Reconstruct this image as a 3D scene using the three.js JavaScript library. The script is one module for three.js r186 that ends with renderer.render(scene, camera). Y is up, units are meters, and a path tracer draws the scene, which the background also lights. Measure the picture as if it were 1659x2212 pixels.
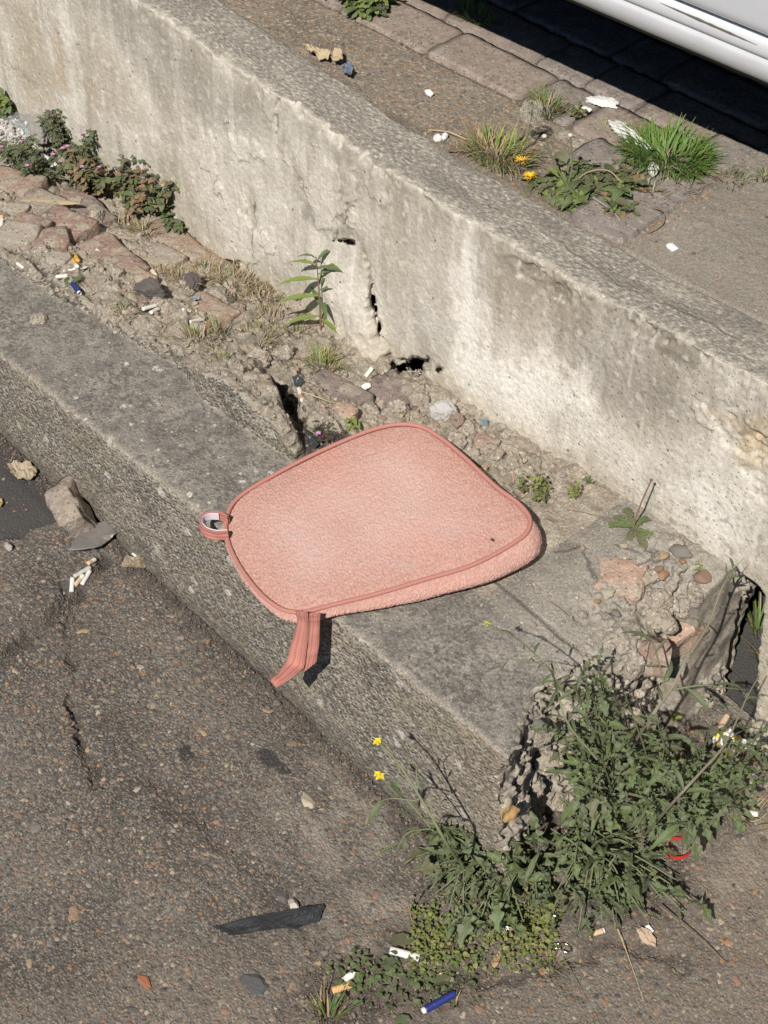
import * as THREE from 'three';
import { Sky } from 'three/addons/objects/Sky.js';
import { mergeGeometries, mergeVertices } from 'three/addons/utils/BufferGeometryUtils.js';

// ------------------------------------------------------------------ camera, sky, sun, exposure
const scene = new THREE.Scene();
const FOC = 3700, PW = 1659, PH = 2212;                      // focal length and picture size in picture units
const EYE = new THREE.Vector3(1.1087, 1.70, 1.0505), PITCH = THREE.MathUtils.degToRad(43), YAW = THREE.MathUtils.degToRad(46.8);
const camera = new THREE.PerspectiveCamera(2 * Math.atan(PH / 2 / FOC) * 180 / Math.PI, 768 / 1024, 0.05, 200);
const FWD = new THREE.Vector3(Math.sin(YAW - Math.PI / 2) , 0, 0);
{
  const c = Math.cos(YAW), s = Math.sin(YAW);                // the step runs along x, the road lies towards +z
  const h = new THREE.Vector3(-s, 0, -c);                    // level heading
  FWD.set(h.x * Math.cos(PITCH), -Math.sin(PITCH), h.z * Math.cos(PITCH));
}
camera.position.copy(EYE);
camera.lookAt(EYE.clone().add(FWD));
camera.updateMatrixWorld(true);
const RIGHT = new THREE.Vector3().setFromMatrixColumn(camera.matrixWorld, 0), UPV = new THREE.Vector3().setFromMatrixColumn(camera.matrixWorld, 1);

const SUN_DIR = new THREE.Vector3(0.30, 0.73, 0.62).normalize();
const sky = new Sky();
sky.name = 'sky';
sky.scale.setScalar(100);
sky.material.uniforms.sunPosition.value.copy(SUN_DIR).multiplyScalar(100);
sky.material.uniforms.turbidity.value = 3;
sky.material.uniforms.rayleigh.value = 0.8;
sky.material.uniforms.mieCoefficient.value = 0.004;
sky.userData.kind = 'structure';
scene.add(sky);
scene.environmentIntensity = 0.05;
const sun = new THREE.DirectionalLight(new THREE.Color(1, 0.96, 0.895), 5.0);
sun.position.copy(SUN_DIR).multiplyScalar(6);
sun.castShadow = true;
sun.shadow.mapSize.set(4096, 4096);
Object.assign(sun.shadow.camera, { left: -3, right: 3, top: 3, bottom: -3, near: 0.5, far: 20 });
scene.add(sun, sun.target);
const renderer = new THREE.WebGLRenderer({ antialias: true });
renderer.setSize(768, 1024);
renderer.shadowMap.enabled = true;
renderer.toneMapping = THREE.LinearToneMapping;
renderer.toneMappingExposure = 1.1;

// ------------------------------------------------------------------ helpers: numbers and noise
const { clamp, lerp, smoothstep } = THREE.MathUtils;
const ss = (a, b, x) => { const t = clamp((x - a) / (b - a), 0, 1); return t * t * (3 - 2 * t); };
function rng(seed) { let s = seed | 0; return () => { s = (s + 0x6d2b79f5) | 0; let t = Math.imul(s ^ (s >>> 15), 1 | s); t = (t + Math.imul(t ^ (t >>> 7), 61 | t)) ^ t; return ((t ^ (t >>> 14)) >>> 0) / 4294967296; }; }
const PERM = new Uint8Array(1024), GX = new Float64Array(256), GY = new Float64Array(256), GZ = new Float64Array(256);
{
  const r = rng(77), p = [...Array(256).keys()];
  for (let i = 255; i > 0; i--) { const j = Math.floor(r() * (i + 1)); [p[i], p[j]] = [p[j], p[i]]; }
  for (let i = 0; i < 1024; i++) PERM[i] = p[i & 255];
  for (let i = 0; i < 256; i++) { const a = r() * 6.2832, z = r() * 2 - 1, q = Math.sqrt(1 - z * z); GX[i] = q * Math.cos(a); GY[i] = q * Math.sin(a); GZ[i] = z; }
}
function n3(x, y, z) {
  const X = Math.floor(x), Y = Math.floor(y), Z = Math.floor(z); x -= X; y -= Y; z -= Z;
  const a = X & 255, b = Y & 255, c = Z & 255, u = x * x * x * (x * (x * 6 - 15) + 10), v = y * y * y * (y * (y * 6 - 15) + 10), w = z * z * z * (z * (z * 6 - 15) + 10);
  const A = PERM[a] + b, B = PERM[a + 1] + b, AA = PERM[A] + c, AB = PERM[A + 1] + c, BA = PERM[B] + c, BB = PERM[B + 1] + c;
  const g = (h, x, y, z) => GX[h] * x + GY[h] * y + GZ[h] * z;
  const k0 = g(PERM[AA], x, y, z), k1 = g(PERM[BA], x - 1, y, z), k2 = g(PERM[AB], x, y - 1, z), k3 = g(PERM[BB], x - 1, y - 1, z);
  const k4 = g(PERM[AA + 1], x, y, z - 1), k5 = g(PERM[BA + 1], x - 1, y, z - 1), k6 = g(PERM[AB + 1], x, y - 1, z - 1), k7 = g(PERM[BB + 1], x - 1, y - 1, z - 1);
  const l0 = k0 + u * (k1 - k0), l1 = k2 + u * (k3 - k2), l2 = k4 + u * (k5 - k4), l3 = k6 + u * (k7 - k6), m0 = l0 + v * (l1 - l0), m1 = l2 + v * (l3 - l2);
  return (m0 + w * (m1 - m0)) * 1.5;
}
function n2(x, y) {
  const X = Math.floor(x), Y = Math.floor(y); x -= X; y -= Y;
  const a = X & 255, b = Y & 255, u = x * x * x * (x * (x * 6 - 15) + 10), v = y * y * y * (y * (y * 6 - 15) + 10);
  const A = PERM[a] + b, B = PERM[a + 1] + b, h0 = PERM[A], h1 = PERM[B], h2 = PERM[A + 1], h3 = PERM[B + 1];
  const k0 = GX[h0] * x + GY[h0] * y, k1 = GX[h1] * (x - 1) + GY[h1] * y, k2 = GX[h2] * x + GY[h2] * (y - 1), k3 = GX[h3] * (x - 1) + GY[h3] * (y - 1);
  const l0 = k0 + u * (k1 - k0), l1 = k2 + u * (k3 - k2);
  return (l0 + v * (l1 - l0)) * 1.7;
}
const fbm2 = (x, y, o) => { let s = 0, a = 0.5; for (let i = 0; i < o; i++) { s += a * n2(x, y); x = x * 2.03 + 17.1; y = y * 2.03 + 9.7; a *= 0.5; } return s; };
const fbm3 = (x, y, z, o) => { let s = 0, a = 0.5; for (let i = 0; i < o; i++) { s += a * n3(x, y, z); x = x * 2.03 + 17.1; y = y * 2.03 + 9.7; z = z * 2.03 + 3.3; a *= 0.5; } return s; };
const rid3 = (x, y, z, o) => { let s = 0, a = 0.5; for (let i = 0; i < o; i++) { s += a * (1 - Math.abs(n3(x, y, z)) * 2); x = x * 2.1 + 17.1; y = y * 2.1 + 9.7; z = z * 2.1 + 3.3; a *= 0.5; } return s; };
const hash2 = (x, y) => PERM[PERM[x & 255] + (y & 255)] / 255;
let wF1 = 0, wF2 = 0, wId = 0, wDx = 0, wDy = 0;
function worley(x, y) {                                      // nearest and next nearest of jittered points
  const X = Math.floor(x), Y = Math.floor(y); wF1 = 9; wF2 = 9;
  for (let j = -1; j < 2; j++) for (let i = -1; i < 2; i++) {
    const h = PERM[PERM[(X + i) & 255] + ((Y + j) & 255)], h2 = PERM[h + 1], dx = X + i + h / 255 - x, dy = Y + j + h2 / 255 - y, d = dx * dx + dy * dy;
    if (d < wF1) { wF2 = wF1; wF1 = d; wId = PERM[h2 + h]; wDx = dx; wDy = dy; } else if (d < wF2) wF2 = d;
  }
  wF1 = Math.sqrt(wF1); wF2 = Math.sqrt(wF2);
  return wF1;
}
function worley3(x, y, z) {
  const X = Math.floor(x), Y = Math.floor(y), Z = Math.floor(z); let f = 9;
  for (let k = -1; k < 2; k++) for (let j = -1; j < 2; j++) for (let i = -1; i < 2; i++) {
    const h = PERM[PERM[PERM[(X + i) & 255] + ((Y + j) & 255)] + ((Z + k) & 255)], h2 = PERM[h + 1], h3 = PERM[h2 + 7];
    const dx = X + i + h / 255 - x, dy = Y + j + h2 / 255 - y, dz = Z + k + h3 / 255 - z, d = dx * dx + dy * dy + dz * dz;
    if (d < f) f = d;
  }
  return Math.sqrt(f);
}
const smax = (a, b, k) => { const h = Math.max(k - Math.abs(a - b), 0) / k; return Math.max(a, b) + h * h * k * 0.25; };
const smin = (a, b, k) => { const h = Math.max(k - Math.abs(a - b), 0) / k; return Math.min(a, b) - h * h * k * 0.25; };
function knots(pts) {                                        // piecewise smooth function through [x, y] knots
  return (x) => {
    if (x <= pts[0][0]) return pts[0][1];
    for (let i = 1; i < pts.length; i++) if (x <= pts[i][0]) { const [a, b] = [pts[i - 1], pts[i]], t = (x - a[0]) / (b[0] - a[0]); return lerp(a[1], b[1], t * t * (3 - 2 * t) * 0.5 + t * 0.5); }
    return pts[pts.length - 1][1];
  };
}
function lineDist(pts, x, y) {                               // distance to a polyline
  let best = 1e9;
  for (let i = 1; i < pts.length; i++) {
    const [ax, ay] = pts[i - 1], bx = pts[i][0] - ax, by = pts[i][1] - ay, t = clamp(((x - ax) * bx + (y - ay) * by) / (bx * bx + by * by), 0, 1);
    const dx = x - ax - bx * t, dy = y - ay - by * t, d = dx * dx + dy * dy;
    if (d < best) best = d;
  }
  return Math.sqrt(best);
}
// ------------------------------------------------------------------ helpers: places measured in the photograph
function sight(px, py) { return RIGHT.clone().multiplyScalar((px - PW / 2) / FOC).addScaledVector(UPV, -(py - PH / 2) / FOC).add(FWD); }
function atY(px, py, y) { const d = sight(px, py); return EYE.clone().addScaledVector(d, (y - EYE.y) / d.y); }
function atZ(px, py, z) { const d = sight(px, py); return EYE.clone().addScaledVector(d, (z - EYE.z) / d.z); }
function atGround(px, py, f) { let p = atY(px, py, 0); for (let i = 0; i < 24; i++) p = p.lerp(atY(px, py, f(p.x, p.z)), 0.7); return p; }
const xz = (pts, y) => pts.map(([a, b]) => { const p = atY(a, b, y); return [p.x, p.z]; });
const xy = (pts, z) => pts.map(([a, b]) => { const p = atZ(a, b, z); return [p.x, p.y]; });

// ragged holes that run deep into the masonry: where they open, how wide and high
const bores = [[903, 788, 0.024, 0.015, -0.48], [866, 793, 0.016, 0.010, -0.465], [748, 521, 0.017, 0.0036, -0.475], [758, 526, 0.010, 0.0030, -0.475], [806, 645, 0.0042, 0.020, -0.462], [812, 672, 0.0036, 0.018, -0.458], [820, 705, 0.003, 0.014, -0.455], [498, 570, 0.022, 0.007, -0.475], [948, 800, 0.008, 0.006, -0.48]].map(([a, b, rx, ry, z]) => { const p = atZ(a, b, z), d = sight(a, b).normalize(); return [p.x, p.y, p.z, d.x, d.y, d.z, rx, ry]; });
function bored(x, y, z) {
  let m = 9;
  for (const [a, b, c, i, j, k, rx, ry] of bores) {
    const X = x - a; if (X > 0.06 || X < -0.16) continue;
    const Y = y - b, Z = z - c, t = clamp(X * i + Y * j + Z * k, -0.08, 0.2), qx = X - i * t, qy = Y - j * t, qz = Z - k * t, u = qx * RIGHT.x + qz * RIGHT.z, v = Math.sqrt(Math.max(0, qx * qx + qy * qy + qz * qz - u * u));
    if (u > 0.06 || u < -0.06 || v > 0.06) continue;
    m = Math.min(m, (Math.hypot(u / rx, v / ry) - 1) * Math.min(rx, ry) + 0.8 * Math.min(0.012, rx, ry) * n3(x * 70, y * 70, z * 70) + 0.5 * Math.min(0.012, rx, ry) * n3(x * 170, y * 190, z * 190));
  }
  return m;
}

// ------------------------------------------------------------------ helpers: objects
const taken = new Map();
function numbered(name) { const n = taken.get(name) ?? 0; taken.set(name, n + 1); return n ? `${name}_${String(n).padStart(3, '0')}` : name; }
function tag(o, label, category, group) { o.userData = { ...o.userData, label, category }; if (group) o.userData.group = group; return o; }
function thing(name, label, category, p, turn = 0, group) {
  const o = new THREE.Group(); o.name = numbered(name); if (p) o.position.copy(p); o.rotation.y = turn; scene.add(o);
  return tag(o, label, category, group);
}
function structure(name) { const o = new THREE.Group(); o.name = name; o.userData = { kind: 'structure' }; scene.add(o); return o; }
function part(name, geo, mat, parent, label) {
  const m = new THREE.Mesh(geo, mat); m.name = name; m.castShadow = m.receiveShadow = true; parent.add(m);
  if (label) m.userData.label = label;
  return m;
}
const C = (r, g, b) => new THREE.Color().setRGB(r, g, b);
function mat(rgb, rough = 0.9, extra = {}) { return new THREE.MeshStandardMaterial({ color: C(...rgb), roughness: rough, side: THREE.DoubleSide, ...extra }); }
const VC = (rough = 0.92, extra = {}) => new THREE.MeshStandardMaterial({ color: C(1, 1, 1), roughness: rough, vertexColors: true, side: THREE.DoubleSide, ...extra });
const toS = (c) => { c = clamp(c, 0, 1); return 255 * (c <= 0.0031308 ? c * 12.92 : 1.055 * Math.pow(c, 1 / 2.4) - 0.055); };
// paints colour (linear r g b) and relief (0..1) of a surface whose uv runs over w by h texels; f(u, v, out)
let grain = 0;
function paint(w, h, f) {
  const rg = rng(w * 7 + h), c = new Uint8Array(w * h * 4), b = new Uint8Array(w * h), o = [0, 0, 0, 0.5];
  for (let y = 0, i = 0; y < h; y++) for (let x = 0; x < w; x++, i++) {
    f((x + 0.5) / w, (y + 0.5) / h, o);
    if (grain) { const k = 1 + grain * (rg() + rg() - 1); o[0] *= k; o[1] *= k; o[2] *= k; }
    c[i * 4] = toS(o[0]); c[i * 4 + 1] = toS(o[1]); c[i * 4 + 2] = toS(o[2]); c[i * 4 + 3] = 255; b[i] = clamp(o[3], 0, 1) * 255;
  }
  const map = new THREE.DataTexture(c, w, h, THREE.RGBAFormat), bump = new THREE.DataTexture(b, w, h, THREE.RedFormat);
  map.colorSpace = THREE.SRGBColorSpace;
  for (const t of [map, bump]) { t.magFilter = t.minFilter = THREE.LinearFilter; t.wrapS = t.wrapT = THREE.RepeatWrapping; t.needsUpdate = true; }
  return { map, bump };
}
const mixc = (o, r, g, b, t) => { o[0] += (r - o[0]) * t; o[1] += (g - o[1]) * t; o[2] += (b - o[2]) * t; };
// surface of a solid given by a distance function, on a grid of cells (surface nets); sort(nx, ny, nz, x, y, z) picks the sheet that each triangle goes to
function solid(sdf, lo, hi, cell, sheets, sort, uvOf) {
  const nx = Math.ceil((hi[0] - lo[0]) / cell / 8) * 8, ny = Math.ceil((hi[1] - lo[1]) / cell / 8) * 8, nz = Math.ceil((hi[2] - lo[2]) / cell / 8) * 8;
  const X = nx + 1, Y = ny + 1, XY = X * Y, V = new Float32Array(X * Y * (nz + 1)).fill(NaN), blocks = [];
  for (let k = 0; k < nz; k += 8) for (let j = 0; j < ny; j += 8) for (let i = 0; i < nx; i += 8) {
    if (Math.abs(sdf(lo[0] + (i + 4) * cell, lo[1] + (j + 4) * cell, lo[2] + (k + 4) * cell)) > cell * 12.5) continue;
    blocks.push([i, j, k]);
    for (let c = k; c <= k + 8; c++) for (let b = j; b <= j + 8; b++) for (let a = i; a <= i + 8; a++) {
      const q = a + b * X + c * XY;
      if (V[q] !== V[q]) V[q] = sdf(lo[0] + a * cell, lo[1] + b * cell, lo[2] + c * cell);
    }
  }
  const at = new Map(), pos = [], E = [[0, 1], [0, 2], [0, 4], [1, 3], [1, 5], [2, 3], [2, 6], [3, 7], [4, 5], [4, 6], [5, 7], [6, 7]], off = [0, 1, X, X + 1, XY, XY + 1, XY + X, XY + X + 1];
  const cx = [0, 1, 0, 1, 0, 1, 0, 1], cy = [0, 0, 1, 1, 0, 0, 1, 1], cz = [0, 0, 0, 0, 1, 1, 1, 1];
  for (const [i, j, k] of blocks) for (let c = k; c < k + 8; c++) for (let b = j; b < j + 8; b++) for (let a = i; a < i + 8; a++) {
    const q = a + b * X + c * XY; let m = 0;
    for (let e = 0; e < 8; e++) if (V[q + off[e]] < 0) m |= 1 << e;
    if (m === 0 || m === 255) continue;
    let x = 0, y = 0, z = 0, n = 0;
    for (const [s, t] of E) if (((m >> s) & 1) !== ((m >> t) & 1)) { const v0 = V[q + off[s]], u = v0 / (v0 - V[q + off[t]]); x += cx[s] + (cx[t] - cx[s]) * u; y += cy[s] + (cy[t] - cy[s]) * u; z += cz[s] + (cz[t] - cz[s]) * u; n++; }
    at.set(q, pos.length / 3);
    pos.push(lo[0] + (a + x / n) * cell, lo[1] + (b + y / n) * cell, lo[2] + (c + z / n) * cell);
  }
  const tri = [], quad = (a, b, c, d, flip) => { if (a === undefined || b === undefined || c === undefined || d === undefined) return; flip ? tri.push(a, c, b, a, d, c) : tri.push(a, b, c, a, c, d); };
  for (const q of at.keys()) {
    const v = V[q] < 0;
    if (v !== V[q + 1] < 0) quad(at.get(q - X - XY), at.get(q - XY), at.get(q), at.get(q - X), !v);
    if (v !== V[q + X] < 0) quad(at.get(q - 1 - XY), at.get(q - 1), at.get(q), at.get(q - XY), !v);
    if (v !== V[q + XY] < 0) quad(at.get(q - 1 - X), at.get(q - X), at.get(q), at.get(q - 1), !v);
  }
  const whole = new THREE.BufferGeometry();
  whole.setAttribute('position', new THREE.BufferAttribute(new Float32Array(pos), 3));
  whole.setIndex(tri); whole.computeVertexNormals();
  const P = whole.attributes.position.array, N = whole.attributes.normal.array, lists = sheets.map(() => []);
  for (let t = 0; t < tri.length; t += 3) {
    const [a, b, c] = [tri[t] * 3, tri[t + 1] * 3, tri[t + 2] * 3];
    lists[sort(N[a] + N[b] + N[c], N[a + 1] + N[b + 1] + N[c + 1], N[a + 2] + N[b + 2] + N[c + 2], P[a], P[a + 1], P[a + 2])].push(tri[t], tri[t + 1], tri[t + 2]);
  }
  return lists.map((list, s) => {
    const to = new Map(), p = [], n = [], uv = [], ix = [];
    for (const i of list) {
      if (!to.has(i)) { to.set(i, p.length / 3); p.push(P[i * 3], P[i * 3 + 1], P[i * 3 + 2]); n.push(N[i * 3], N[i * 3 + 1], N[i * 3 + 2]); uv.push(...uvOf[s](P[i * 3], P[i * 3 + 1], P[i * 3 + 2])); }
      ix.push(to.get(i));
    }
    const g = new THREE.BufferGeometry();
    g.setAttribute('position', new THREE.Float32BufferAttribute(p, 3)); g.setAttribute('normal', new THREE.Float32BufferAttribute(n, 3)); g.setAttribute('uv', new THREE.Float32BufferAttribute(uv, 2)); g.setIndex(ix);
    return g;
  });
}
// an open sheet over a grid of nu by nv points; f(u, v) -> [x, y, z]; keep(i, j) may drop cells
function sheet(nu, nv, f, uvOf, keep, colorOf) {
  const p = new Float32Array(nu * nv * 3), uv = new Float32Array(nu * nv * 2), ix = [], col = colorOf && new Float32Array(nu * nv * 3);
  for (let j = 0, q = 0; j < nv; j++) for (let i = 0; i < nu; i++, q++) {
    const u = i / (nu - 1), v = j / (nv - 1), a = f(u, v, i, j); p.set(a, q * 3); uv.set(uvOf ? uvOf(a, u, v) : [u, v], q * 2);
    if (col) col.set(colorOf(a, u, v, i, j), q * 3);
    if (i && j && (!keep || keep(i, j, a))) ix.push(q - nu - 1, q - 1, q, q - nu - 1, q, q - nu);
  }
  const g = new THREE.BufferGeometry();
  g.setAttribute('position', new THREE.BufferAttribute(p, 3)); g.setAttribute('uv', new THREE.BufferAttribute(uv, 2)); if (col) g.setAttribute('color', new THREE.BufferAttribute(col, 3));
  g.setIndex(ix); g.computeVertexNormals();
  return g;
}
function tint(g, f) { const p = g.attributes.position, c = new Float32Array(p.count * 3); for (let i = 0; i < p.count; i++) c.set(f(p.getX(i), p.getY(i), p.getZ(i), i), i * 3); g.setAttribute('color', new THREE.BufferAttribute(c, 3)); return g; }
function tube(pts, r0, r1, radial = 6, seg = 16) {
  const curve = new THREE.CatmullRomCurve3(pts.map((p) => p.isVector3 ? p : new THREE.Vector3(...p))), fr = curve.computeFrenetFrames(seg, false), pp = curve.getPoints(seg), pos = [], ix = [], uv = [];
  for (let i = 0; i <= seg; i++) for (let j = 0; j <= radial; j++) {
    const t = i / seg, r = typeof r0 === 'function' ? r0(t) : lerp(r0, r1, t), a = (j / radial) * Math.PI * 2, c = Math.cos(a) * r, s = Math.sin(a) * r, N = fr.normals[i], B = fr.binormals[i];
    pos.push(pp[i].x + N.x * c + B.x * s, pp[i].y + N.y * c + B.y * s, pp[i].z + N.z * c + B.z * s); uv.push(t, j / radial);
    if (i && j) { const q = i * (radial + 1) + j; ix.push(q, q - 1, q - radial - 2, q, q - radial - 2, q - radial - 1); }
  }
  const g = new THREE.BufferGeometry();
  g.setAttribute('position', new THREE.Float32BufferAttribute(pos, 3)); g.setAttribute('uv', new THREE.Float32BufferAttribute(uv, 2)); g.setIndex(ix); g.computeVertexNormals();
  return g;
}
const bare = (g) => { const q = new THREE.BufferGeometry(); q.setAttribute('position', g.attributes.position.clone()); if (g.index) q.setIndex(g.index.clone()); return mergeVertices(q, 1e-6); };
// an angular broken stone: a ball cut by many random planes, then roughened
function crag(seed, detail, sx, sy, sz, rough = 0.06, cuts = 16) {
  const g = bare(new THREE.IcosahedronGeometry(1, detail)), p = g.attributes.position, r = rng(seed * 977 + 13), P = [...Array(cuts)].map(() => { const a = r() * 6.283, z = r() * 2 - 1, q = Math.sqrt(1 - z * z); return [q * Math.cos(a), z, q * Math.sin(a), 0.62 + 0.4 * r()]; });
  for (let i = 0; i < p.count; i++) {
    const x = p.getX(i), y = p.getY(i), z = p.getZ(i); let s = 1.15; for (const [a, b, c, d] of P) { const q = a * x + b * y + c * z; if (q > 0.05) s = smin(s, d / q, 0.05); }
    s *= 1 + rough * (n3(x * 3 + seed, y * 3, z * 3) + 0.7 * n3(x * 8 + seed, y * 8, z * 8) + 0.5 * n3(x * 19 + seed, y * 19, z * 19)); p.setXYZ(i, x * s * sx, y * s * sy, z * s * sz);
  }
  g.computeVertexNormals();
  return g;
}
function rock(seed, detail, sx, sy, sz, rough = 0.25, facet = 1.6) {
  const g = bare(new THREE.IcosahedronGeometry(1, detail)), p = g.attributes.position, k = seed * 7.31;
  for (let i = 0; i < p.count; i++) {
    const x = p.getX(i), y = p.getY(i), z = p.getZ(i), s = 1 + rough * (n3(x * facet + k, y * facet, z * facet) + 0.4 * n3(x * facet * 3 + k, y * facet * 3, z * facet * 3));
    p.setXYZ(i, x * s * sx, y * s * sy, z * s * sz);
  }
  g.computeVertexNormals();
  return g;
}

// ------------------------------------------------------------------ the road below the step: worn aggregate concrete
const ZW = -0.48;                                            // front of the wall
function roadY(x) { return -0.20 - 0.0926 * (clamp(x, -1.9, 0.75) + 0.85); }
const joint1 = xz([[-60, 1480], [60, 1372], [130, 1310], [200, 1250], [225, 1215]], -0.225), joint2 = xz([[140, 1240], [148, 1330], [150, 1420], [156, 1500], [168, 1600], [215, 1680]], -0.235);
const joint3 = xz([[760, 2260], [830, 2160], [950, 2120], [1100, 2100], [1230, 2060], [1330, 2020], [1480, 2050]], -0.30);
const joint4 = xz([[330, 1690], [430, 1740], [500, 1810], [600, 1890], [700, 2000], [690, 2080], [640, 2160]], -0.26);
const tarEdge = xz([[-40, 1190], [60, 1178], [130, 1152], [190, 1095], [215, 1120]], -0.215);
const gum = [[580, 1640, 0.020, 0.013], [402, 1626, 0.016, 0.012], [610, 1660, 0.014, 0.009]].map(([a, b, r, s]) => { const p = atGround(a, b, roadY); return [p.x, p.z, r, s]; });
const soilAt = [[800, 2130, 0.06], [880, 2100, 0.06], [960, 2110, 0.05], [720, 2160, 0.05], [1180, 1800, 0.10], [1350, 1700, 0.10], [1480, 1700, 0.09], [1300, 1900, 0.08], [1420, 1900, 0.06]].map(([a, b, r]) => { const p = atGround(a, b, roadY); return [p.x, p.z, r]; });
const paleAt = [[760, 1750, 0.10], [1560, 1830, 0.13], [760, 2050, 0.06], [1600, 1480, 0.1], [830, 1980, 0.05]].map(([a, b, r]) => { const p = atGround(a, b, roadY); return [p.x, p.z, r]; });
const near = (list, x, z) => { let s = 0; for (const [a, b, r] of list) { const d = Math.hypot(x - a, z - b) / r; if (d < 1.6) s = Math.max(s, ss(1.6, 0.5, d)); } return s; };
function tarry(x, z) { const p = tarEdge, e = p[0][0] + 0; let d = 1; for (let i = 1; i < p.length; i++) { const [ax, az] = p[i - 1], [bx, bz] = p[i]; d = Math.min(d, ((z - az) * (bx - ax) - (x - ax) * (bz - az)) / Math.hypot(bx - ax, bz - az)); } return ss(-0.008, 0.008, -((z - p[0][1]) * (p[3][0] - p[0][0]) - (x - p[0][0]) * (p[3][1] - p[0][1])) / Math.hypot(p[3][0] - p[0][0], p[3][1] - p[0][1]) + 0.012 * n2(x * 30, z * 30)); }
function crackDepth(x, z) {
  const wob = 0.013 * n2(x * 20, z * 20) + 0.008 * n2(x * 70, z * 70), w = 0.1 + 1.3 * n2(x * 16 + 4, z * 16);
  const d1 = Math.abs(lineDist(joint1, x + wob, z + wob)), d2 = Math.abs(lineDist(joint2, x - wob, z + wob));
  return Math.max(ss(0.020, 0.003, d1) * clamp(0.6 + w, 0.15, 1), ss(0.014, 0.002, d2) * clamp(0.35 + w, 0.08, 0.9));
}
function soft4(x, z) { return ss(0.035, 0.004, lineDist(joint4, x + 0.02 * n2(x * 20, z * 20), z + 0.02 * n2(x * 20 + 5, z * 20))); }
function soft3(x, z) { return ss(0.02, 0.002, lineDist(joint3, x + 0.015 * n2(x * 24, z * 24), z + 0.015 * n2(x * 24 + 5, z * 24))); }
function roadH(x, z) {
  let y = roadY(x);
  const t = x < -0.5 ? tarry(x, z) : 0;
  y += 0.006 * fbm2(x * 7, z * 7, 3) + (0.0022 - 0.0012 * t) * fbm2(x * 60, z * 60, 3);
  const pit = worley(x * 85, z * 85); y -= 0.0014 * ss(0.42, 0.1, pit) * (1 - t);
  const c = crackDepth(x, z); y -= 0.013 * c * (1 - 0.6 * t);
  y -= 0.006 * soft4(x, z) * (0.6 + 0.8 * Math.abs(n2(x * 120, z * 120))) + 0.007 * soft3(x, z);
  y -= 0.008 * t;
  const soil = near(soilAt, x, z); y += soil * (0.006 + 0.008 * fbm2(x * 70, z * 70, 3));
  const g = ss(0.045, 0.0, z + 0.012 * n2(x * 25, z * 10)) * (x < 0.16 ? 1 : 0); y += g * (0.003 + 0.008 * n2(x * 150, z * 150)) - 0.004 * ss(0.05, 0.02, z);
  return y;
}
const roadP = (px, py) => atGround(px, py, (x, z) => roadH(x, z));
const RX0 = -1.22, RX1 = 0.74, RZ0 = -0.52, RZ1 = 0.80;
grain = 0.34;
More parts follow.
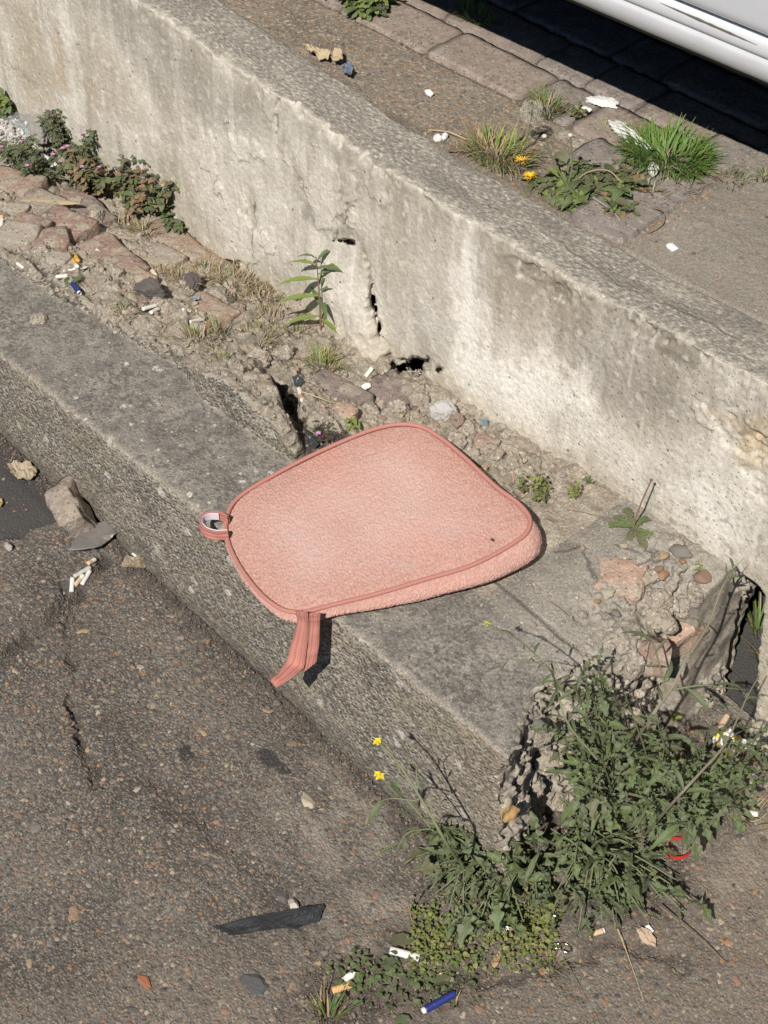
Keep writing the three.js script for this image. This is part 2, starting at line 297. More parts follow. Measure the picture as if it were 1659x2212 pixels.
const roadTex = paint(2048, 1380, (u, v, o) => {
  const x = lerp(RX0, RX1, u), z = lerp(RZ0, RZ1, v), wob = n2(x * 9, z * 9);
  o[0] = 0.090; o[1] = 0.079; o[2] = 0.067; o[3] = 0.5;
  const big = fbm2(x * 6, z * 6, 4); mixc(o, 0.145, 0.126, 0.104, ss(-0.02, 0.35, big) * 0.7); mixc(o, 0.052, 0.045, 0.039, ss(0.0, -0.35, big) * 0.7);
  const t = x < -0.5 ? tarry(x, z) : 0;
  // embedded fine grit of several sizes
  const w1 = worley(x * 210 + 3 * wob, z * 260); const id1 = wId, e1 = wF2 - wF1;
  if (id1 > 110) { const k = id1 % 7, s = ss(0.05, 0.22, e1) * ss(0.62, 0.3, w1) * (1 - 0.8 * t); if (k < 2) mixc(o, 0.30, 0.255, 0.19, s * 0.65); else if (k < 3) mixc(o, 0.24, 0.135, 0.075, s * 0.7); else if (k < 5) mixc(o, 0.06, 0.055, 0.05, s * 0.7); else mixc(o, 0.20, 0.18, 0.155, s * 0.7); o[3] += 0.20 * s; }
  const w2 = worley(x * 480, z * 560); if (wId > 60) { const s = ss(0.5, 0.15, w2); if (wId % 5 === 0) mixc(o, 0.42, 0.38, 0.32, s * 0.75 * (1 - 0.7 * t)); else if (wId % 3 === 0) mixc(o, 0.035, 0.03, 0.027, s * 0.55); else mixc(o, 0.19, 0.155, 0.115, s * 0.5); }
  o[3] += 0.28 * fbm2(x * 260, z * 260, 3);
  const fine = n2(x * 420, z * 420); const f = 1 + 0.4 * fine + 0.3 * n2(x * 150, z * 150); o[0] *= f; o[1] *= f; o[2] *= f;
  if (t > 0) mixc(o, 0.05 + 0.02 * fine, 0.046 + 0.02 * fine, 0.044 + 0.018 * fine, t * 0.85);
  const pale = near(paleAt, x, z) * ss(-0.25, 0.4, fbm2(x * 18, z * 18, 3)); mixc(o, 0.27, 0.235, 0.19, pale * 0.75);
  const right = ss(0.08, 0.30, x + 0.45 * z + 0.03 * wob) ; mixc(o, 0.19, 0.155, 0.12, right * 0.45);
  for (const [a, b, r, s] of gum) { const d = Math.hypot((x - a) / r, (z - b) / s) + 0.35 * n2(x * 90, z * 90); if (d < 1.2) mixc(o, 0.035, 0.032, 0.03, ss(1.15, 0.8, d) * 0.9); }
  const soil = near(soilAt, x, z); mixc(o, 0.055 + 0.03 * fine, 0.043 + 0.024 * fine, 0.033 + 0.018 * fine, soil * ss(-0.5, 0.3, fbm2(x * 30, z * 30, 3)) * 0.85);
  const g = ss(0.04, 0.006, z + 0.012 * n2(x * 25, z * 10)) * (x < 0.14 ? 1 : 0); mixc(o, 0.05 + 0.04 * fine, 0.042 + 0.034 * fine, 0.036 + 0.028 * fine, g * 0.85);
  const c = crackDepth(x, z); mixc(o, 0.035, 0.03, 0.026, c * 0.8);
  const c4 = Math.max(soft4(x, z) * 0.6, soft3(x, z)); mixc(o, 0.055, 0.046, 0.04, c4 * 0.6 * ss(-0.3, 0.3, n2(x * 60, z * 60) + 0.2));
  const moss = ss(0.25, 0.5, fbm2(x * 14 + 9, z * 14, 4)) * ss(-0.2, 0.3, n2(x * 200, z * 200)); mixc(o, 0.075, 0.07, 0.03, moss * 0.4);
});
const road = structure('road');
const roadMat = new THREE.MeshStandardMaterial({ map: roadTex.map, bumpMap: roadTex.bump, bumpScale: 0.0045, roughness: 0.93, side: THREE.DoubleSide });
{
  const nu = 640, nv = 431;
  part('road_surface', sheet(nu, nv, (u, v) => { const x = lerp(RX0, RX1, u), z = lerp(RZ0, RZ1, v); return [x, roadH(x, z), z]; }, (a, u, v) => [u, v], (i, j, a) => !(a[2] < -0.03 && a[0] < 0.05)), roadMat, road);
  const far = sheet(120, 120, (u, v) => { const x = lerp(-1, 1, u), z = v, X = Math.sign(x) * (Math.abs(x) * 3 + Math.pow(Math.abs(x), 4) * 57) - 0.2, Z = -0.95 + z * 3 + Math.pow(z, 4) * 57; return [X, roadY(X) - 0.026, Z]; }, (a) => [a[0] / 1.96, a[2] / 1.32]);
  part('road_beyond', far, roadMat, road);
}
// stones set in the road
const PEBBLE = [[0.36, 0.25, 0.14], [0.34, 0.165, 0.075], [0.40, 0.34, 0.25], [0.17, 0.155, 0.14], [0.05, 0.046, 0.044], [0.19, 0.12, 0.075], [0.25, 0.14, 0.10], [0.27, 0.225, 0.165], [0.12, 0.10, 0.085], [0.22, 0.18, 0.14]];
const pebbleGeo = [1, 2, 3, 4, 5].map((s) => (s % 2 ? rock(s, 2, 1, 0.55, 0.72, 0.4, 1.5) : crag(s, 4, 1, 0.6, 0.75, 0.05, 14)));
const pebbleMat = PEBBLE.map((c) => mat(c.map((v, i) => lerp(v, [0.17, 0.145, 0.115][i], 0.3)), 0.85));
const stoneMat = new THREE.MeshStandardMaterial({ color: C(1, 1, 1), roughness: 0.85 });
function scatter(parent, name, n, seed, place, geo, dust) {   // uncountable small stones: place(r) -> [x, y, z, size, flat] or nothing
  const im = new THREE.InstancedMesh(geo, stoneMat, n), r = rng(seed), m = new THREE.Matrix4(), q = new THREE.Quaternion(), e = new THREE.Euler(), c = new THREE.Color(); let k = 0;
  for (let i = 0; i < n * 6 && k < n; i++) {
    const a = place(r); if (!a) continue;
    e.set((r() - 0.5) * a[4], r() * 6.28, (r() - 0.5) * a[4]); q.setFromEuler(e);
    m.compose(new THREE.Vector3(a[0], a[1], a[2]), q, new THREE.Vector3(a[3] * (0.8 + 0.5 * r()), a[3] * (a[5] ?? 1), a[3] * (0.7 + 0.5 * r())));
    const p = PEBBLE[Math.floor(r() * r() * 0 + r() * 10)], d = dust * (0.5 + 0.6 * r()), b = a[6] ?? [0.10, 0.088, 0.073], g = 0.85 + 0.3 * r();
    im.setMatrixAt(k, m); im.setColorAt(k, c.setRGB(lerp(p[0], b[0], d) * g, lerp(p[1], b[1], d) * g, lerp(p[2], b[2], d) * g)); k++;
  }
  im.count = k; im.name = name; im.userData.kind = 'stuff'; im.castShadow = im.receiveShadow = true; parent.add(im);
}
const smallRock = rock(11, 1, 1, 0.6, 0.8, 0.35, 1.3);
function inView(x, y, z, margin = 40) { const d = new THREE.Vector3(x, y, z).sub(EYE), f = d.dot(FWD), px = PW / 2 + FOC * d.dot(RIGHT) / f, py = PH / 2 - FOC * d.dot(UPV) / f; return px > -margin && px < PW + margin && py > -margin && py < PH + margin; }
scatter(road, 'road_aggregate', 11000, 5, (r) => {
  const x = lerp(RX0, RX1, r()), z = lerp(-0.5, RZ1, r());
  if ((z < 0.012 && x < 0.2) || !inView(x, -0.25, z)) return;
  if (x < -0.5 && tarry(x, z) > 0.3 && r() < 0.93) return;
  if (crackDepth(x, z) > 0.3 || fbm2(x * 8 + 3, z * 8, 3) < -0.12 + 0.5 * (r() - 0.5)) return;
  const s = 0.0014 + 0.0036 * Math.pow(r(), 2.6);
  return [x, roadH(x, z) - s * 0.22, z, s, 0.25, 0.7];
}, smallRock, 0.6);
{
  const r = rng(21); let k = 0;
  for (let i = 0; i < 6000 && k < 285; i++) {
    const x = lerp(RX0, RX1, r()), z = lerp(-0.4, RZ1, r());
    if ((z < 0.03 && x < 0.24) || !inView(x, -0.25, z, 0) || (x < -0.5 && tarry(x, z) > 0.2) || near(soilAt, x, z) > 0.6) continue;
    const s = 0.0038 + 0.0052 * Math.pow(r(), 2.2), m = part('pebble', pebbleGeo[k % 5], pebbleMat[Math.floor(r() * 10)], road);
    m.position.set(x, roadH(x, z) - s * 0.26, z); m.rotation.set((r() - 0.5) * 0.3, r() * 6.28, (r() - 0.5) * 0.3); m.scale.set(s * (0.8 + 0.6 * r()), s * 0.75, s * (0.75 + 0.5 * r())); k++;
  }
}
// loose grit lying along the foot of the step and in the joints
scatter(road, 'road_grit', 5200, 9, (r) => {
  if (r() < 0.62) { const x = lerp(-1.1, 0.2, r()), z = 0.004 + 0.04 * r() * r(), s = 0.0008 + 0.0017 * r() * r(); return [x, roadH(x, z) + s * 0.3, z, s, 2]; }
  const L = [joint1, joint2, joint3, joint4][Math.floor(r() * 4)], i = 1 + Math.floor(r() * (L.length - 1)), t = r(), x = lerp(L[i - 1][0], L[i][0], t) + (r() - 0.5) * 0.03, z = lerp(L[i - 1][1], L[i][1], t) + (r() - 0.5) * 0.03, s = 0.0007 + 0.0018 * r() * r();
  if (z < 0.003 && x < 0.2) return;
  return [x, roadH(x, z) + s * 0.3, z, s, 2];
}, smallRock, 0.75);
scatter(road, 'soil_grit', 3000, 19, (r) => { const [a, b, q] = soilAt[Math.floor(r() * soilAt.length)], x = a + (r() + r() - 1) * q * 1.5, z = b + (r() + r() - 1) * q * 1.5, s = 0.0008 + 0.0022 * r() * r() * r(); if (z < 0.004 && x < 0.19) return; return [x, roadH(x, z) + s * 0.3, z, s, 2]; }, smallRock, 0.5);

// ------------------------------------------------------------------ the concrete step
const endX = knots([[-0.5, 0.196], [-0.455, 0.190], [-0.446, 0.150], [-0.425, 0.160], [-0.395, 0.167], [-0.308, 0.188], [-0.279, 0.205], [-0.237, 0.200], [-0.19, 0.178], [-0.147, 0.165], [-0.092, 0.178], [-0.06, 0.195], [-0.02, 0.207], [0.01, 0.214]]);
const lipFront = knots([[-1.8, -0.150], [-1.0, -0.155], [-0.9, -0.168], [-0.78, -0.18], [-0.70, -0.19], [-0.60, -0.168], [-0.39, -0.172], [-0.36, -0.178], [0.3, -0.175]]);
const lipH = knots([[-1.8, 0.006], [-0.80, 0.010], [-0.73, 0.014], [-0.66, 0.034], [-0.60, 0.058], [-0.52, 0.062], [-0.44, 0.050], [-0.395, 0.028], [-0.37, -0.004], [-0.30, 0.0], [0.3, 0.0]]);
const crevice = [...xz([[590, 790], [620, 830], [640, 890]], 0.02), ...xz([[655, 930], [690, 985], [720, 1030]], -0.005)];
const oldCrack = xz([[-30, 520], [60, 560], [130, 640], [215, 700], [300, 765]], 0), oldCrack2 = xz([[-20, 690], [60, 650], [110, 615], [130, 600]], 0);
const treadLine1 = xz([[975, 1506], [1149, 1401]], 0), treadLine2 = xz([[890, 1452], [1040, 1347]], 0), treadLine3 = xz([[1050, 1245], [1110, 1290], [1250, 1410]], 0), seam4 = xz([[1330, 1180], [1440, 1200], [1290, 1260], [1260, 1180], [1200, 1190]], 0);
function fillTop(x, z) {
  const a = lipH(x), back = knots2(x), t = clamp((-0.17 - z) / 0.30, 0, 1);
  let y = lerp(a, back, ss(0, x < -0.68 ? 1 : 0.75, t));
  const rough = ss(0.10, -0.2, x) ;
  const flat = ss(0.05, 0.35, n2(x * 7 + 2, z * 9 + 4)), wob = 0.010 * n2(x * 45, z * 45);
  y += rough * (0.016 * fbm2(x * 13, z * 13, 3) + (1 - 0.7 * flat) * (0.010 * fbm2(x * 42 + 9, z * 42, 3) + 0.008 * (ss(0.6, 0.1, worley(x * 19 + wob * 24, z * 23 + wob * 15)) - 0.3) + 0.004 * (0.5 - Math.abs(n2(x * 70, z * 70)))));
  const c = ss(0.030, 0.004, lineDist(crevice, x + 0.008 * n2(x * 40, z * 40), z + 0.006 * n2(x * 40 + 3, z * 40)));
  y -= 0.065 * c;
  y -= 0.010 * ss(0.010, 0.001, lineDist(oldCrack, x + 0.006 * n2(x * 30, z * 30), z + 0.006 * n2(x * 30 + 8, z * 30))) + 0.007 * ss(0.006, 0.001, lineDist(oldCrack2, x + 0.005 * n2(x * 30, z * 30), z));
  return y;
}
const knots2 = knots([[-1.8, -0.03], [-1.35, -0.045], [-1.07, -0.055], [-0.8, -0.045], [-0.6, -0.03], [-0.42, -0.022], [-0.2, -0.012], [0.0, -0.002], [0.3, 0]]);
function endRough(x, y, z) {
  const q = 0.012 * n3(x * 50, y * 50, z * 50), w = worley3((x + q) * 34, (y + q) * 34, (z - q) * 34);
  return 0.020 * (0.5 - w) + 0.024 * fbm3(x * 17, y * 17, z * 17, 3) + 0.010 * (0.5 - Math.abs(n3(x * 60, y * 60, z * 60))) + 0.007 * n3(x * 120, y * 120, z * 120);
}
function sdStep(x, y, z) {
  const e = x > -0.08 ? endRough(x, y, z) : 0;
  const fr = 0.0016 * n2(x * 50, y * 50) + 0.004 * n2(x * 5, y * 4 + 3), chip = 0.010 * ss(0.30, 0.62, n3(x * 28, y * 28, z * 28)) ;
  const top = 0.0014 * n2(x * 40, z * 40) + 0.003 * n2(x * 6, z * 6 + 7) + (x > -0.2 ? ledges(x, z) : 0);
  const under = 0.008 * ss(-0.03, -0.13, y) * ss(-0.02, -0.16, z);
  const dEnd = (x - endX(z) + e * 1.35 + under - 0.012 * ss(-0.1, -0.3, y)) * 0.75;
  // front stone
  let kerb = smax(z - fr + chip * ss(-0.03, 0, y) * ss(-0.03, 0.0, z), y - top + chip * ss(-0.03, 0, y) * ss(-0.02, 0, z), 0.006);
  kerb = Math.max(kerb, -0.24 - z); kerb = smax(kerb, dEnd, 0.008);
  // rough bed behind it
  const lf = lipFront(x) + 0.004 * n2(x * 30, y * 30) + 0.010 * ss(-0.72, -0.8, x) * n2(x * 28, 1);
  const endTop = ss(0.05, 0.13, x) * ss(-0.06, -0.2, z);
  let ft = fillTop(x, z) + (0.006 * n3(x * 75, y * 75, z * 75) + 0.004 * n3(x * 150, y * 150, z * 150)) * (x < -0.1 ? 1 : 0) - 0.03 * ss(0.10, 0.17, x) * ss(-0.42, -0.36, z) * ss(-0.28, -0.34, z);
  if (x > 0) ft += endTop * e * 0.9 - 0.004 * endTop;
  let bed = smax(z - lf + (x > -0.64 && x < -0.38 ? 0.0018 : 0.006) * n3(x * 60, y * 60, z * 60), (y - ft) * 0.8, x > -0.64 && x < -0.38 ? 0.004 : 0.007);
  bed = Math.max(bed, -0.52 - z); bed = smax(bed, dEnd, 0.008);
  let d = smin(kerb, bed, 0.002);
  // slab remnant against the wall, standing lower and further out
  if (x > 0.02) { let s = smax(y + 0.006 + 0.5 * ss(-0.46, -0.37, z) * 0.09 - 0.004 * n2(x * 40, z * 40), x - 0.196 - 0.003 * n2(y * 40, z * 40), 0.006); s = Math.max(s, (z + 0.412 + 0.5 * (x - 0.196)) * 0.894 - 0.007 * n3(x * 26, y * 26, z * 26) - 0.0015 * n3(x * 120, y * 120, z * 120), -0.52 - z); d = smin(d, s * 0.85, 0.003); }
  if (x > -1.1 && x < -0.3 && z < -0.38) d = Math.max(d, -bored(x, y, z));
  return Math.max(d, -0.36 - y);
}
function ledges(x, z) {
  let y = 0;
  y += 0.0022 * ss(0.006, -0.006, (x - lerp(treadLine1[0][0], treadLine1[1][0], clamp(-z / 0.16, 0, 1)))) * ss(-0.4, -0.02, z);
  const l3 = lineDist(treadLine3, x + 0.003 * n2(x * 60, z * 60), z); y -= 0.004 * ss(0.005, 0.001, l3);
  y -= 0.006 * ss(0.006, 0.001, lineDist(seam4, x + 0.006 * n2(x * 50, z * 50), z + 0.006 * n2(x * 50 + 4, z * 50)));
  return y;
}
const SX0 = -1.76, SX1 = 0.30;
const whiteSpots = []; { const r = rng(31); for (let i = 0; i < 150; i++) { const x = lerp(-1.2, 0.15, r()), z = lerp(-0.165, -0.005, r()); whiteSpots.push([x, z, 0.0018 + 0.0045 * Math.pow(r(), 3), ss(-0.95, -0.6, x) * ss(-0.1, -0.35, x) > r() * 0.9 ? 1 : 0.15]); } }
const topTex = paint(2048, 512, (u, v, o) => {
  const x = lerp(SX0, SX1, u), z = lerp(-0.505, 0.01, v), fine = n2(x * 400, z * 400), lf = lipFront(x);
  o[0] = 0.198; o[1] = 0.178; o[2] = 0.149; o[3] = 0.5 + 0.3 * fbm2(x * 180, z * 180, 4);
  const kerbTop = ss(lf - 0.004, lf + 0.004, z);
  const m = fbm2(x * 22, z * 22, 4), m2 = fbm2(x * 95 + 7, z * 130, 3);
  mixc(o, 0.275, 0.247, 0.205, ss(0, 0.4, m) * 0.7); mixc(o, 0.13, 0.117, 0.10, ss(0.05, -0.35, m) * 0.75);
  // dark mottling of old lichen on the tread
  const mott = ss(0.05, 0.28, m2 + 0.25 * n2(x * 9, z * 9)) * kerbTop; mixc(o, 0.085, 0.078, 0.068, mott * 0.72);
  const mott2 = ss(0.08, 0.3, fbm2(x * 60 + 30, z * 60, 3)) * kerbTop; mixc(o, 0.095, 0.087, 0.078, mott2 * 0.6);
  // bright worn edge
  mixc(o, 0.38, 0.33, 0.265, ss(-0.016, -0.002, z + 0.006 * n2(x * 60, z * 60) + 0.006 * n2(x * 20, 7)) * 0.4);
  if (kerbTop > 0.5) for (const [a, b, r, s] of whiteSpots) { const dx = x - a, dz = z - b; if (Math.abs(dx) < 0.012 && Math.abs(dz) < 0.012) { const d = Math.hypot(dx, dz) / r + 0.7 * n2(x * 260, z * 260); mixc(o, 0.50, 0.47, 0.41, ss(1.0, 0.6, d) * 0.85 * s); } }
  const w = worley(x * 260, z * 260); if (wId > 190) mixc(o, 0.46, 0.42, 0.35, ss(0.35, 0.12, w) * 0.6); else if (wId < 40) mixc(o, 0.07, 0.06, 0.05, ss(0.35, 0.1, w) * 0.6);
  // rough bed: sandy mortar, soil in the hollows
  if (kerbTop < 1 && x < 0) {
    const b = 1 - kerbTop, q = fbm2(x * 45, z * 45, 4);
    mixc(o, 0.30 + 0.06 * fine, 0.255 + 0.052 * fine, 0.195 + 0.04 * fine, b * 0.75); mixc(o, 0.17, 0.142, 0.11, b * ss(0.0, -0.35, q) * 0.7); mixc(o, 0.37, 0.325, 0.26, b * ss(0.1, 0.4, q) * 0.6);
    const c = ss(0.034, 0.01, lineDist(crevice, x, z)); mixc(o, 0.035, 0.028, 0.022, c * 0.95);
    mixc(o, 0.06, 0.05, 0.04, b * ss(0.009, 0.001, lineDist(oldCrack, x + 0.006 * n2(x * 30, z * 30), z + 0.006 * n2(x * 30 + 8, z * 30))) * 0.85);
    const moss = ss(0.15, 0.4, fbm2(x * 16 + 2, z * 16, 4)) * b; mixc(o, 0.12, 0.10, 0.045, moss * 0.35);
    const o2 = worley(x * 130, z * 130); if (wId > 150) { const s = ss(0.45, 0.25, o2) * b; if (wId % 3 === 0) mixc(o, 0.30, 0.16, 0.10, s * 0.5); else mixc(o, 0.38, 0.34, 0.28, s * 0.5); }
  }
  if (x > -0.15) {
    const e = ss(-0.02, 0.10, x) * ss(-0.09, -0.2, z); mixc(o, 0.33 + 0.1 * m2, 0.30 + 0.09 * m2, 0.25 + 0.08 * m2, e * 0.55);
    for (const L of [treadLine1, treadLine2]) { const d = lineDist(L, x + 0.002 * n2(x * 70, z * 70), z); mixc(o, 0.36, 0.32, 0.26, ss(0.004, 0.001, d) * 0.3 * ss(-0.3, 0.3, n2(x * 40, z * 40))); o[3] += 0.3 * ss(0.005, 0.001, d); }
    const d3 = Math.min(lineDist(treadLine3, x + 0.003 * n2(x * 60, z * 60), z), lineDist(seam4, x + 0.006 * n2(x * 50, z * 50), z + 0.006 * n2(x * 50 + 4, z * 50))); mixc(o, 0.07, 0.06, 0.05, ss(0.005, 0.001, d3) * 0.7);
  }
  const f = 1 + 0.30 * fine + 0.22 * n2(x * 230, z * 260); o[0] *= f; o[1] *= f; o[2] *= f;
});
const faceTex = paint(2048, 340, (u, v, o) => {
  const x = lerp(SX0, SX1, u), y = lerp(-0.36, 0.02, v), fine = n2(x * 400, y * 400);
  o[0] = 0.19; o[1] = 0.163; o[2] = 0.127; o[3] = 0.55;
  const m = fbm2(x * 14, y * 14, 4); mixc(o, 0.275, 0.235, 0.18, ss(0, 0.4, m) * 0.7); mixc(o, 0.13, 0.112, 0.09, ss(0.05, -0.35, m) * 0.7);
  // pitted, with pale and dark flecks drawn out along the cast face
  const a = x + y * 0.35, b = y - x * 0.25, w = worley(a * 150, b * 330); const id = wId;
  if (id > 165) mixc(o, 0.44, 0.40, 0.33, ss(0.6, 0.25, w) * 0.8); else if (id < 80) { mixc(o, 0.05, 0.043, 0.034, ss(0.55, 0.25, w) * 0.85); o[3] -= 0.35 * ss(0.5, 0.15, w); }
  const w2 = worley(a * 330, b * 520); if (wId < 70) { mixc(o, 0.06, 0.05, 0.04, ss(0.45, 0.15, w2) * 0.6); o[3] -= 0.2 * ss(0.5, 0.15, w2); } else if (wId > 190) mixc(o, 0.42, 0.38, 0.31, ss(0.45, 0.15, w2) * 0.6);
  o[3] += 0.25 * fbm2(x * 160, y * 160, 3);
  const w3 = worley(x * 24, y * 24); if (wId > 225) mixc(o, 0.52, 0.49, 0.43, ss(0.22, 0.14, w3 + 0.12 * n2(x * 130, y * 130)) * 0.75);
  const w4 = worley(x * 60 + 9, y * 60); if (wId > 238) mixc(o, 0.30, 0.13, 0.06, ss(0.2, 0.1, w4) * 0.6);
  mixc(o, 0.36, 0.31, 0.245, ss(-0.022, -0.004, y + 0.012 * n2(x * 50, y * 50)) * 0.4);
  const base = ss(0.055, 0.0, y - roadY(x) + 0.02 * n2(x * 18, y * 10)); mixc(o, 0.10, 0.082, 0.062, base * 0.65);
  mixc(o, 0.30, 0.235, 0.155, ss(-0.05, 0.3, x) * 0.35);
  const green = ss(0.05, 0.4, fbm2(x * 9 + 40, y * 12, 3)) ; mixc(o, 0.20, 0.175, 0.09, green * 0.3);
  if (y > 0.004 || x > 9) mixc(o, 0.30, 0.25, 0.16, 0.5);
  const f = 1 + 0.3 * fine + 0.2 * n2(x * 200, y * 240); o[0] *= f; o[1] *= f; o[2] *= f;
});
const rawTex = paint(512, 512, (u, v, o) => {                 // broken concrete: 0.4 m
  const x = u * 0.4, y = v * 0.4, fine = n2(x * 400, y * 400), m = fbm2(x * 30, y * 30, 4);
  o[0] = 0.29; o[1] = 0.25; o[2] = 0.20; o[3] = 0.5 + 0.4 * fbm2(x * 140, y * 140, 4);
  mixc(o, 0.19, 0.16, 0.125, ss(0.1, -0.4, m) * 0.8); mixc(o, 0.40, 0.355, 0.29, ss(0.1, 0.4, m) * 0.6);
  const w = worley(x * 90, y * 90), s = ss(0.42, 0.25, w); if (wId > 175) { mixc(o, 0.27, 0.16, 0.09, s * 0.6 * (wId % 2)); mixc(o, 0.42, 0.37, 0.29, s * 0.5); o[3] += 0.2 * s; } else if (wId < 50) mixc(o, 0.10, 0.088, 0.075, s * 0.6);
  const f = 1 + 0.25 * fine; o[0] *= f; o[1] *= f; o[2] *= f;
});
const step = thing('concrete_step', 'long weathered concrete step with broken right end in front of the low wall', 'step', new THREE.Vector3());
const surf = (t, s, r = 0.94) => new THREE.MeshStandardMaterial({ map: t.map, bumpMap: t.bump, bumpScale: s, roughness: r, side: THREE.DoubleSide });
const topMat = surf(topTex, 0.004), faceMat = surf(faceTex, 0.0055), rawMat = surf(rawTex, 0.006);
{
  const raw = (nx, ny, nz) => { const a = Math.abs(nx), b = Math.abs(ny), c = Math.abs(nz); return b > a && b > c ? 4 : a > c ? 2 : 3; };
  const g = solid(sdStep, [SX0, -0.365, -0.525], [0.27, 0.095, 0.02], 0.003, [0, 1, 2, 3, 4],
    (nx, ny, nz, x, y, z) => (x > 0.10 && (nx > 0.6 * Math.abs(ny) || y < -0.03) && z < -0.012 ? raw(nx, ny, nz) : ny > 0.75 * Math.hypot(nx, ny, nz) || (ny > 0 && z < -0.2 && ny > 0.4 * Math.hypot(nx, nz)) ? 0 : z < -0.2 ? raw(nx, ny, nz) : 1),
    [(x, y, z) => [(x - SX0) / (SX1 - SX0), (z + 0.505) / 0.515], (x, y, z) => [(x - SX0) / (SX1 - SX0), ((z < -0.1 ? y - 0.09 : Math.min(y, 0.018)) + 0.36) / 0.38], (x, y, z) => [z * 2.5, y * 2.5], (x, y, z) => [x * 2.5 + 0.3, y * 2.5], (x, y, z) => [x * 2.5, z * 2.5 + 0.4]]);
  const rv = rng(515), broken = tint(mergeGeometries([g[2], g[3], g[4]]), (x, y, z) => {
    const m = fbm3(x * 30, y * 30, z * 30, 3), f = n3(x * 160, y * 160, z * 160), w = worley3(x * 95, y * 95, z * 95), o = [0.30, 0.262, 0.212];
    mixc(o, 0.19, 0.163, 0.13, ss(0.1, -0.35, m) * 0.7); mixc(o, 0.41, 0.365, 0.30, ss(0.05, 0.35, m) * 0.6); if (w < 0.32) mixc(o, ...(f > 0.1 ? [0.27, 0.17, 0.10] : f < -0.15 ? [0.12, 0.105, 0.09] : [0.44, 0.40, 0.33]), 0.6);
    const k = (1 + 0.3 * f) * (0.78 + 0.44 * rv()); return [o[0] * k, o[1] * k, o[2] * k];
  });
  part('broken_concrete', broken, VC(0.95), step, 'crumbled pale broken concrete of the step');
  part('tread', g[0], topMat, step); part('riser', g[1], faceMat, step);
}

// ------------------------------------------------------------------ the low rendered wall
const wallTop = knots([[-2.2, 0.40], [-1.12, 0.376], [-0.74, 0.343], [-0.58, 0.324], [-0.35, 0.316], [-0.07, 0.314], [0.18, 0.324], [0.8, 0.33]]);
const wallCrack = xy([[768, 500], [792, 560], [800, 625], [812, 690], [835, 745], [850, 790]], ZW), wallCrack2 = xy([[775, 330], [770, 400], [748, 470], [700, 560]], ZW), wallCrack3 = xy([[600, 225], [600, 290], [622, 330], [650, 370], [665, 440]], ZW), wallCrack4 = xy([[550, 425], [548, 500], [552, 560]], ZW);
const spalls = [[1170, 605, 0.045, 0.018], [1215, 632, 0.03, 0.014], [1135, 578, 0.03, 0.008], [1380, 705, 0.05, 0.014], [1440, 730, 0.05, 0.012], [1620, 960, 0.05, 0.03], [1650, 1010, 0.03, 0.06]].map(([a, b, rx, ry]) => { const p = atZ(a, b, ZW); return [p.x, p.y, rx, ry]; });
// where a skin of render has flaked: above zero the skin is still on
function flake(x, y) { const zone = Math.max(ss(-1.15, -0.95, x) * ss(-0.48, -0.6, x), 0.9 * ss(-0.1, 0.1, x) * ss(0.14, 0.24, y), 0.85 * ss(0.10, 0.2, x)); return fbm2(x * 9 + 3.3, y * 6.5 + 1, 5) - 0.16 + 0.10 * (1 - zone) * -4; }
function bulge(x, y) {
  const cx = -0.66 + 0.10 * ss(0.16, -0.04, y), right = ss(0.018, -0.01, x - lerp(-0.512, -0.575, ss(-0.05, 0.16, y)) + 0.006 * n2(x * 40, y * 40));
  return 0.0028 * ss(-0.012, 0.012, flake(x, y)) + (0.030 + 0.010 * fbm2(x * 24, y * 24, 3)) * Math.exp(-(((x - cx) / 0.11) ** 2)) * ss(0.17, -0.05, y) * (0.55 + 0.45 * right) * right + 0.003 * fbm2(x * 10, y * 10, 3) + 0.006 * ss(-0.35, -0.9, x) * n2(x * 5, y * 5);
}
function sdWall(x, y, z) {
  const wb = 0.004 * n2(x * 35, y * 35);
  let fz = ZW + bulge(x, y) + 0.0010 * n2(x * 120, y * 120);
  const wb2 = wb + 0.004 * n2(x * 90, y * 90) + 0.008 * n2(x * 18, y * 18), brk = ss(-0.15, 0.25, n2(x * 40 + 5, y * 40));
  fz -= 0.024 * ss(0.0055 + 0.004 * n2(x * 60, y * 60), 0.001, lineDist(wallCrack, x + wb2 * 1.3, y + wb)) * ss(0.17, 0.07, y) + 0.003 * brk * ss(0.004, 0.001, lineDist(wallCrack2, x + wb2 * 1.4, y)) + 0.003 * brk * ss(0.004, 0.001, lineDist(wallCrack3, x + wb2 * 1.6, y));
  for (const [a, b, rx, ry] of spalls) { const d = Math.hypot((x - a) / rx, (y - b) / ry) + 0.5 * n2(x * 50, y * 50); if (d < 1.3) fz -= (0.004 + 0.006 * fbm2(x * 120, y * 120, 2)) * ss(1.2, 0.8, d); }
  const top = wallTop(x) + 0.0012 * n2(x * 30, z * 30) + 0.0015 * n2(x * 7, z * 9), chip = 0.009 * ss(0.12, 0.6, n3(x * 30, y * 30, z * 30)) + 0.004 * ss(0.0, 0.5, n3(x * 90, y * 90, z * 90)) + 0.001;
  const edge = ss(0.03, 0, top - y) * ss(-0.03, 0, z - fz);
  let d = smax(z - fz + chip * edge, y - top + chip * edge, 0.004);
  d = smax(d, -0.588 - 0.004 * n2(x * 9, y * 9) - z, 0.006);
  const wob = 0.008 * n3(x * 60, y * 60, z * 60);
  if (x > -1.1 && x < -0.3) d = Math.max(d, -bored(x, y, z));
  { const qx = Math.abs(x - 0.222) - 0.036, qy = Math.abs(y + 0.16) - 0.155, q = smax(qx, qy, 0.02) + wob * 0.5 - 0.02 * ss(-0.05, -0.25, y); d = Math.max(d, -q); }
  return Math.max(d, -0.34 - y);
}
const WX0 = -1.80, WX1 = 0.62, WY0 = -0.34, WY1 = 0.42;
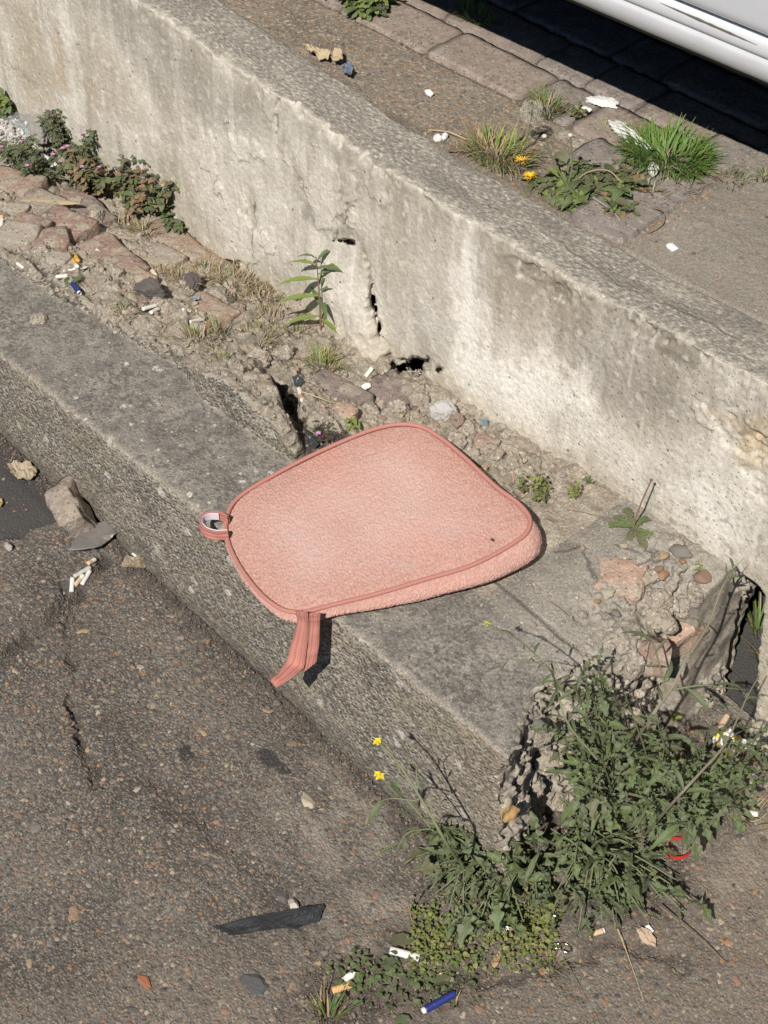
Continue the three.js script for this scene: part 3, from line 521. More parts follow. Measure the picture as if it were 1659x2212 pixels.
// stains, washed streaks and paler patches of render: picture place, half width and height in metres, colour, strength
const PALE = [0.64, 0.59, 0.50], WHITE = [0.78, 0.735, 0.645], GREY = [0.265, 0.238, 0.195], DARK = [0.13, 0.112, 0.09], OCHRE = [0.44, 0.34, 0.21], MID = [0.40, 0.35, 0.27];
const stains = [[1010, 660, 0.035, 0.13, WHITE, 0.9], [1060, 840, 0.10, 0.07, WHITE, 0.85], [1170, 880, 0.08, 0.10, WHITE, 0.75], [1265, 870, 0.03, 0.14, WHITE, 0.7], [1330, 980, 0.06, 0.06, PALE, 0.7], [1520, 1120, 0.07, 0.07, WHITE, 0.8], [1600, 1080, 0.05, 0.08, PALE, 0.7], [1570, 800, 0.05, 0.05, PALE, 0.6],
  [890, 560, 0.10, 0.10, MID, 0.5], [930, 690, 0.04, 0.10, GREY, 0.35], [1120, 620, 0.06, 0.10, MID, 0.6], [1170, 600, 0.05, 0.022, DARK, 0.9], [1215, 640, 0.03, 0.016, DARK, 0.85], [1120, 575, 0.04, 0.014, DARK, 0.7], [1400, 715, 0.08, 0.02, DARK, 0.75], [1470, 750, 0.04, 0.03, DARK, 0.6], [1350, 820, 0.07, 0.08, GREY, 0.65], [1430, 880, 0.06, 0.06, GREY, 0.5], [1250, 720, 0.05, 0.05, GREY, 0.5], [1420, 960, 0.05, 0.05, MID, 0.6], [1640, 960, 0.04, 0.05, OCHRE, 0.8], [1590, 930, 0.05, 0.02, OCHRE, 0.5],
  [480, 160, 0.012, 0.03, PALE, 0.95], [500, 185, 0.013, 0.025, PALE, 0.95], [618, 262, 0.020, 0.035, PALE, 0.9], [642, 330, 0.013, 0.035, PALE, 0.9], [700, 330, 0.03, 0.06, PALE, 0.5], [690, 480, 0.035, 0.020, GREY, 0.85], [655, 450, 0.016, 0.028, GREY, 0.8], [740, 500, 0.03, 0.012, GREY, 0.7], [600, 500, 0.03, 0.08, PALE, 0.5], [560, 450, 0.016, 0.10, PALE, 0.55], [640, 390, 0.03, 0.04, MID, 0.5],
  [330, 110, 0.10, 0.08, GREY, 0.45], [450, 200, 0.09, 0.06, GREY, 0.5], [540, 250, 0.06, 0.05, GREY, 0.45], [240, 30, 0.08, 0.06, GREY, 0.4], [145, 60, 0.025, 0.07, PALE, 0.7], [165, 160, 0.03, 0.10, PALE, 0.6], [150, 230, 0.04, 0.05, PALE, 0.55], [125, 130, 0.022, 0.06, OCHRE, 0.45], [140, 175, 0.012, 0.025, OCHRE, 0.5], [60, 110, 0.08, 0.12, OCHRE, 0.25], [205, 210, 0.012, 0.05, OCHRE, 0.4], [110, 110, 0.010, 0.030, PALE, 0.8], [45, 154, 0.045, 0.006, DARK, 0.5], [440, 350, 0.02, 0.09, PALE, 0.45], [300, 260, 0.10, 0.05, PALE, 0.3]].map(([a, b, rx, ry, c, s]) => { const p = atZ(a, b, ZW); return [p.x, p.y, rx, ry, c, s]; });
grain = 0.2;
const wallTex = paint(2048, 644, (u, v, o) => {
  const x = lerp(WX0, WX1, u), y = lerp(WY0, WY1, v), fine = n2(x * 420, y * 420);
  o[0] = 0.50; o[1] = 0.452; o[2] = 0.375; o[3] = 0.55;
  const m = fbm2(x * 7, y * 6, 5), st = fbm2(x * 34, y * 2.6, 4), st2 = fbm2(x * 80 + 3, y * 5, 3);
  mixc(o, 0.64, 0.58, 0.48, ss(0, 0.4, m) * 0.6); mixc(o, 0.38, 0.33, 0.255, ss(0, -0.4, m) * 0.55);
  mixc(o, 0.70, 0.65, 0.565, ss(0.05, 0.4, st) * 0.55); mixc(o, 0.31, 0.27, 0.205, ss(-0.02, -0.35, st) * 0.55); mixc(o, 0.33, 0.29, 0.22, ss(0.1, 0.4, st2) * 0.3);
  const wx = x + 0.014 * n2(x * 20, y * 20) + 0.006 * n2(x * 70, y * 70), wy = y + 0.02 * n2(x * 26 + 8, y * 12) + 0.006 * n2(x * 70 + 3, y * 70);
  for (const [a, b, rx, ry, c, s] of stains) { const dx = (wx - a) / rx, dy = (wy - b) / ry, q = dx * dx + dy * dy; if (q < 2) mixc(o, c[0], c[1], c[2], ss(1.6, 0.25, q + 0.5 * n2(x * 60, y * 45)) * s); }
  { const f = flake(x, y); mixc(o, 0.60, 0.545, 0.455, ss(0.0, 0.015, f) * 0.6); mixc(o, 0.16, 0.135, 0.10, ss(0.014, 0.002, Math.abs(f)) * 0.65 * ss(-0.1, 0.3, n2(x * 50, y * 50) + 0.1)); const dr = fbm2(x * 55 + 20, y * 1.4, 4); mixc(o, 0.27, 0.235, 0.18, ss(0.18, 0.30, dr) * 0.24 * ss(0.0, 0.25, y)); mixc(o, 0.74, 0.69, 0.60, ss(-0.20, -0.34, dr) * 0.25); }
  { const br = fbm2(x * 3.2 + 11, y * 3.6, 4) + 0.25 * st; mixc(o, 0.34, 0.285, 0.205, ss(0.04, 0.34, br) * 0.5); mixc(o, 0.66, 0.61, 0.53, ss(-0.06, -0.36, br) * 0.5); }
  // grime washed down from the top edge
  const below = wallTop(x) - y; mixc(o, 0.25, 0.218, 0.168, ss(0.13, 0.0, below + 0.10 * st + 0.05 * st2) * 0.5);
  mixc(o, 0.62, 0.56, 0.46, ss(0.012, 0.002, below + 0.012 * n2(x * 50, 3)) * 0.35);
  const foot = ss(0.07, -0.01, y - knots2(x) + 0.03 * n2(x * 15, y * 9)); mixc(o, 0.37, 0.315, 0.225, foot * 0.45);
  // speckles and pits
  const d1 = worley(x * 150, y * 150), pitZone = 0.2 + 0.8 * ss(-0.45, 0.0, x); if (wId > 215 + 25 * (1 - pitZone)) { const s = ss(0.2, 0.1, d1) * pitZone; mixc(o, 0.10, 0.085, 0.065, s * 0.8); o[3] -= 0.5 * s; }
  const d2 = worley(x * 48 + 5, y * 48); if (wId > 244) { const s = ss(0.12, 0.06, d2 + 0.04 * n2(x * 200, y * 200)); mixc(o, 0.08, 0.07, 0.055, s * 0.8); o[3] -= 0.5 * s; }
  const sp = ss(0.15, 0.4, fbm2(x * 55, y * 55, 4) + 0.25 * n2(x * 5 + 30, y * 5)) * ss(-0.5, 0.0, x); mixc(o, 0.20, 0.175, 0.135, sp * 0.55);
  { const wb = 0.004 * n2(x * 35, y * 35), wb2 = wb + 0.004 * n2(x * 90, y * 90) + 0.008 * n2(x * 18, y * 18), brk = ss(-0.15, 0.25, n2(x * 40 + 5, y * 40)); for (const [L, k] of [[wallCrack, 1], [wallCrack2, 1.4], [wallCrack3, 1.6], [wallCrack4, 1]]) { const d = lineDist(L, x + wb2 * k, y); mixc(o, 0.09, 0.075, 0.055, ss(0.0034, 0.0006, d) * 0.85 * (k === 1 ? 0.4 + 0.6 * brk : brk)); mixc(o, 0.30, 0.26, 0.19, ss(0.02, 0.0, d) * 0.22); } }
  o[3] += 0.3 * fbm2(x * 170, y * 170, 4);
  const gr = fbm2(x * 60, y * 45, 4); mixc(o, 0.33, 0.285, 0.215, ss(0.1, 0.45, gr) * 0.3); mixc(o, 0.70, 0.65, 0.565, ss(-0.1, -0.4, gr) * 0.4);
  const f = 1 + 0.17 * fine + 0.12 * n2(x * 160, y * 160); o[0] *= f; o[1] *= f; o[2] *= f;
});
grain = 0.36;
const copeTex = paint(2048, 110, (u, v, o) => {
  const x = lerp(WX0, WX1, u), z = lerp(-0.60, -0.47, v), fine = n2(x * 400, z * 400);
  o[0] = 0.238; o[1] = 0.214; o[2] = 0.177; o[3] = 0.5 + 0.35 * fbm2(x * 210, z * 240, 3);
  const m = fbm2(x * 14, z * 22, 4), k = fbm2(x * 110, z * 210, 4); mixc(o, 0.36, 0.32, 0.255, ss(0, 0.4, m) * 0.7); mixc(o, 0.13, 0.115, 0.095, ss(0.06, 0.3, k) * 0.75); mixc(o, 0.48, 0.435, 0.36, ss(-0.08, -0.35, k) * 0.75);
  mixc(o, 0.13, 0.115, 0.095, ss(0.1, 0.45, n2(x * 6 + 8, z * 25)) * 0.4);
  mixc(o, 0.54, 0.485, 0.39, ss(-0.497, -0.484, z + 0.012 * n2(x * 40, z * 40)) * 0.4);
  const cr = Math.abs(z + 0.53 + 0.012 * n2(x * 6, 3) + 0.004 * n2(x * 40, 2)); if (x > -0.35) { mixc(o, 0.09, 0.08, 0.065, ss(0.003, 0.0008, cr) * 0.7 * ss(-0.2, 0.2, n2(x * 9, 5) + 0.1)); }
  const f = 1 + 0.22 * fine; o[0] *= f; o[1] *= f; o[2] *= f;
});
const wall = thing('low_wall', 'low pale rendered concrete wall with streaked cracked face running diagonally behind the step', 'wall', new THREE.Vector3());
const wallMat = surf(wallTex, 0.0022), copeMat = surf(copeTex, 0.0045);
{
  const g = solid(sdWall, [WX0, -0.345, -0.60], [WX1, 0.425, -0.42], 0.003, [0, 1],
    (nx, ny, nz, x, y) => (ny > 0.75 * Math.hypot(nx, ny, nz) && y > 0.2 ? 1 : 0),
    [(x, y) => [(x - WX0) / (WX1 - WX0), (y - WY0) / (WY1 - WY0)], (x, y, z) => [(x - WX0) / (WX1 - WX0), (z + 0.60) / 0.13]]);
  part('rendered_face', g[0], wallMat, wall); part('wall_top', g[1], copeMat, wall);
  for (const [x0, x1] of [[-6, WX0 + 0.004], [WX1 - 0.004, 5]]) { const b = new THREE.BoxGeometry(x1 - x0, 0.36 + wallTop(x0 < -2 ? -1.8 : 0.62), 0.108); b.translate((x0 + x1) / 2, (wallTop(x0 < -2 ? -1.8 : 0.62) - 0.36) / 2, -0.534); part('wall_run', b, wallMat, wall); }
}

// ------------------------------------------------------------------ the upper pavement behind the wall
const PY = 0.315;                                            // its level
const yard = structure('car_park');
const CX0 = -2.0, CX1 = 0.5, CZ0 = -1.15, CZ1 = -0.572;
const weedSoil = [[1100, 360, 0.05], [1200, 420, 0.07], [1290, 450, 0.07], [1350, 480, 0.05], [1450, 380, 0.07], [1020, 330, 0.05], [960, 295, 0.03], [1560, 385, 0.03], [720, 120, 0.04]].map(([a, b, r]) => { const p = atY(a, b, PY); return [p.x, p.z, r]; });
function yardH(x, z) {
  let y = PY + 0.004 * fbm2(x * 6, z * 6, 3) + 0.0022 * fbm2(x * 60, z * 60, 3) + 0.010 * ss(-0.62, -0.585, z) * ss(-0.2, 0.4, n2(x * 8, 3)) * (x < -0.15 ? 1 : 0);
  y += near(weedSoil, x, z) * (0.004 + 0.012 * fbm2(x * 50, z * 50, 3));
  const slabTop = ss(-0.150, -0.135, x - 0.08 * (z + 0.6) + 0.002 * n2(x * 40, z * 40)); y += 0.009 * slabTop;
  if (z < -0.775 && slabTop < 0.5) y -= 0.004;
  if (slabTop > 0.5) y += 0.0003 * Math.sin((z + x * 0.12) * 190) * ss(-0.2, 0.5, n2(x * 7, z * 7) + 0.4);
  y = lerp(Math.min(y, wallTop(x) - 0.003), y, ss(-0.60, -0.72, z)); if (z > -0.594) y = Math.min(y, wallTop(x) - 0.008);
  return y;
}
const yardP = (px, py) => atGround(px, py, (x, z) => (z < -0.778 && x - 0.08 * (z + 0.6) < -0.15 ? PY + 0.0045 : yardH(x, z)));
const whiteMud = [[1302, 222, 0.022, 0.010], [1430, 280, 0.03, 0.02], [1250, 300, 0.05, 0.02], [1380, 235, 0.06, 0.02]].map(([a, b, rx, ry], i) => { const p = atY(a, b, PY); return [p.x, p.z, rx, ry, i ? 0.3 : 0.9]; });
grain = 0.36;
const yardTex = paint(2048, 463, (u, v, o) => {
  const x = lerp(CX0, CX1, u), z = lerp(CZ0, CZ1, v), fine = n2(x * 420, z * 420);
  o[0] = 0.20; o[1] = 0.165; o[2] = 0.125; o[3] = 0.5 + 0.3 * fbm2(x * 160, z * 160, 3);
  const m = fbm2(x * 9, z * 9, 4); mixc(o, 0.26, 0.215, 0.165, ss(0, 0.4, m) * 0.6); mixc(o, 0.12, 0.10, 0.08, ss(0, -0.4, m) * 0.6);
  const slabTop = ss(-0.150, -0.138, x - 0.08 * (z + 0.6));
  const w = worley(x * 100, z * 130); const s = ss(0.5, 0.32, w) * (1 - 0.7 * slabTop); if (wId > 120) { const k = wId % 6; if (k === 0) mixc(o, 0.33, 0.17, 0.085, s * 0.7); else if (k < 3) mixc(o, 0.36, 0.29, 0.20, s * 0.65); else if (k < 4) mixc(o, 0.10, 0.09, 0.08, s * 0.6); else mixc(o, 0.24, 0.19, 0.14, s * 0.6); o[3] += 0.25 * s; }
  const w2 = worley(x * 260, z * 300); if (wId > 170) mixc(o, 0.36, 0.31, 0.25, ss(0.45, 0.2, w2) * 0.6); else if (wId < 60) mixc(o, 0.05, 0.042, 0.035, ss(0.45, 0.2, w2) * 0.6);
  mixc(o, 0.235, 0.212, 0.178, slabTop * 0.55);
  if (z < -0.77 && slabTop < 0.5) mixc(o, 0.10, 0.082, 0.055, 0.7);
  const soil = near(weedSoil, x, z); mixc(o, 0.13 + 0.05 * fine, 0.10 + 0.04 * fine, 0.072 + 0.03 * fine, soil * ss(-0.4, 0.3, fbm2(x * 30, z * 30, 3)) * 0.85);
  const edge = ss(0.03, 0.0, Math.abs(z + 0.598) + 0.01 * n2(x * 20, 2)); mixc(o, 0.12, 0.10, 0.07, edge * 0.5 * (1 - slabTop));
  for (const [a, b, rx, ry, t] of whiteMud) { const d = Math.hypot((x - a) / rx, (z - b) / ry) + 0.5 * n2(x * 60, z * 60); mixc(o, 0.62, 0.58, 0.51, ss(1.1, 0.6, d) * t); }
  const f = 1 + 0.24 * fine + 0.12 * n2(x * 150, z * 150); o[0] *= f; o[1] *= f; o[2] *= f;
});
const yardMat = surf(yardTex, 0.0025);
{
  const nu = 500, nv = 150;
  part('pavement_surface', sheet(nu, nv, (u, v) => { const x = lerp(CX0, CX1, u), z = lerp(CZ0, CZ1, v); return [x, yardH(x, z), z]; }, (a, u, v) => [u, v]), yardMat, yard);
  const far = sheet(80, 80, (u, v) => { const x = lerp(-1, 1, u), X = Math.sign(x) * (Math.abs(x) * 3 + Math.pow(Math.abs(x), 4) * 57) - 0.6, Z = -0.586 - v * 3 - Math.pow(v, 4) * 57; return [X, PY - 0.03, Z]; }, (a) => [a[0] / 2.5, a[2] / 0.565]);
  part('pavement_beyond', far, yardMat, yard);
  const bank = new THREE.BoxGeometry(60, 2.2, 0.05); bank.translate(-0.6, PY - 1.14, -0.86); part('bank', bank, rawMat, yard);
}
scatter(yard, 'pavement_aggregate', 5000, 15, (r) => {
  const x = lerp(-1.6, 0.3, r()), z = lerp(-0.60, x > -0.12 ? -1.1 : -0.78, r()); if (!inView(x, PY, z) || (x > -0.13 && r() < 0.5)) return;
  const s = 0.0016 + 0.0036 * Math.pow(r(), 2); return [x, yardH(x, z) - s * 0.2, z, s, 0.3, 0.6, [0.20, 0.165, 0.125]];
}, smallRock, 0.55);
scatter(yard, 'pavement_grit', 1500, 16, (r) => { const [a, b, q] = weedSoil[Math.floor(r() * weedSoil.length)], x = a + (r() + r() - 1) * q * 1.6, z = Math.min(-0.59, b + (r() + r() - 1) * q * 1.6), s = 0.001 + 0.003 * r() * r() * r(); return [x, yardH(x, z) + s * 0.3, z, s, 2, 1, [0.28, 0.24, 0.19]]; }, smallRock, 0.6);
// bricks and pavers: a worn block, its long side along x
function brickGeo(seed, L, W, H, worn = 0.004, nx = 18, nz = 9) {
  const g = bare(new THREE.BoxGeometry(L, H, W, nx, 3, nz)), p = g.attributes.position, k = seed * 3.7;
  for (let i = 0; i < p.count; i++) {
    let x = p.getX(i), y = p.getY(i), z = p.getZ(i); const ex = L / 2 - Math.abs(x), ez = W / 2 - Math.abs(z), ey = H / 2 - Math.abs(y), e = Math.min(ex, ez), rr = worn * 2;
    if (y > 0) { const t = Math.max(0, rr - e) / rr; y -= worn * 0.7 * t * t * (1 + 0.8 * n2(x * 60 + k, z * 60)); y += 0.0022 * n2(x * 40 + k, z * 40) + 0.0012 * n2(x * 130 + k, z * 130); }
    const s = worn * 0.9; x += s * n3(x * 30 + k, y * 30, z * 30) * (ex < 0.004 ? 1 : 0); z += s * n3(x * 30 + k, y * 30 + 9, z * 30) * (ez < 0.004 ? 1 : 0);
    const c = Math.max(0, 0.007 - Math.hypot(ex, ez)) * 0.5; x -= Math.sign(x) * c; z -= Math.sign(z) * c;
    p.setXYZ(i, x, y, z);
  }
  g.computeVertexNormals();
  return g;
}
const brickTex = (base, dark, light, seed) => paint(256, 256, (u, v, o) => {
  const x = u * 0.2, y = v * 0.2, f = n2(x * 400 + seed, y * 400), m = fbm2(x * 40 + seed, y * 40, 4);
  o[0] = base[0]; o[1] = base[1]; o[2] = base[2]; o[3] = 0.5 + 0.4 * fbm2(x * 150 + seed, y * 150, 4);
  mixc(o, ...dark, ss(0.05, 0.4, m) * 0.7); mixc(o, ...light, ss(0.0, -0.4, m) * 0.7);
  if (seed >= 30) mixc(o, 0.31, 0.265, 0.205, 0.18 + 0.72 * ss(-0.06, 0.26, fbm2(x * 22 + seed * 3, y * 22, 4)));
  const w = worley(x * 160 + seed, y * 160); if (wId > 190) mixc(o, light[0] * 1.3, light[1] * 1.3, light[2] * 1.3, ss(0.4, 0.2, w) * 0.6); else if (wId < 40) mixc(o, dark[0] * 0.4, dark[1] * 0.4, dark[2] * 0.4, ss(0.4, 0.2, w) * 0.7);
  const q = 1 + 0.2 * f; o[0] *= q; o[1] *= q; o[2] *= q;
});
function boxUV(g, s = 5) { const p = g.attributes.position, n = g.attributes.normal, uv = new Float32Array(p.count * 2); for (let i = 0; i < p.count; i++) { const a = Math.abs(n.getX(i)), b = Math.abs(n.getY(i)), c = Math.abs(n.getZ(i)), x = p.getX(i), y = p.getY(i), z = p.getZ(i); uv.set(b >= a && b >= c ? [x * s, z * s] : a > c ? [z * s, y * s] : [x * s, y * s], i * 2); } g.setAttribute('uv', new THREE.BufferAttribute(uv, 2)); return g; }
const paverMats = [[[0.235, 0.188, 0.155], [0.17, 0.138, 0.115], [0.30, 0.25, 0.21]], [[0.26, 0.205, 0.165], [0.19, 0.15, 0.12], [0.32, 0.265, 0.22]], [[0.22, 0.185, 0.16], [0.16, 0.135, 0.12], [0.29, 0.25, 0.215]]].map((c, i) => surf(brickTex(...c, i * 9), 0.002));
const brickMats = [[[0.245, 0.15, 0.118], [0.16, 0.10, 0.082], [0.33, 0.27, 0.215]], [[0.24, 0.18, 0.15], [0.17, 0.13, 0.11], [0.33, 0.28, 0.225]], [[0.28, 0.185, 0.135], [0.20, 0.13, 0.10], [0.36, 0.29, 0.22]], [[0.17, 0.125, 0.115], [0.12, 0.09, 0.085], [0.22, 0.175, 0.155]], [[0.30, 0.255, 0.205], [0.22, 0.185, 0.15], [0.37, 0.32, 0.26]], [[0.40, 0.255, 0.19], [0.30, 0.20, 0.15], [0.46, 0.34, 0.265]]].map((c, i) => surf(brickTex(...c, 30 + i * 9), 0.003));
{
  const r = rng(41), geo = [1, 2, 3, 4].map((s) => boxUV(brickGeo(s, 0.2125, 0.1025, 0.06, 0.0022))), half = [5, 6].map((s) => boxUV(brickGeo(s, 0.102, 0.102, 0.06, 0.0022)));
  for (let row = 0; row < 7; row++) for (let x1 = -0.165 - 0.05 * r(); x1 > -1.8;) {
    const small = r() < 0.5, L = small ? 0.1055 : 0.216, x = x1 - L / 2, z = -0.832 - row * 0.106; x1 -= L;
    const m = part('paver', small ? half[Math.floor(r() * 2)] : geo[Math.floor(r() * 4)], paverMats[Math.floor(r() * 3)], yard); m.position.set(x + (r() - 0.5) * 0.004, PY - 0.028 + r() * 0.004, z + (r() - 0.5) * 0.003); m.rotation.set((r() - 0.5) * 0.03, (r() - 0.5) * 0.04 + (r() > 0.5 ? Math.PI : 0), (r() - 0.5) * 0.03);
  }
  for (const [x, z, a] of [[-0.205, -0.70, 1.62], [-0.31, -0.735, 0.03], [-0.19, -0.83, 1.58]]) { const m = part('paver', (a > 1 ? geo : half)[0], paverMats[2], yard); m.position.set(x, PY - 0.022, z); m.rotation.y = a; }
}

// ------------------------------------------------------------------ the parked car
grain = 0.03;
{
  const car = thing('parked_car', 'white parked car, lower door and scuffed sill, at the top right over a black shadow', 'car', new THREE.Vector3(-0.15, PY, -0.7235), 0.038);
  const white = new THREE.MeshPhysicalMaterial({ color: C(0.62, 0.625, 0.64), roughness: 0.38, clearcoat: 0.6, clearcoatRoughness: 0.25, side: THREE.DoubleSide });
  const black = mat([0.012, 0.012, 0.013], 0.7), glass = new THREE.MeshPhysicalMaterial({ color: C(0.02, 0.025, 0.03), roughness: 0.08, side: THREE.DoubleSide }), chrome = mat([0.6, 0.6, 0.62], 0.3, { metalness: 1 });
  const sillTex = paint(512, 64, (u, v, o) => { const x = u * 4.2, g = fbm2(x * 8, v * 3, 4); o[0] = 0.60; o[1] = 0.60; o[2] = 0.605; mixc(o, 0.42, 0.41, 0.39, ss(0.6, 0.1, v + 0.25 * g) * 0.55); mixc(o, 0.42, 0.40, 0.37, ss(0.25, 0.5, fbm2(x * 12, v * 3, 3)) * 0.2); o[3] = 0.5; });
  const dirty = new THREE.MeshPhysicalMaterial({ map: sillTex.map, roughness: 0.42, clearcoat: 0.4, clearcoatRoughness: 0.35, side: THREE.DoubleSide });
  const X0 = -2.6, X1 = 1.7, loft = (prof, n = 2, x0 = X0, x1 = X1) => sheet(prof.length, n, (u, v, i) => [lerp(x0, x1, v), prof[i][1], prof[i][0]], (a, u, v) => [v, u]);
  const round = (pts, n = 40) => new THREE.CatmullRomCurve3(pts.map(([a, b]) => new THREE.Vector3(a, b, 0)), false, 'centripetal').getPoints(n).map((p) => [p.x, p.y]);
  part('sill', loft(round([[-0.10, 0.258], [-0.02, 0.252], [-0.002, 0.25], [0.010, 0.256], [0.018, 0.270], [0.020, 0.284], [0.018, 0.292], [0.022, 0.296], [0.024, 0.306], [0.022, 0.316], [0.012, 0.322], [-0.01, 0.323]], 60), 40, -1.5, 0.75), dirty, car, 'grimy white sill under the door');
  const side = round([[0.004, 0.318], [0.018, 0.324], [0.028, 0.332], [0.036, 0.36], [0.050, 0.44], [0.062, 0.56], [0.066, 0.70], [0.058, 0.84], [0.040, 0.92]]);
  part('door', loft(side, 6, -0.55, 0.745), white, car); part('rear_door', loft(side, 6, -1.495, -0.558), white, car);
  const wing = round([[-0.02, 0.27], [0.02, 0.32], [0.05, 0.44], [0.064, 0.56], [0.066, 0.70], [0.058, 0.84], [0.040, 0.92]]);
  for (const [a, b] of [[-2.0, -1.50], [0.75, 1.1]]) part('wing', loft(wing, 4, a, b), white, car);
  part('bumper', loft(wing, 4, -2.75, -2.4), white, car); part('bumper', loft(wing, 4, 1.5, 1.85), white, car);
  const top = [[0.04, 0.92], [-0.02, 0.96], [-0.22, 1.36], [-0.34, 1.42], [-1.30, 1.42], [-1.42, 1.36], [-1.62, 0.96], [-1.68, 0.92]];
  part('glasshouse', sheet(top.length, 12, (u, v, i) => { const e = Math.sin(Math.PI * v), h = Math.min(1, e * 2.2), y = 0.92 + (top[i][1] - 0.92) * h; return [lerp(-2.3, 0.9, v), y, top[i][0]]; }), glass, car);
  part('roof', sheet(6, 12, (u, v) => [lerp(-1.75, 0.15, v), 1.435 - 0.03 * (2 * v - 1) ** 4, lerp(-0.30, -1.34, u)]), white, car);
  const deck = sheet(2, 2, (u, v) => [lerp(-2.75, 1.85, v), 0.93, lerp(0.04, -1.68, u)]); part('bonnet', deck, white, car);
  const far = sheet(2, 2, (u, v) => [lerp(-2.75, 1.85, v), lerp(0.02, 0.93, u), -1.70]); part('far_side', far, white, car);
  for (const x of [-2.75, 1.85]) part('end_panel', sheet(2, 2, (u, v) => [x, lerp(0.06, 0.93, u), lerp(0.04, -1.70, v)]), white, car);
  part('underbody', sheet(2, 6, (u, v, i, j) => [lerp(-2.75, 1.85, u), [0.262, 0.25, 0.17, 0.14, 0.14, 0.14][j], [-0.02, -0.07, -0.12, -0.4, -1.2, -1.70][j]]), black, car);
  for (const [x, z] of [[-2.2, -0.12], [1.3, -0.12], [-2.2, -1.58], [1.3, -1.58]]) { const w = new THREE.TorusGeometry(0.24, 0.085, 12, 36); w.translate(0, 0, 0); const t = part('wheel', w, black, car); t.position.set(x, 0.32, z); const rim = new THREE.CylinderGeometry(0.19, 0.19, 0.12, 28); rim.rotateX(Math.PI / 2); part('rim', rim, chrome, t); }
  // worn strip of paint under the door gap
  part('paint_scrape', sheet(40, 5, (u, v) => { const x = lerp(-0.06, 0.10, u), w = (0.0016 + 0.0016 * n2(u * 9, 3)) * Math.sin(Math.PI * u) + 0.0003, y = 0.312 - 0.003 * u + (v - 0.5) * 2 * w; return [x, y, 0.0238 + 0.0006 - (y - 0.306) * 0.12]; }), mat([0.12, 0.10, 0.085], 0.8), car, 'dark scrape in the sill paint');
}

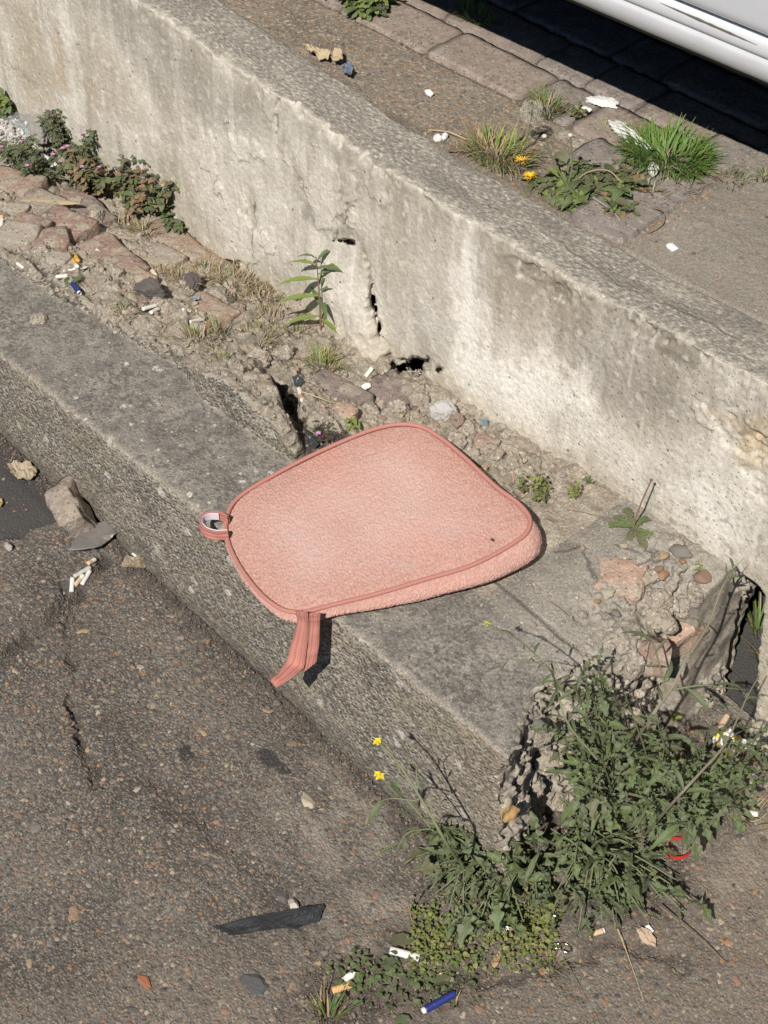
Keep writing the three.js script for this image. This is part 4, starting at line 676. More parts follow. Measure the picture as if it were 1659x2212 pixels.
// ------------------------------------------------------------------ the pink chair cushion
const cushion = thing('seat_cushion', 'salmon pink boucle seat cushion with piping and two tie loops, lying on the step', 'cushion', new THREE.Vector3());
{
  const along = (x, z) => clamp(((x + 0.25) * 0.081 + (z - 0.028) * -0.366) / 0.1405, 0, 1), topY = (x, z) => 0.020 + 0.036 * along(x, z), thick = (x, z) => 0.012 + 0.034 * along(x, z);
  const ring = [[489, 1123], [500, 1093], [523, 1069], [606, 1019], [710, 967], [814, 926], [866, 917], [908, 922], [944, 941], [996, 982], [1074, 1054], [1122, 1090], [1144, 1120], [1139, 1149], [1110, 1173], [1022, 1220], [918, 1252], [814, 1283], [710, 1309], [658, 1322], [616, 1319], [575, 1294], [533, 1247], [502, 1195], [489, 1154]];
  const P0 = ring.map(([a, b]) => atGround(a, b, topY)), curve = new THREE.CatmullRomCurve3(P0, true, 'centripetal'), N = 900, out = curve.getSpacedPoints(N).slice(0, N);
  const cen = out.reduce((a, p) => a.add(p), new THREE.Vector3()).divideScalar(N);
  const nrm = out.map((p, i) => { const a = out[(i + N - 2) % N], b = out[(i + 2) % N], t = b.clone().sub(a); const n = new THREE.Vector3(-t.z, 0, t.x).normalize(); if (n.dot(p.clone().sub(cen)) < 0) n.negate(); return n; });
  // distance inside the outline on a coarse lookup
  const poly = out.filter((_, i) => i % 6 === 0).map((p) => [p.x, p.z]); poly.push(poly[0]);
  const inside = (x, z) => { let c = false; for (let i = 1; i < poly.length; i++) { const [ax, az] = poly[i - 1], [bx, bz] = poly[i]; if ((az > z) !== (bz > z) && x < ax + (bx - ax) * (z - az) / (bz - az)) c = !c; } return c; };
  // woolly loops: irregular small bumps
  const knob = (x, y, z) => { const q = 0.0008 * n3(x * 300, y * 300, z * 300), f = worley3((x + q) * 440, (y + q) * 440, z * 440); return ss(0.8, 0.05, f); };
  const woolC = (k, x, y, z) => { const a = 0.72 + 0.28 * k, g = ss(-0.1, 0.35, n3(x * 260, y * 260, z * 260)), w = ss(0.1, 0.5, n3(x * 520, y * 520, z * 520)) * 0.6, s = fbm3(x * 9, y * 9, z * 9, 2); const c = [0.55 * a, 0.298 * a, 0.238 * a]; const o = c; mixc(o, 0.57, 0.40, 0.342, g * 0.7 * k); mixc(o, 0.45, 0.405, 0.38, w * 0.9 * k); mixc(o, 0.22, 0.17, 0.15, ss(0.1, 0.4, fbm3(x * 30, y * 30, z * 30, 3)) * ss(-0.13, -0.2, z) * ss(-0.06, -0.02, x) * ss(0.05, 0.03, y) * 0.5); mixc(o, 0.54, 0.24, 0.17, ss(0.0, -0.4, s) * 0.25); return o; };
  let x0 = 9, x1 = -9, z0 = 9, z1 = -9; for (const p of out) { x0 = Math.min(x0, p.x); x1 = Math.max(x1, p.x); z0 = Math.min(z0, p.z); z1 = Math.max(z1, p.z); }
  const st = 0.00125, nu = Math.ceil((x1 - x0) / st), nv = Math.ceil((z1 - z0) / st), D = new Float32Array(nu * nv), K = new Float32Array(nu * nv);
  for (let j = 0; j < nv; j++) for (let i = 0; i < nu; i++) { const x = lerp(x0, x1, i / (nu - 1)), z = lerp(z0, z1, j / (nv - 1)); D[j * nu + i] = inside(x, z) ? lineDist(poly, x, z) : -1; }
  const top = sheet(nu, nv, (u, v, i, j) => {
    const x = lerp(x0, x1, u), z = lerp(z0, z1, v), d = D[j * nu + i]; if (d < 0) return [x, topY(x, z) - 0.004, z];
    const k = knob(x, 0.1, z); K[j * nu + i] = k;
    return [x, topY(x, z) - 0.0035 + 0.0075 * (1 - Math.exp(-d / 0.035)) + 0.0022 * n2(x * 9, z * 9) + 0.0021 * k * ss(0, 0.004, d), z];
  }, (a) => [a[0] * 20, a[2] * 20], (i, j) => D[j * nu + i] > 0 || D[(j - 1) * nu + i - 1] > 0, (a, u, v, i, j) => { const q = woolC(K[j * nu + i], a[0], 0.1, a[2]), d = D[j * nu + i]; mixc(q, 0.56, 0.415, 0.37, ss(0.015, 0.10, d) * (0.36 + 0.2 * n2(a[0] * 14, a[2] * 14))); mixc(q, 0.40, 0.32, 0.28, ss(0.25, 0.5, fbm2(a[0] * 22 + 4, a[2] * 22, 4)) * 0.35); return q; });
  const wool = VC(0.95);
  part('top_panel', top, wool, cushion);
  const B = (i) => { const n = nrm[i], f = n.x * 0.8 + n.z * 0.6; return f > 0 ? (0.006 + 0.019 * Math.max(0, n.x * 0.95 + n.z * 0.3)) * (0.35 + 0.65 * along(out[i].x, out[i].z)) : lerp(0.006, 0.0, clamp(-f * 2, 0, 1)); };
  const M = 40, KS = new Float32Array((N + 1) * M);
  const rim = sheet(N + 1, M, (u, v, i, j) => {
    const q = i % N, p = out[q], n = nrm[q], a = v * Math.PI, o = B(q) * Math.pow(Math.sin(Math.min(1, v * 1.02) * Math.PI), 0.7) + 0.001 - 0.006 * v * v * v - 0.016 * v * clamp(-(n.x * 0.8 + n.z * 0.6) * 2, 0, 1), y = p.y - 0.002 - thick(p.x, p.z) * v + 0.0035 * n2(p.x * 14, p.z * 14 + 3) * Math.sin(a);
    const x = p.x + n.x * o, z = p.z + n.z * o, k = knob(x, y, z); KS[j * (N + 1) + i] = k; const b = 0.0021 * k * ss(0, 0.06, v);
    return [x + n.x * b, y, z + n.z * b];
  }, (a, u, v) => [u * 60, v * 2], null, (a, u, v, i, j) => woolC(KS[j * (N + 1) + i], a[0], a[1], a[2]));
  part('side_panel', rim, wool, cushion);
  part('base_panel', (() => { const g = new THREE.BufferGeometry(), p = [cen.x, cen.y - thick(cen.x, cen.z) - 0.002, cen.z], ix = []; for (let i = 0; i < N; i += 6) { p.push(out[i].x, out[i].y - thick(out[i].x, out[i].z) - 0.001, out[i].z); const k = p.length / 3 - 1; if (k > 1) ix.push(0, k - 1, k); } ix.push(0, p.length / 3 - 1, 1); g.setAttribute('position', new THREE.Float32BufferAttribute(p, 3)); g.setIndex(ix); g.computeVertexNormals(); return g; })(), mat([0.5, 0.18, 0.13]), cushion);
  // corded piping with its slanting twill
  const cord = (low, r) => sheet(N * 2 + 1, 11, (u, v, i, j) => { const f = (i / 2) % N, q = Math.floor(f), t = f - q, p = out[q].clone().lerp(out[(q + 1) % N], t), n = nrm[q].clone().lerp(nrm[(q + 1) % N], t).normalize(), a = v * Math.PI * 2, twill = 0.00022 * Math.sin(i * 1.55 + a * 2), c = Math.cos(a) * (r + twill), s = Math.sin(a) * (r + twill); return [p.x + n.x * c, p.y + 0.0005 - low * (thick(p.x, p.z) + 0.0015) + s, p.z + n.z * c]; }, null, null, (a, u, v, i) => { const q = 0.86 + 0.24 * Math.sin(i * 1.55 + v * 12.6); return [0.48 * q, 0.205 * q, 0.165 * q]; });
  const cordMat = VC(0.85);
  part('piping', cord(0, 0.0031), cordMat, cushion, 'darker coral piping round the top edge'); part('piping', cord(1, 0.0024), cordMat, cushion, 'darker coral piping round the lower edge');
  // woven tie bands
  const weave = paint(256, 256, (u, v, o) => { const a = Math.sin(u * 6.2832 * 12), b = Math.sin(v * 6.2832 * 12 + (Math.floor(u * 24) % 2) * Math.PI), w = 0.5 + 0.5 * a * b; o[0] = 0.44 + 0.18 * w; o[1] = 0.17 + 0.09 * w; o[2] = 0.13 + 0.075 * w; o[3] = w; });
  for (const t of [weave.map, weave.bump]) t.repeat.set(1.6, 1);
  const woven = new THREE.MeshStandardMaterial({ map: weave.map, bumpMap: weave.bump, bumpScale: 0.0008, roughness: 0.9, side: THREE.DoubleSide }), lining = mat([0.62, 0.56, 0.60], 0.7);
  const band = (A, Bq, th, len = 4) => {                     // a strip of cloth with thickness between two edges of points
    const ca = new THREE.CatmullRomCurve3(A), cb = new THREE.CatmullRomCurve3(Bq), n = 48, gs = [];
    const pa = ca.getPoints(n), pb = cb.getPoints(n), norm = pa.map((p, i) => { const j = Math.min(n, i + 1), k = Math.max(0, i - 1), t = pa[j].clone().sub(pa[k]), w = pb[i].clone().sub(p); return t.cross(w).normalize(); });
    const prof = [[0, -1], [0.04, -1], [0.10, -0.94], [0.14, -1.0], [0.5, -1.05], [0.86, -1.0], [0.90, -0.94], [0.96, -1], [1, -1], [1.03, 0], [1, 1], [0.96, 1], [0.9, 0.94], [0.86, 1], [0.5, 1.05], [0.14, 1], [0.1, 0.94], [0.04, 1], [0, 1], [-0.03, 0], [0, -1]];
    return sheet(prof.length, n + 1, (u, v, i, j) => { const p = pa[j].clone().lerp(pb[j], prof[i][0]).addScaledVector(norm[j], prof[i][1] * th / 2 + (th > 0.002 ? 0.0014 * n2(j * 0.16 + pa[0].x * 90, prof[i][0] * 1.5) : 0)); return [p.x, p.y, p.z]; }, (a, u, v) => [v * len, u * 1.6]);
  };
  const Z = (l) => l.map(([a, b, z]) => atZ(a, b, z)), Yq = (l, dy) => l.map(([a, b, y]) => atY(a, b, y).add(new THREE.Vector3(0, dy, 0)));
  const strap = part('tie_strap', band(Z([[640, 1318, 0.045], [643, 1338, 0.046], [630, 1390, 0.050], [619, 1428, 0.060], [604, 1450, 0.075], [583, 1467, 0.098]]), Z([[664, 1322, 0.043], [666, 1345, 0.043], [662, 1400, 0.046], [654, 1441, 0.054], [631, 1462, 0.075], [597, 1486, 0.098]]), 0.0026), woven, cushion);
  part('tie_strap', band(Z([[666, 1325, 0.040], [668, 1345, 0.041], [663, 1400, 0.044], [656, 1452, 0.050]]), Z([[692, 1325, 0.030], [691, 1345, 0.032], [688, 1400, 0.036], [682, 1432, 0.042]]), 0.0026), woven, cushion);
  part('strap_lining', band(Z([[656, 1436, 0.046], [645, 1449, 0.052], [629, 1460, 0.060]]), Z([[653, 1447, 0.052], [641, 1456, 0.058], [630, 1462, 0.063]]), 0.001), lining, strap, 'white lining inside the folded tie');
  const L = [[494, 1165, 0.020], [470, 1166, 0.020], [446, 1160, 0.020], [434, 1146, 0.020], [437, 1131, 0.020], [452, 1123, 0.020], [474, 1123, 0.020], [494, 1132, 0.022]];
  const loop = part('tie_loop', band(Yq(L, 0), Yq(L, 0.016), 0.0028), woven, cushion);
  const L2 = [[492, 1162, 0.020], [470, 1163, 0.020], [449, 1157, 0.020], [438, 1145, 0.020], [441, 1133, 0.020], [454, 1127, 0.020], [474, 1127, 0.020]]; part('loop_lining', band(Yq(L2, 0.004), Yq(L2, 0.0165), 0.001), lining, loop, 'white lining of the loop');
  const spk = rock(5, 2, 0.0026, 0.0015, 0.002, 0.4), sp = atGround(1063, 1166, (x, z) => topY(x, z) + 0.005), crumb = part('dirt_crumb', spk, mat([0.06, 0.045, 0.025]), scene); crumb.name = numbered('dirt_crumb'); crumb.position.copy(sp); tag(crumb, 'tiny dark crumb of dirt on the right side of the pink cushion', 'dirt');
}

// ------------------------------------------------------------------ bricks and rubble bedded behind the step
function onStep(px, py) {                                    // where the sight line meets the step
  const d = sight(px, py).normalize(); let t = 1.5; for (let i = 0; i < 160; i++) { const p = EYE.clone().addScaledVector(d, t), s = sdStep(p.x, p.y, p.z); if (s < 0.0004 || t > 4) break; t += s * 0.6; }
  return EYE.clone().addScaledVector(d, t);
}
{
  const rows = [[17, 392, 0.16, 0.09, 20, 2, 0.014], [78, 434, 0.115, 0.085, 12, 1, 0.008], [156, 428, 0.06, 0.05, 40, 0, 0.012], [182, 450, 0.15, 0.085, -6, 3, 0.006], [62, 482, 0.08, 0.06, 25, 0, 0.008], [142, 482, 0.125, 0.09, 8, 0, 0.008], [93, 516, 0.10, 0.075, 62, 0, 0.008], [40, 508, 0.085, 0.08, 30, 4, 0.016],
    [243, 556, 0.165, 0.085, -4, 0, 0.010], [292, 588, 0.11, 0.05, 2, 2, 0.006], [342, 558, 0.10, 0.09, 10, 4, 0.010], [366, 514, 0.13, 0.075, -8, 2, 0.014], [414, 543, 0.11, 0.06, -4, 2, 0.008], [396, 580, 0.12, 0.05, 4, 0, 0.006], [459, 563, 0.11, 0.06, -8, 0, 0.010], [30, 452, 0.06, 0.05, 30, 4, 0.010], [5, 350, 0.09, 0.07, 20, 4, 0.012], [60, 405, 0.06, 0.05, 10, 1, 0.012],
    [452, 668, 0.11, 0.08, 10, 2, 0.006], [520, 690, 0.08, 0.06, 0, 2, 0.003], [725, 850, 0.135, 0.085, 3, 3, 0.012], [858, 848, 0.115, 0.08, -3, 3, 0.010], [740, 888, 0.05, 0.04, 30, 5, 0.008], [1048, 962, 0.045, 0.04, 15, 2, 0.016], [945, 790, 0.05, 0.04, 60, 4, 0.006], [120, 555, 0.06, 0.05, 20, 4, 0.006], [200, 520, 0.07, 0.06, 15, 4, 0.008], [260, 510, 0.06, 0.05, 40, 4, 0.010]];
  rows.forEach(([px, py, L, W, a, k, up], i) => { const p = onStep(px, py), m = part('brick', boxUV(brickGeo(50 + i, L * 0.86, W * 0.84, 0.05, 0.007, 26, 16)), brickMats[k], step); m.position.set(p.x, p.y - 0.026 + up * 0.75, p.z); m.rotation.set(0.05 * Math.sin(i * 3), a * Math.PI / 180, 0.05 * Math.cos(i * 5)); });
  // larger lumps of broken mortar and stone in the bed
  const lumps = [[320, 640, 0.026, 0.022, 3], [345, 655, 0.02, 0.016, 4], [468, 640, 0.035, 0.018, 4], [610, 765, 0.025, 0.018, 4], [560, 775, 0.022, 0.018, 4], [690, 905, 0.024, 0.022, 4], [720, 925, 0.02, 0.018, 4], [800, 890, 0.022, 0.014, 4], [860, 885, 0.022, 0.016, 4], [905, 870, 0.024, 0.018, 4], [1010, 985, 0.02, 0.015, 4], [1075, 985, 0.018, 0.012, 4], [1110, 1000, 0.02, 0.014, 4], [1140, 1020, 0.016, 0.010, 4], [985, 955, 0.022, 0.016, 4], [1185, 1035, 0.016, 0.012, 4], [640, 700, 0.02, 0.014, 4], [560, 560, 0.018, 0.012, 4], [250, 595, 0.02, 0.014, 4], [90, 545, 0.022, 0.016, 4], [210, 470, 0.022, 0.014, 4], [300, 520, 0.02, 0.016, 4], [80, 690, 0.02, 0.012, 4], [1395, 1250, 0.028, 0.014, 4], [1420, 1300, 0.025, 0.016, 4], [1330, 1395, 0.028, 0.012, 4], [1430, 1340, 0.026, 0.02, 4], [1500, 1280, 0.02, 0.018, 4], [1470, 1310, 0.02, 0.018, 4], [1370, 1440, 0.02, 0.02, 4], [1180, 1640, 0.026, 0.024, 4], [1150, 1700, 0.024, 0.022, 4], [1225, 1600, 0.028, 0.024, 4], [1205, 1725, 0.026, 0.022, 4], [1120, 1740, 0.020, 0.018, 4], [1260, 1540, 0.024, 0.022, 4], [1170, 1590, 0.018, 0.018, 4], [1130, 1660, 0.016, 0.018, 4]];
  lumps.forEach(([px, py, a, h, k], i) => { const p = onStep(px, py), g = crag(80 + i, 12, a * 0.85, h * 0.85, a * 0.7, 0.16, 12), m = part('mortar_lump', boxUV(g), brickMats[k], step); m.position.set(p.x, p.y, p.z); m.rotation.y = i * 1.7; });
  // exposed pinkish brick and coloured pebbles in the broken end
  for (const [px, py, L, W, a, k, up, rz] of [[1336, 1240, 0.075, 0.07, 35, 5, 0.004, 0], [1472, 1365, 0.06, 0.035, 70, 5, 0.012, 0.5], [1403, 1412, 0.035, 0.05, 20, 0, 0.012, 0.9]]) { const p = onStep(px, py), m = part('brick', boxUV(brickGeo(px, L, W, 0.04, 0.010, 22, 16)), brickMats[k], step); m.position.set(p.x, p.y - 0.02 + up, p.z); m.rotation.set(rz, a * Math.PI / 180, rz * 0.4); }
  const set = [[1468, 1194, 0.017, 3], [1430, 1201, 0.009, 0], [1420, 1198, 0.007, 3], [1474, 1214, 0.008, 1], [1423, 1229, 0.007, 5], [1432, 1243, 0.010, 1], [1517, 1248, 0.016, 6], [1310, 1285, 0.012, 2], [1290, 1300, 0.006, 1], [1330, 1325, 0.008, 3], [1545, 1465, 0.01, 3], [1008, 938, 0.006, 2], [762, 941, 0.013, 2], [830, 905, 0.006, 6], [860, 887, 0.005, 1], [805, 872, 0.011, 2], [650, 620, 0.007, 4], [498, 650, 0.01, 4], [252, 718, 0.009, 2], [300, 600, 0.008, 2], [470, 640, 0.006, 0], [1346, 1180, 0.008, 2], [1165, 1570, 0.014, 3]];
  set.forEach(([px, py, s, k], i) => { const p = onStep(px, py), m = part('pebble', pebbleGeo[i % 5], pebbleMat[k], step); m.position.set(p.x, p.y + s * 0.15, p.z); m.rotation.set(0.2 * Math.sin(i * 2), i, 0.2 * Math.cos(i)); m.scale.set(s, s * 0.9, s); });
  scatter(step, 'rubble', 2600, 51, (r) => { const x = lerp(-1.6, -0.05, r()), z = lerp(-0.19, -0.475, r()), s = 0.001 + 0.005 * Math.pow(r(), 3); if (lineDist(crevice, x, z) < 0.02) return; return [x, fillTop(x, z) + s * 0.3, z, s, 2, 0.9, [0.31, 0.265, 0.205]]; }, smallRock, 0.75);
  scatter(step, 'end_rubble', 300, 52, (r) => { const x = lerp(0.0, 0.17, r()), z = lerp(-0.16, -0.47, r()), s = 0.001 + 0.003 * r() * r(); const p = onStepDown(x, z); return [x, p + s * 0.2, z, s, 2, 0.9, [0.33, 0.29, 0.23]]; }, smallRock, 0.6);
}
function onStepDown(x, z) { let y = 0.07; for (let i = 0; i < 60; i++) { const s = sdStep(x, y, z); if (s < 0.0005) break; y -= s * 0.6; } return y; }

// ------------------------------------------------------------------ plants
const V3 = (a, b, c) => new THREE.Vector3(a, b, c), UP = V3(0, 1, 0);
grain = 0;
const leafTex = (base, rib, edge, seed) => paint(64, 128, (u, v, o) => { const s = Math.abs(u - 0.5) * 2, f = n2(u * 14 + seed, v * 26), vein = Math.abs(((v * 9 - s * 1.6) % 1 + 1) % 1 - 0.5); o[0] = base[0]; o[1] = base[1]; o[2] = base[2]; mixc(o, ...edge, ss(0.0, 0.4, f) * 0.6); mixc(o, ...rib, Math.max(ss(0.10, 0.03, s), 0.35 * ss(0.09, 0.02, vein)) * 0.7); const q = 1 + 0.14 * n2(u * 40 + seed, v * 60); o[0] *= q; o[1] *= q; o[2] *= q; o[3] = 0.5 + 0.4 * ss(0.0, 0.2, vein) - 0.4 * ss(0.12, 0.0, s); });
const leafMat = (t, trans = 0.28) => new THREE.MeshPhysicalMaterial({ map: t.map, bumpMap: t.bump, bumpScale: 0.0006, roughness: 0.62, transmission: trans, thickness: 0, side: THREE.DoubleSide });
const LEAF = { grey: leafMat(leafTex([0.118, 0.145, 0.062], [0.23, 0.25, 0.14], [0.092, 0.118, 0.047], 1), 0.2), mid: leafMat(leafTex([0.125, 0.168, 0.055], [0.22, 0.25, 0.12], [0.098, 0.136, 0.042], 5), 0.25), bright: leafMat(leafTex([0.24, 0.30, 0.06], [0.26, 0.32, 0.12], [0.13, 0.20, 0.04], 9), 0.35), yellow: leafMat(leafTex([0.36, 0.36, 0.11], [0.34, 0.32, 0.14], [0.22, 0.20, 0.07], 13), 0.35), dark: leafMat(leafTex([0.10, 0.128, 0.055], [0.16, 0.17, 0.10], [0.13, 0.10, 0.06], 17)), purple: leafMat(leafTex([0.085, 0.045, 0.04], [0.14, 0.07, 0.06], [0.06, 0.05, 0.03], 21)), brown: leafMat(leafTex([0.30, 0.19, 0.10], [0.36, 0.25, 0.15], [0.22, 0.13, 0.07], 25)), olive: leafMat(leafTex([0.15, 0.15, 0.07], [0.22, 0.21, 0.12], [0.12, 0.10, 0.055], 29)) };
const stemMat = mat([0.16, 0.175, 0.085], 0.7), stemRed = mat([0.22, 0.13, 0.085], 0.7), dryMat = mat([0.46, 0.36, 0.20], 0.85), twigMat = mat([0.20, 0.15, 0.10], 0.85);
// a leaf lying along +z from its stalk, unit length; width(t) is half the width, teeth shift the edge along the rib
function leafGeo(width, { bend = 0.5, fold = 0.35, twist = 0, seg = 26, stalk = 0, seed = 0, wave = 0.05 } = {}) {
  const cols = [-1, -0.5, 0, 0.5, 1];
  return sheet(5, seg + 1, (u, v, i, j) => { const t = v, c = cols[i], w = Math.max(0.012, width(t, c)), x = c * w, ang = bend * t * t, tw = twist * t; let y = -Math.abs(c) * w * -fold + wave * Math.abs(c) * n2(t * 6 + seed, c * 3 + seed), z = t - 0.22 * Math.abs(c) * w; const X = x * Math.cos(tw) - y * Math.sin(tw), Y = x * Math.sin(tw) + y * Math.cos(tw); return [X, Y * Math.cos(ang) - t * Math.sin(ang) * 0.6, z * (1 - 0.12 * ang * t)]; }, (a, u, v) => [u, v]);
}
const lobed = (k, n, depth) => (t, c) => { const e = (t - 0.76) / (t < 0.76 ? 0.20 : 0.26), term = Math.max(0, 1 - Math.abs(e)) ** 0.8 * (0.12 + 0.03 * Math.sin(k * 3)) * (1 + depth * 0.22 * Math.sin(t * 46 + k * 5 + (c > 0 ? 1.5 : 0))), q = (((t * n + k * 0.3 + (c > 0 ? 0.18 : 0)) % 1) + 1) % 1, tri = Math.max(0, 1 - Math.abs(q - 0.42) / 0.36), lob = t < 0.66 ? 0.016 + (0.10 + 0.06 * Math.sin(k * 7 + 1)) * Math.pow(tri, 0.8) * ss(0.04, 0.42, t) * (1.1 - 0.3 * t) : 0.016; return Math.max(0.014, term, lob); };
const lance = (w) => (t) => w * Math.pow(Math.sin(Math.PI * Math.min(1, t * 0.98 + 0.01)), 0.9) * (1.15 - 0.45 * t);
const ovate = (w) => (t) => w * Math.pow(Math.sin(Math.PI * Math.pow(t, 0.75)), 0.7);
const rocket = [0, 1, 2, 3, 4, 5].map((i) => leafGeo(lobed(i * 0.9, 5 + (i % 3), 0.5 + (i % 2) * 0.5), { bend: 0.2 + 0.2 * i, fold: 0.3 + 0.12 * (i % 3), twist: (i - 2.5) * 0.22, seed: i * 3, wave: 0.14, seg: 40 }));
const narrow = [0, 1, 2].map((i) => leafGeo(lance(0.07 + 0.02 * i), { bend: 0.2 + 0.3 * i, fold: 0.5, twist: (i - 1) * 0.3, seed: i * 5, seg: 14 }));
const lances = [0, 1, 2].map((i) => leafGeo(lance(0.10 + 0.01 * i), { bend: 0.35 + 0.25 * i, fold: 0.3, seed: i * 7, seg: 18, wave: 0.03 }));
const ovals = [0, 1, 2].map((i) => leafGeo(ovate(0.24 + 0.04 * i), { bend: 0.3 + 0.25 * i, fold: 0.25, seed: i * 11, seg: 12, wave: 0.08 }));
const toothed = [0, 1, 2].map((i) => leafGeo((t, c) => (0.05 + 0.11 * t + 0.07 * Math.abs(((t * 6 + (c > 0 ? 0.2 : 0)) % 1) - 0.3)) * ss(1.02, 0.85, t), { bend: 0.4 + 0.2 * i, fold: 0.2, seed: i * 13, seg: 26, wave: 0.10 }));
const smallLeaf = [0, 1].map((i) => leafGeo(ovate(0.36), { bend: 0.5 + 0.4 * i, fold: 0.3, seed: i, seg: 6, wave: 0.1 }));
const divided = [0, 1].map((i) => leafGeo((t, c) => 0.04 + 0.32 * Math.sin(Math.PI * t) * Math.pow(Math.abs(Math.sin(t * 10 + i)), 1.5), { bend: 0.5 + 0.3 * i, fold: 0.2, seed: i * 3, seg: 18, wave: 0.12 }));
const _m = new THREE.Matrix4();
function frame(o, p, dir, up, s) { const z = dir.clone().normalize(), x = up.clone().cross(z); if (x.lengthSq() < 1e-6) x.set(1, 0, 0); x.normalize(); const y = z.clone().cross(x); o.matrix ??= new THREE.Matrix4(); _m.makeBasis(x, y, z); o.position.copy(p); o.quaternion.setFromRotationMatrix(_m); o.scale.setScalar(s); }
function leaf(parent, geo, m, p, dir, up, s, name = 'leaf') { const q = part(name, geo, m, parent); frame(q, p, dir, up, s); return q; }
function leafInto(list, geo, p, dir, up, s) { const o = new THREE.Object3D(); frame(o, p, dir, up, s); o.updateMatrix(); list.push(geo.clone().applyMatrix4(o.matrix)); }
const rel = (P, base) => P.clone().sub(base);
function plantAt(name, label, category, p, group) { return thing(name, label, category, p, 0, group); }
// grass: blades bending out from the foot; dry share goes to a second mesh
function tuft(label, px, py, on, { n = 50, h = 0.05, r = 0.02, rx = 1, lean = 0.7, w = 0.0011, green = [0.17, 0.24, 0.05], dry = 0.25, seed = 1, group } = {}) {
  const p0 = on(px, py), t = thing('grass_tuft', label, 'grass', p0, 0, group), rr = rng(seed * 97 + 5), A = [], D = [];
  for (let i = 0; i < n; i++) {
    const a = rr() * 6.283, q = Math.sqrt(rr()) * r, x = Math.cos(a) * q * rx, z = Math.sin(a) * q, d = a + (rr() - 0.5) * 2, L = h * (0.45 + 0.75 * rr()), le = lean * (0.3 + 1.0 * rr()), ww = w * (0.7 + 0.8 * rr());
    let f0 = on === yardP ? yardH(p0.x + x, p0.z + z) - p0.y : on === roadP ? roadH(p0.x + x, p0.z + z) - p0.y : 0; if (Math.abs(f0) > 0.03) f0 = 0;
    const pts = [], k = 5, isDry = rr() < dry; let cx = x, cy = f0 - 0.002, cz = z, ang = 0.15 + 0.3 * rr();
    for (let j = 0; j <= k; j++) { pts.push([cx, cy, cz]); const s = L / k; cx += Math.cos(d) * Math.sin(ang) * s; cz += Math.sin(d) * Math.sin(ang) * s; cy += Math.cos(ang) * s; ang += le * (isDry ? 0.55 : 0.32) * (0.6 + 0.8 * rr()); }
    const side = V3(-Math.sin(d), 0, Math.cos(d));
    const c0 = isDry ? [0.44 * (0.7 + 0.5 * rr()), 0.34 * (0.7 + 0.5 * rr()), 0.18] : green.map((g) => g * (0.7 + 0.6 * rr()));
    (isDry ? D : A).push(sheet(3, k + 1, (u, v, i2, j2) => { const tp = 1 - Math.pow(j2 / k, 1.6), o = (i2 - 1) * ww * Math.max(0.08, tp), q2 = pts[j2]; return [q2[0] + side.x * o, q2[1] + (i2 === 1 ? -0.3 : 0) * ww * tp, q2[2] + side.z * o]; }, null, null, (a2, u, v) => [c0[0] * (0.8 + 0.3 * v), c0[1] * (0.8 + 0.3 * v), c0[2]]));
  }
  const gm = tuft.m ??= new THREE.MeshPhysicalMaterial({ color: C(1, 1, 1), vertexColors: true, roughness: 0.6, transmission: 0.3, thickness: 0, side: THREE.DoubleSide });
  if (A.length) part('blades', mergeGeometries(A), gm, t); if (D.length) part('dry_blades', mergeGeometries(D), gm, t, A.length ? 'straw coloured dry blades' : undefined);
  return t;
}
// leafy weed: stems are lists of points in the world, leaves alternate along them
function weed(name, label, category, base, stems, { seed = 1, geos = rocket, mats = [LEAF.grey, LEAF.grey, LEAF.grey, LEAF.mid, LEAF.mid, LEAF.dark, LEAF.olive], size = [0.06, 0.03], step: gap = 0.022, from = 0.12, r0 = 0.0022, spread = 1, stemM = stemMat, droop = 0.35, most = 290 } = {}) {
  const t = thing(name, label, category, base), rr = rng(seed * 131 + 7); let count = 0;
  for (const S of stems) {
    const pts = S.pts.map((p) => rel(p, base)), cv = new THREE.CatmullRomCurve3(pts), len = cv.getLength();
    part('stem', tube(pts, S.r ?? r0, (S.r ?? r0) * 0.4, 6, 18), S.m ?? stemM, t);
    const gp = S.gap ?? gap, f0 = S.from ?? from, m = Math.max(2, Math.floor(len * (1 - f0) / gp));
    for (let i = 0; i < m && count < most; i++) {
      const u = Math.min(0.995, f0 + (1 - f0) * (i + 0.5 * rr()) / m), p = cv.getPointAt(u), tan = cv.getTangentAt(u), a = i * 2.4 + rr() * 0.8, s0 = tan.clone().cross(UP); if (s0.lengthSq() < 1e-4) s0.set(1, 0, 0); s0.normalize();
      const out = s0.clone().multiplyScalar(Math.cos(a)).addScaledVector(tan.clone().cross(s0), Math.sin(a)), dir = out.multiplyScalar(spread).addScaledVector(tan, 0.55 + 0.3 * rr()).addScaledVector(UP, 0.25 - droop * rr() * 2), z = (S.size ?? size), sc = lerp(z[0], z[1], u) * (0.5 + 0.75 * rr());
      const gs = u > 0.72 && S.tip ? S.tip : S.geos ?? geos;
      leaf(t, gs[Math.floor(rr() * gs.length)], mats[Math.floor(rr() * mats.length)], p, dir, V3((rr() - 0.5) * 0.9, 1, (rr() - 0.5) * 0.9), sc); count++;
    }
  }
  return t;
}
const atX = (px, py, x) => { const d = sight(px, py); return EYE.clone().addScaledVector(d, (x - EYE.x) / d.x); };
const R = (px, py, h) => { const p = roadP(px, py); return atY(px, py, p.y + h); };    // over the road, h above it where the sight line lands
const RZ = (px, py, z) => atZ(px, py, z);
function flower4(parent, p, m, s, name = 'flower', n = 4) { const g = []; for (let i = 0; i < n; i++) leafInto(g, smallLeaf[0], V3(0, 0, 0), V3(Math.cos(i * 6.283 / n), 0.35, Math.sin(i * 6.283 / n)), UP, s); const f = part(name, mergeGeometries(g), m, parent); f.position.copy(p); return f; }
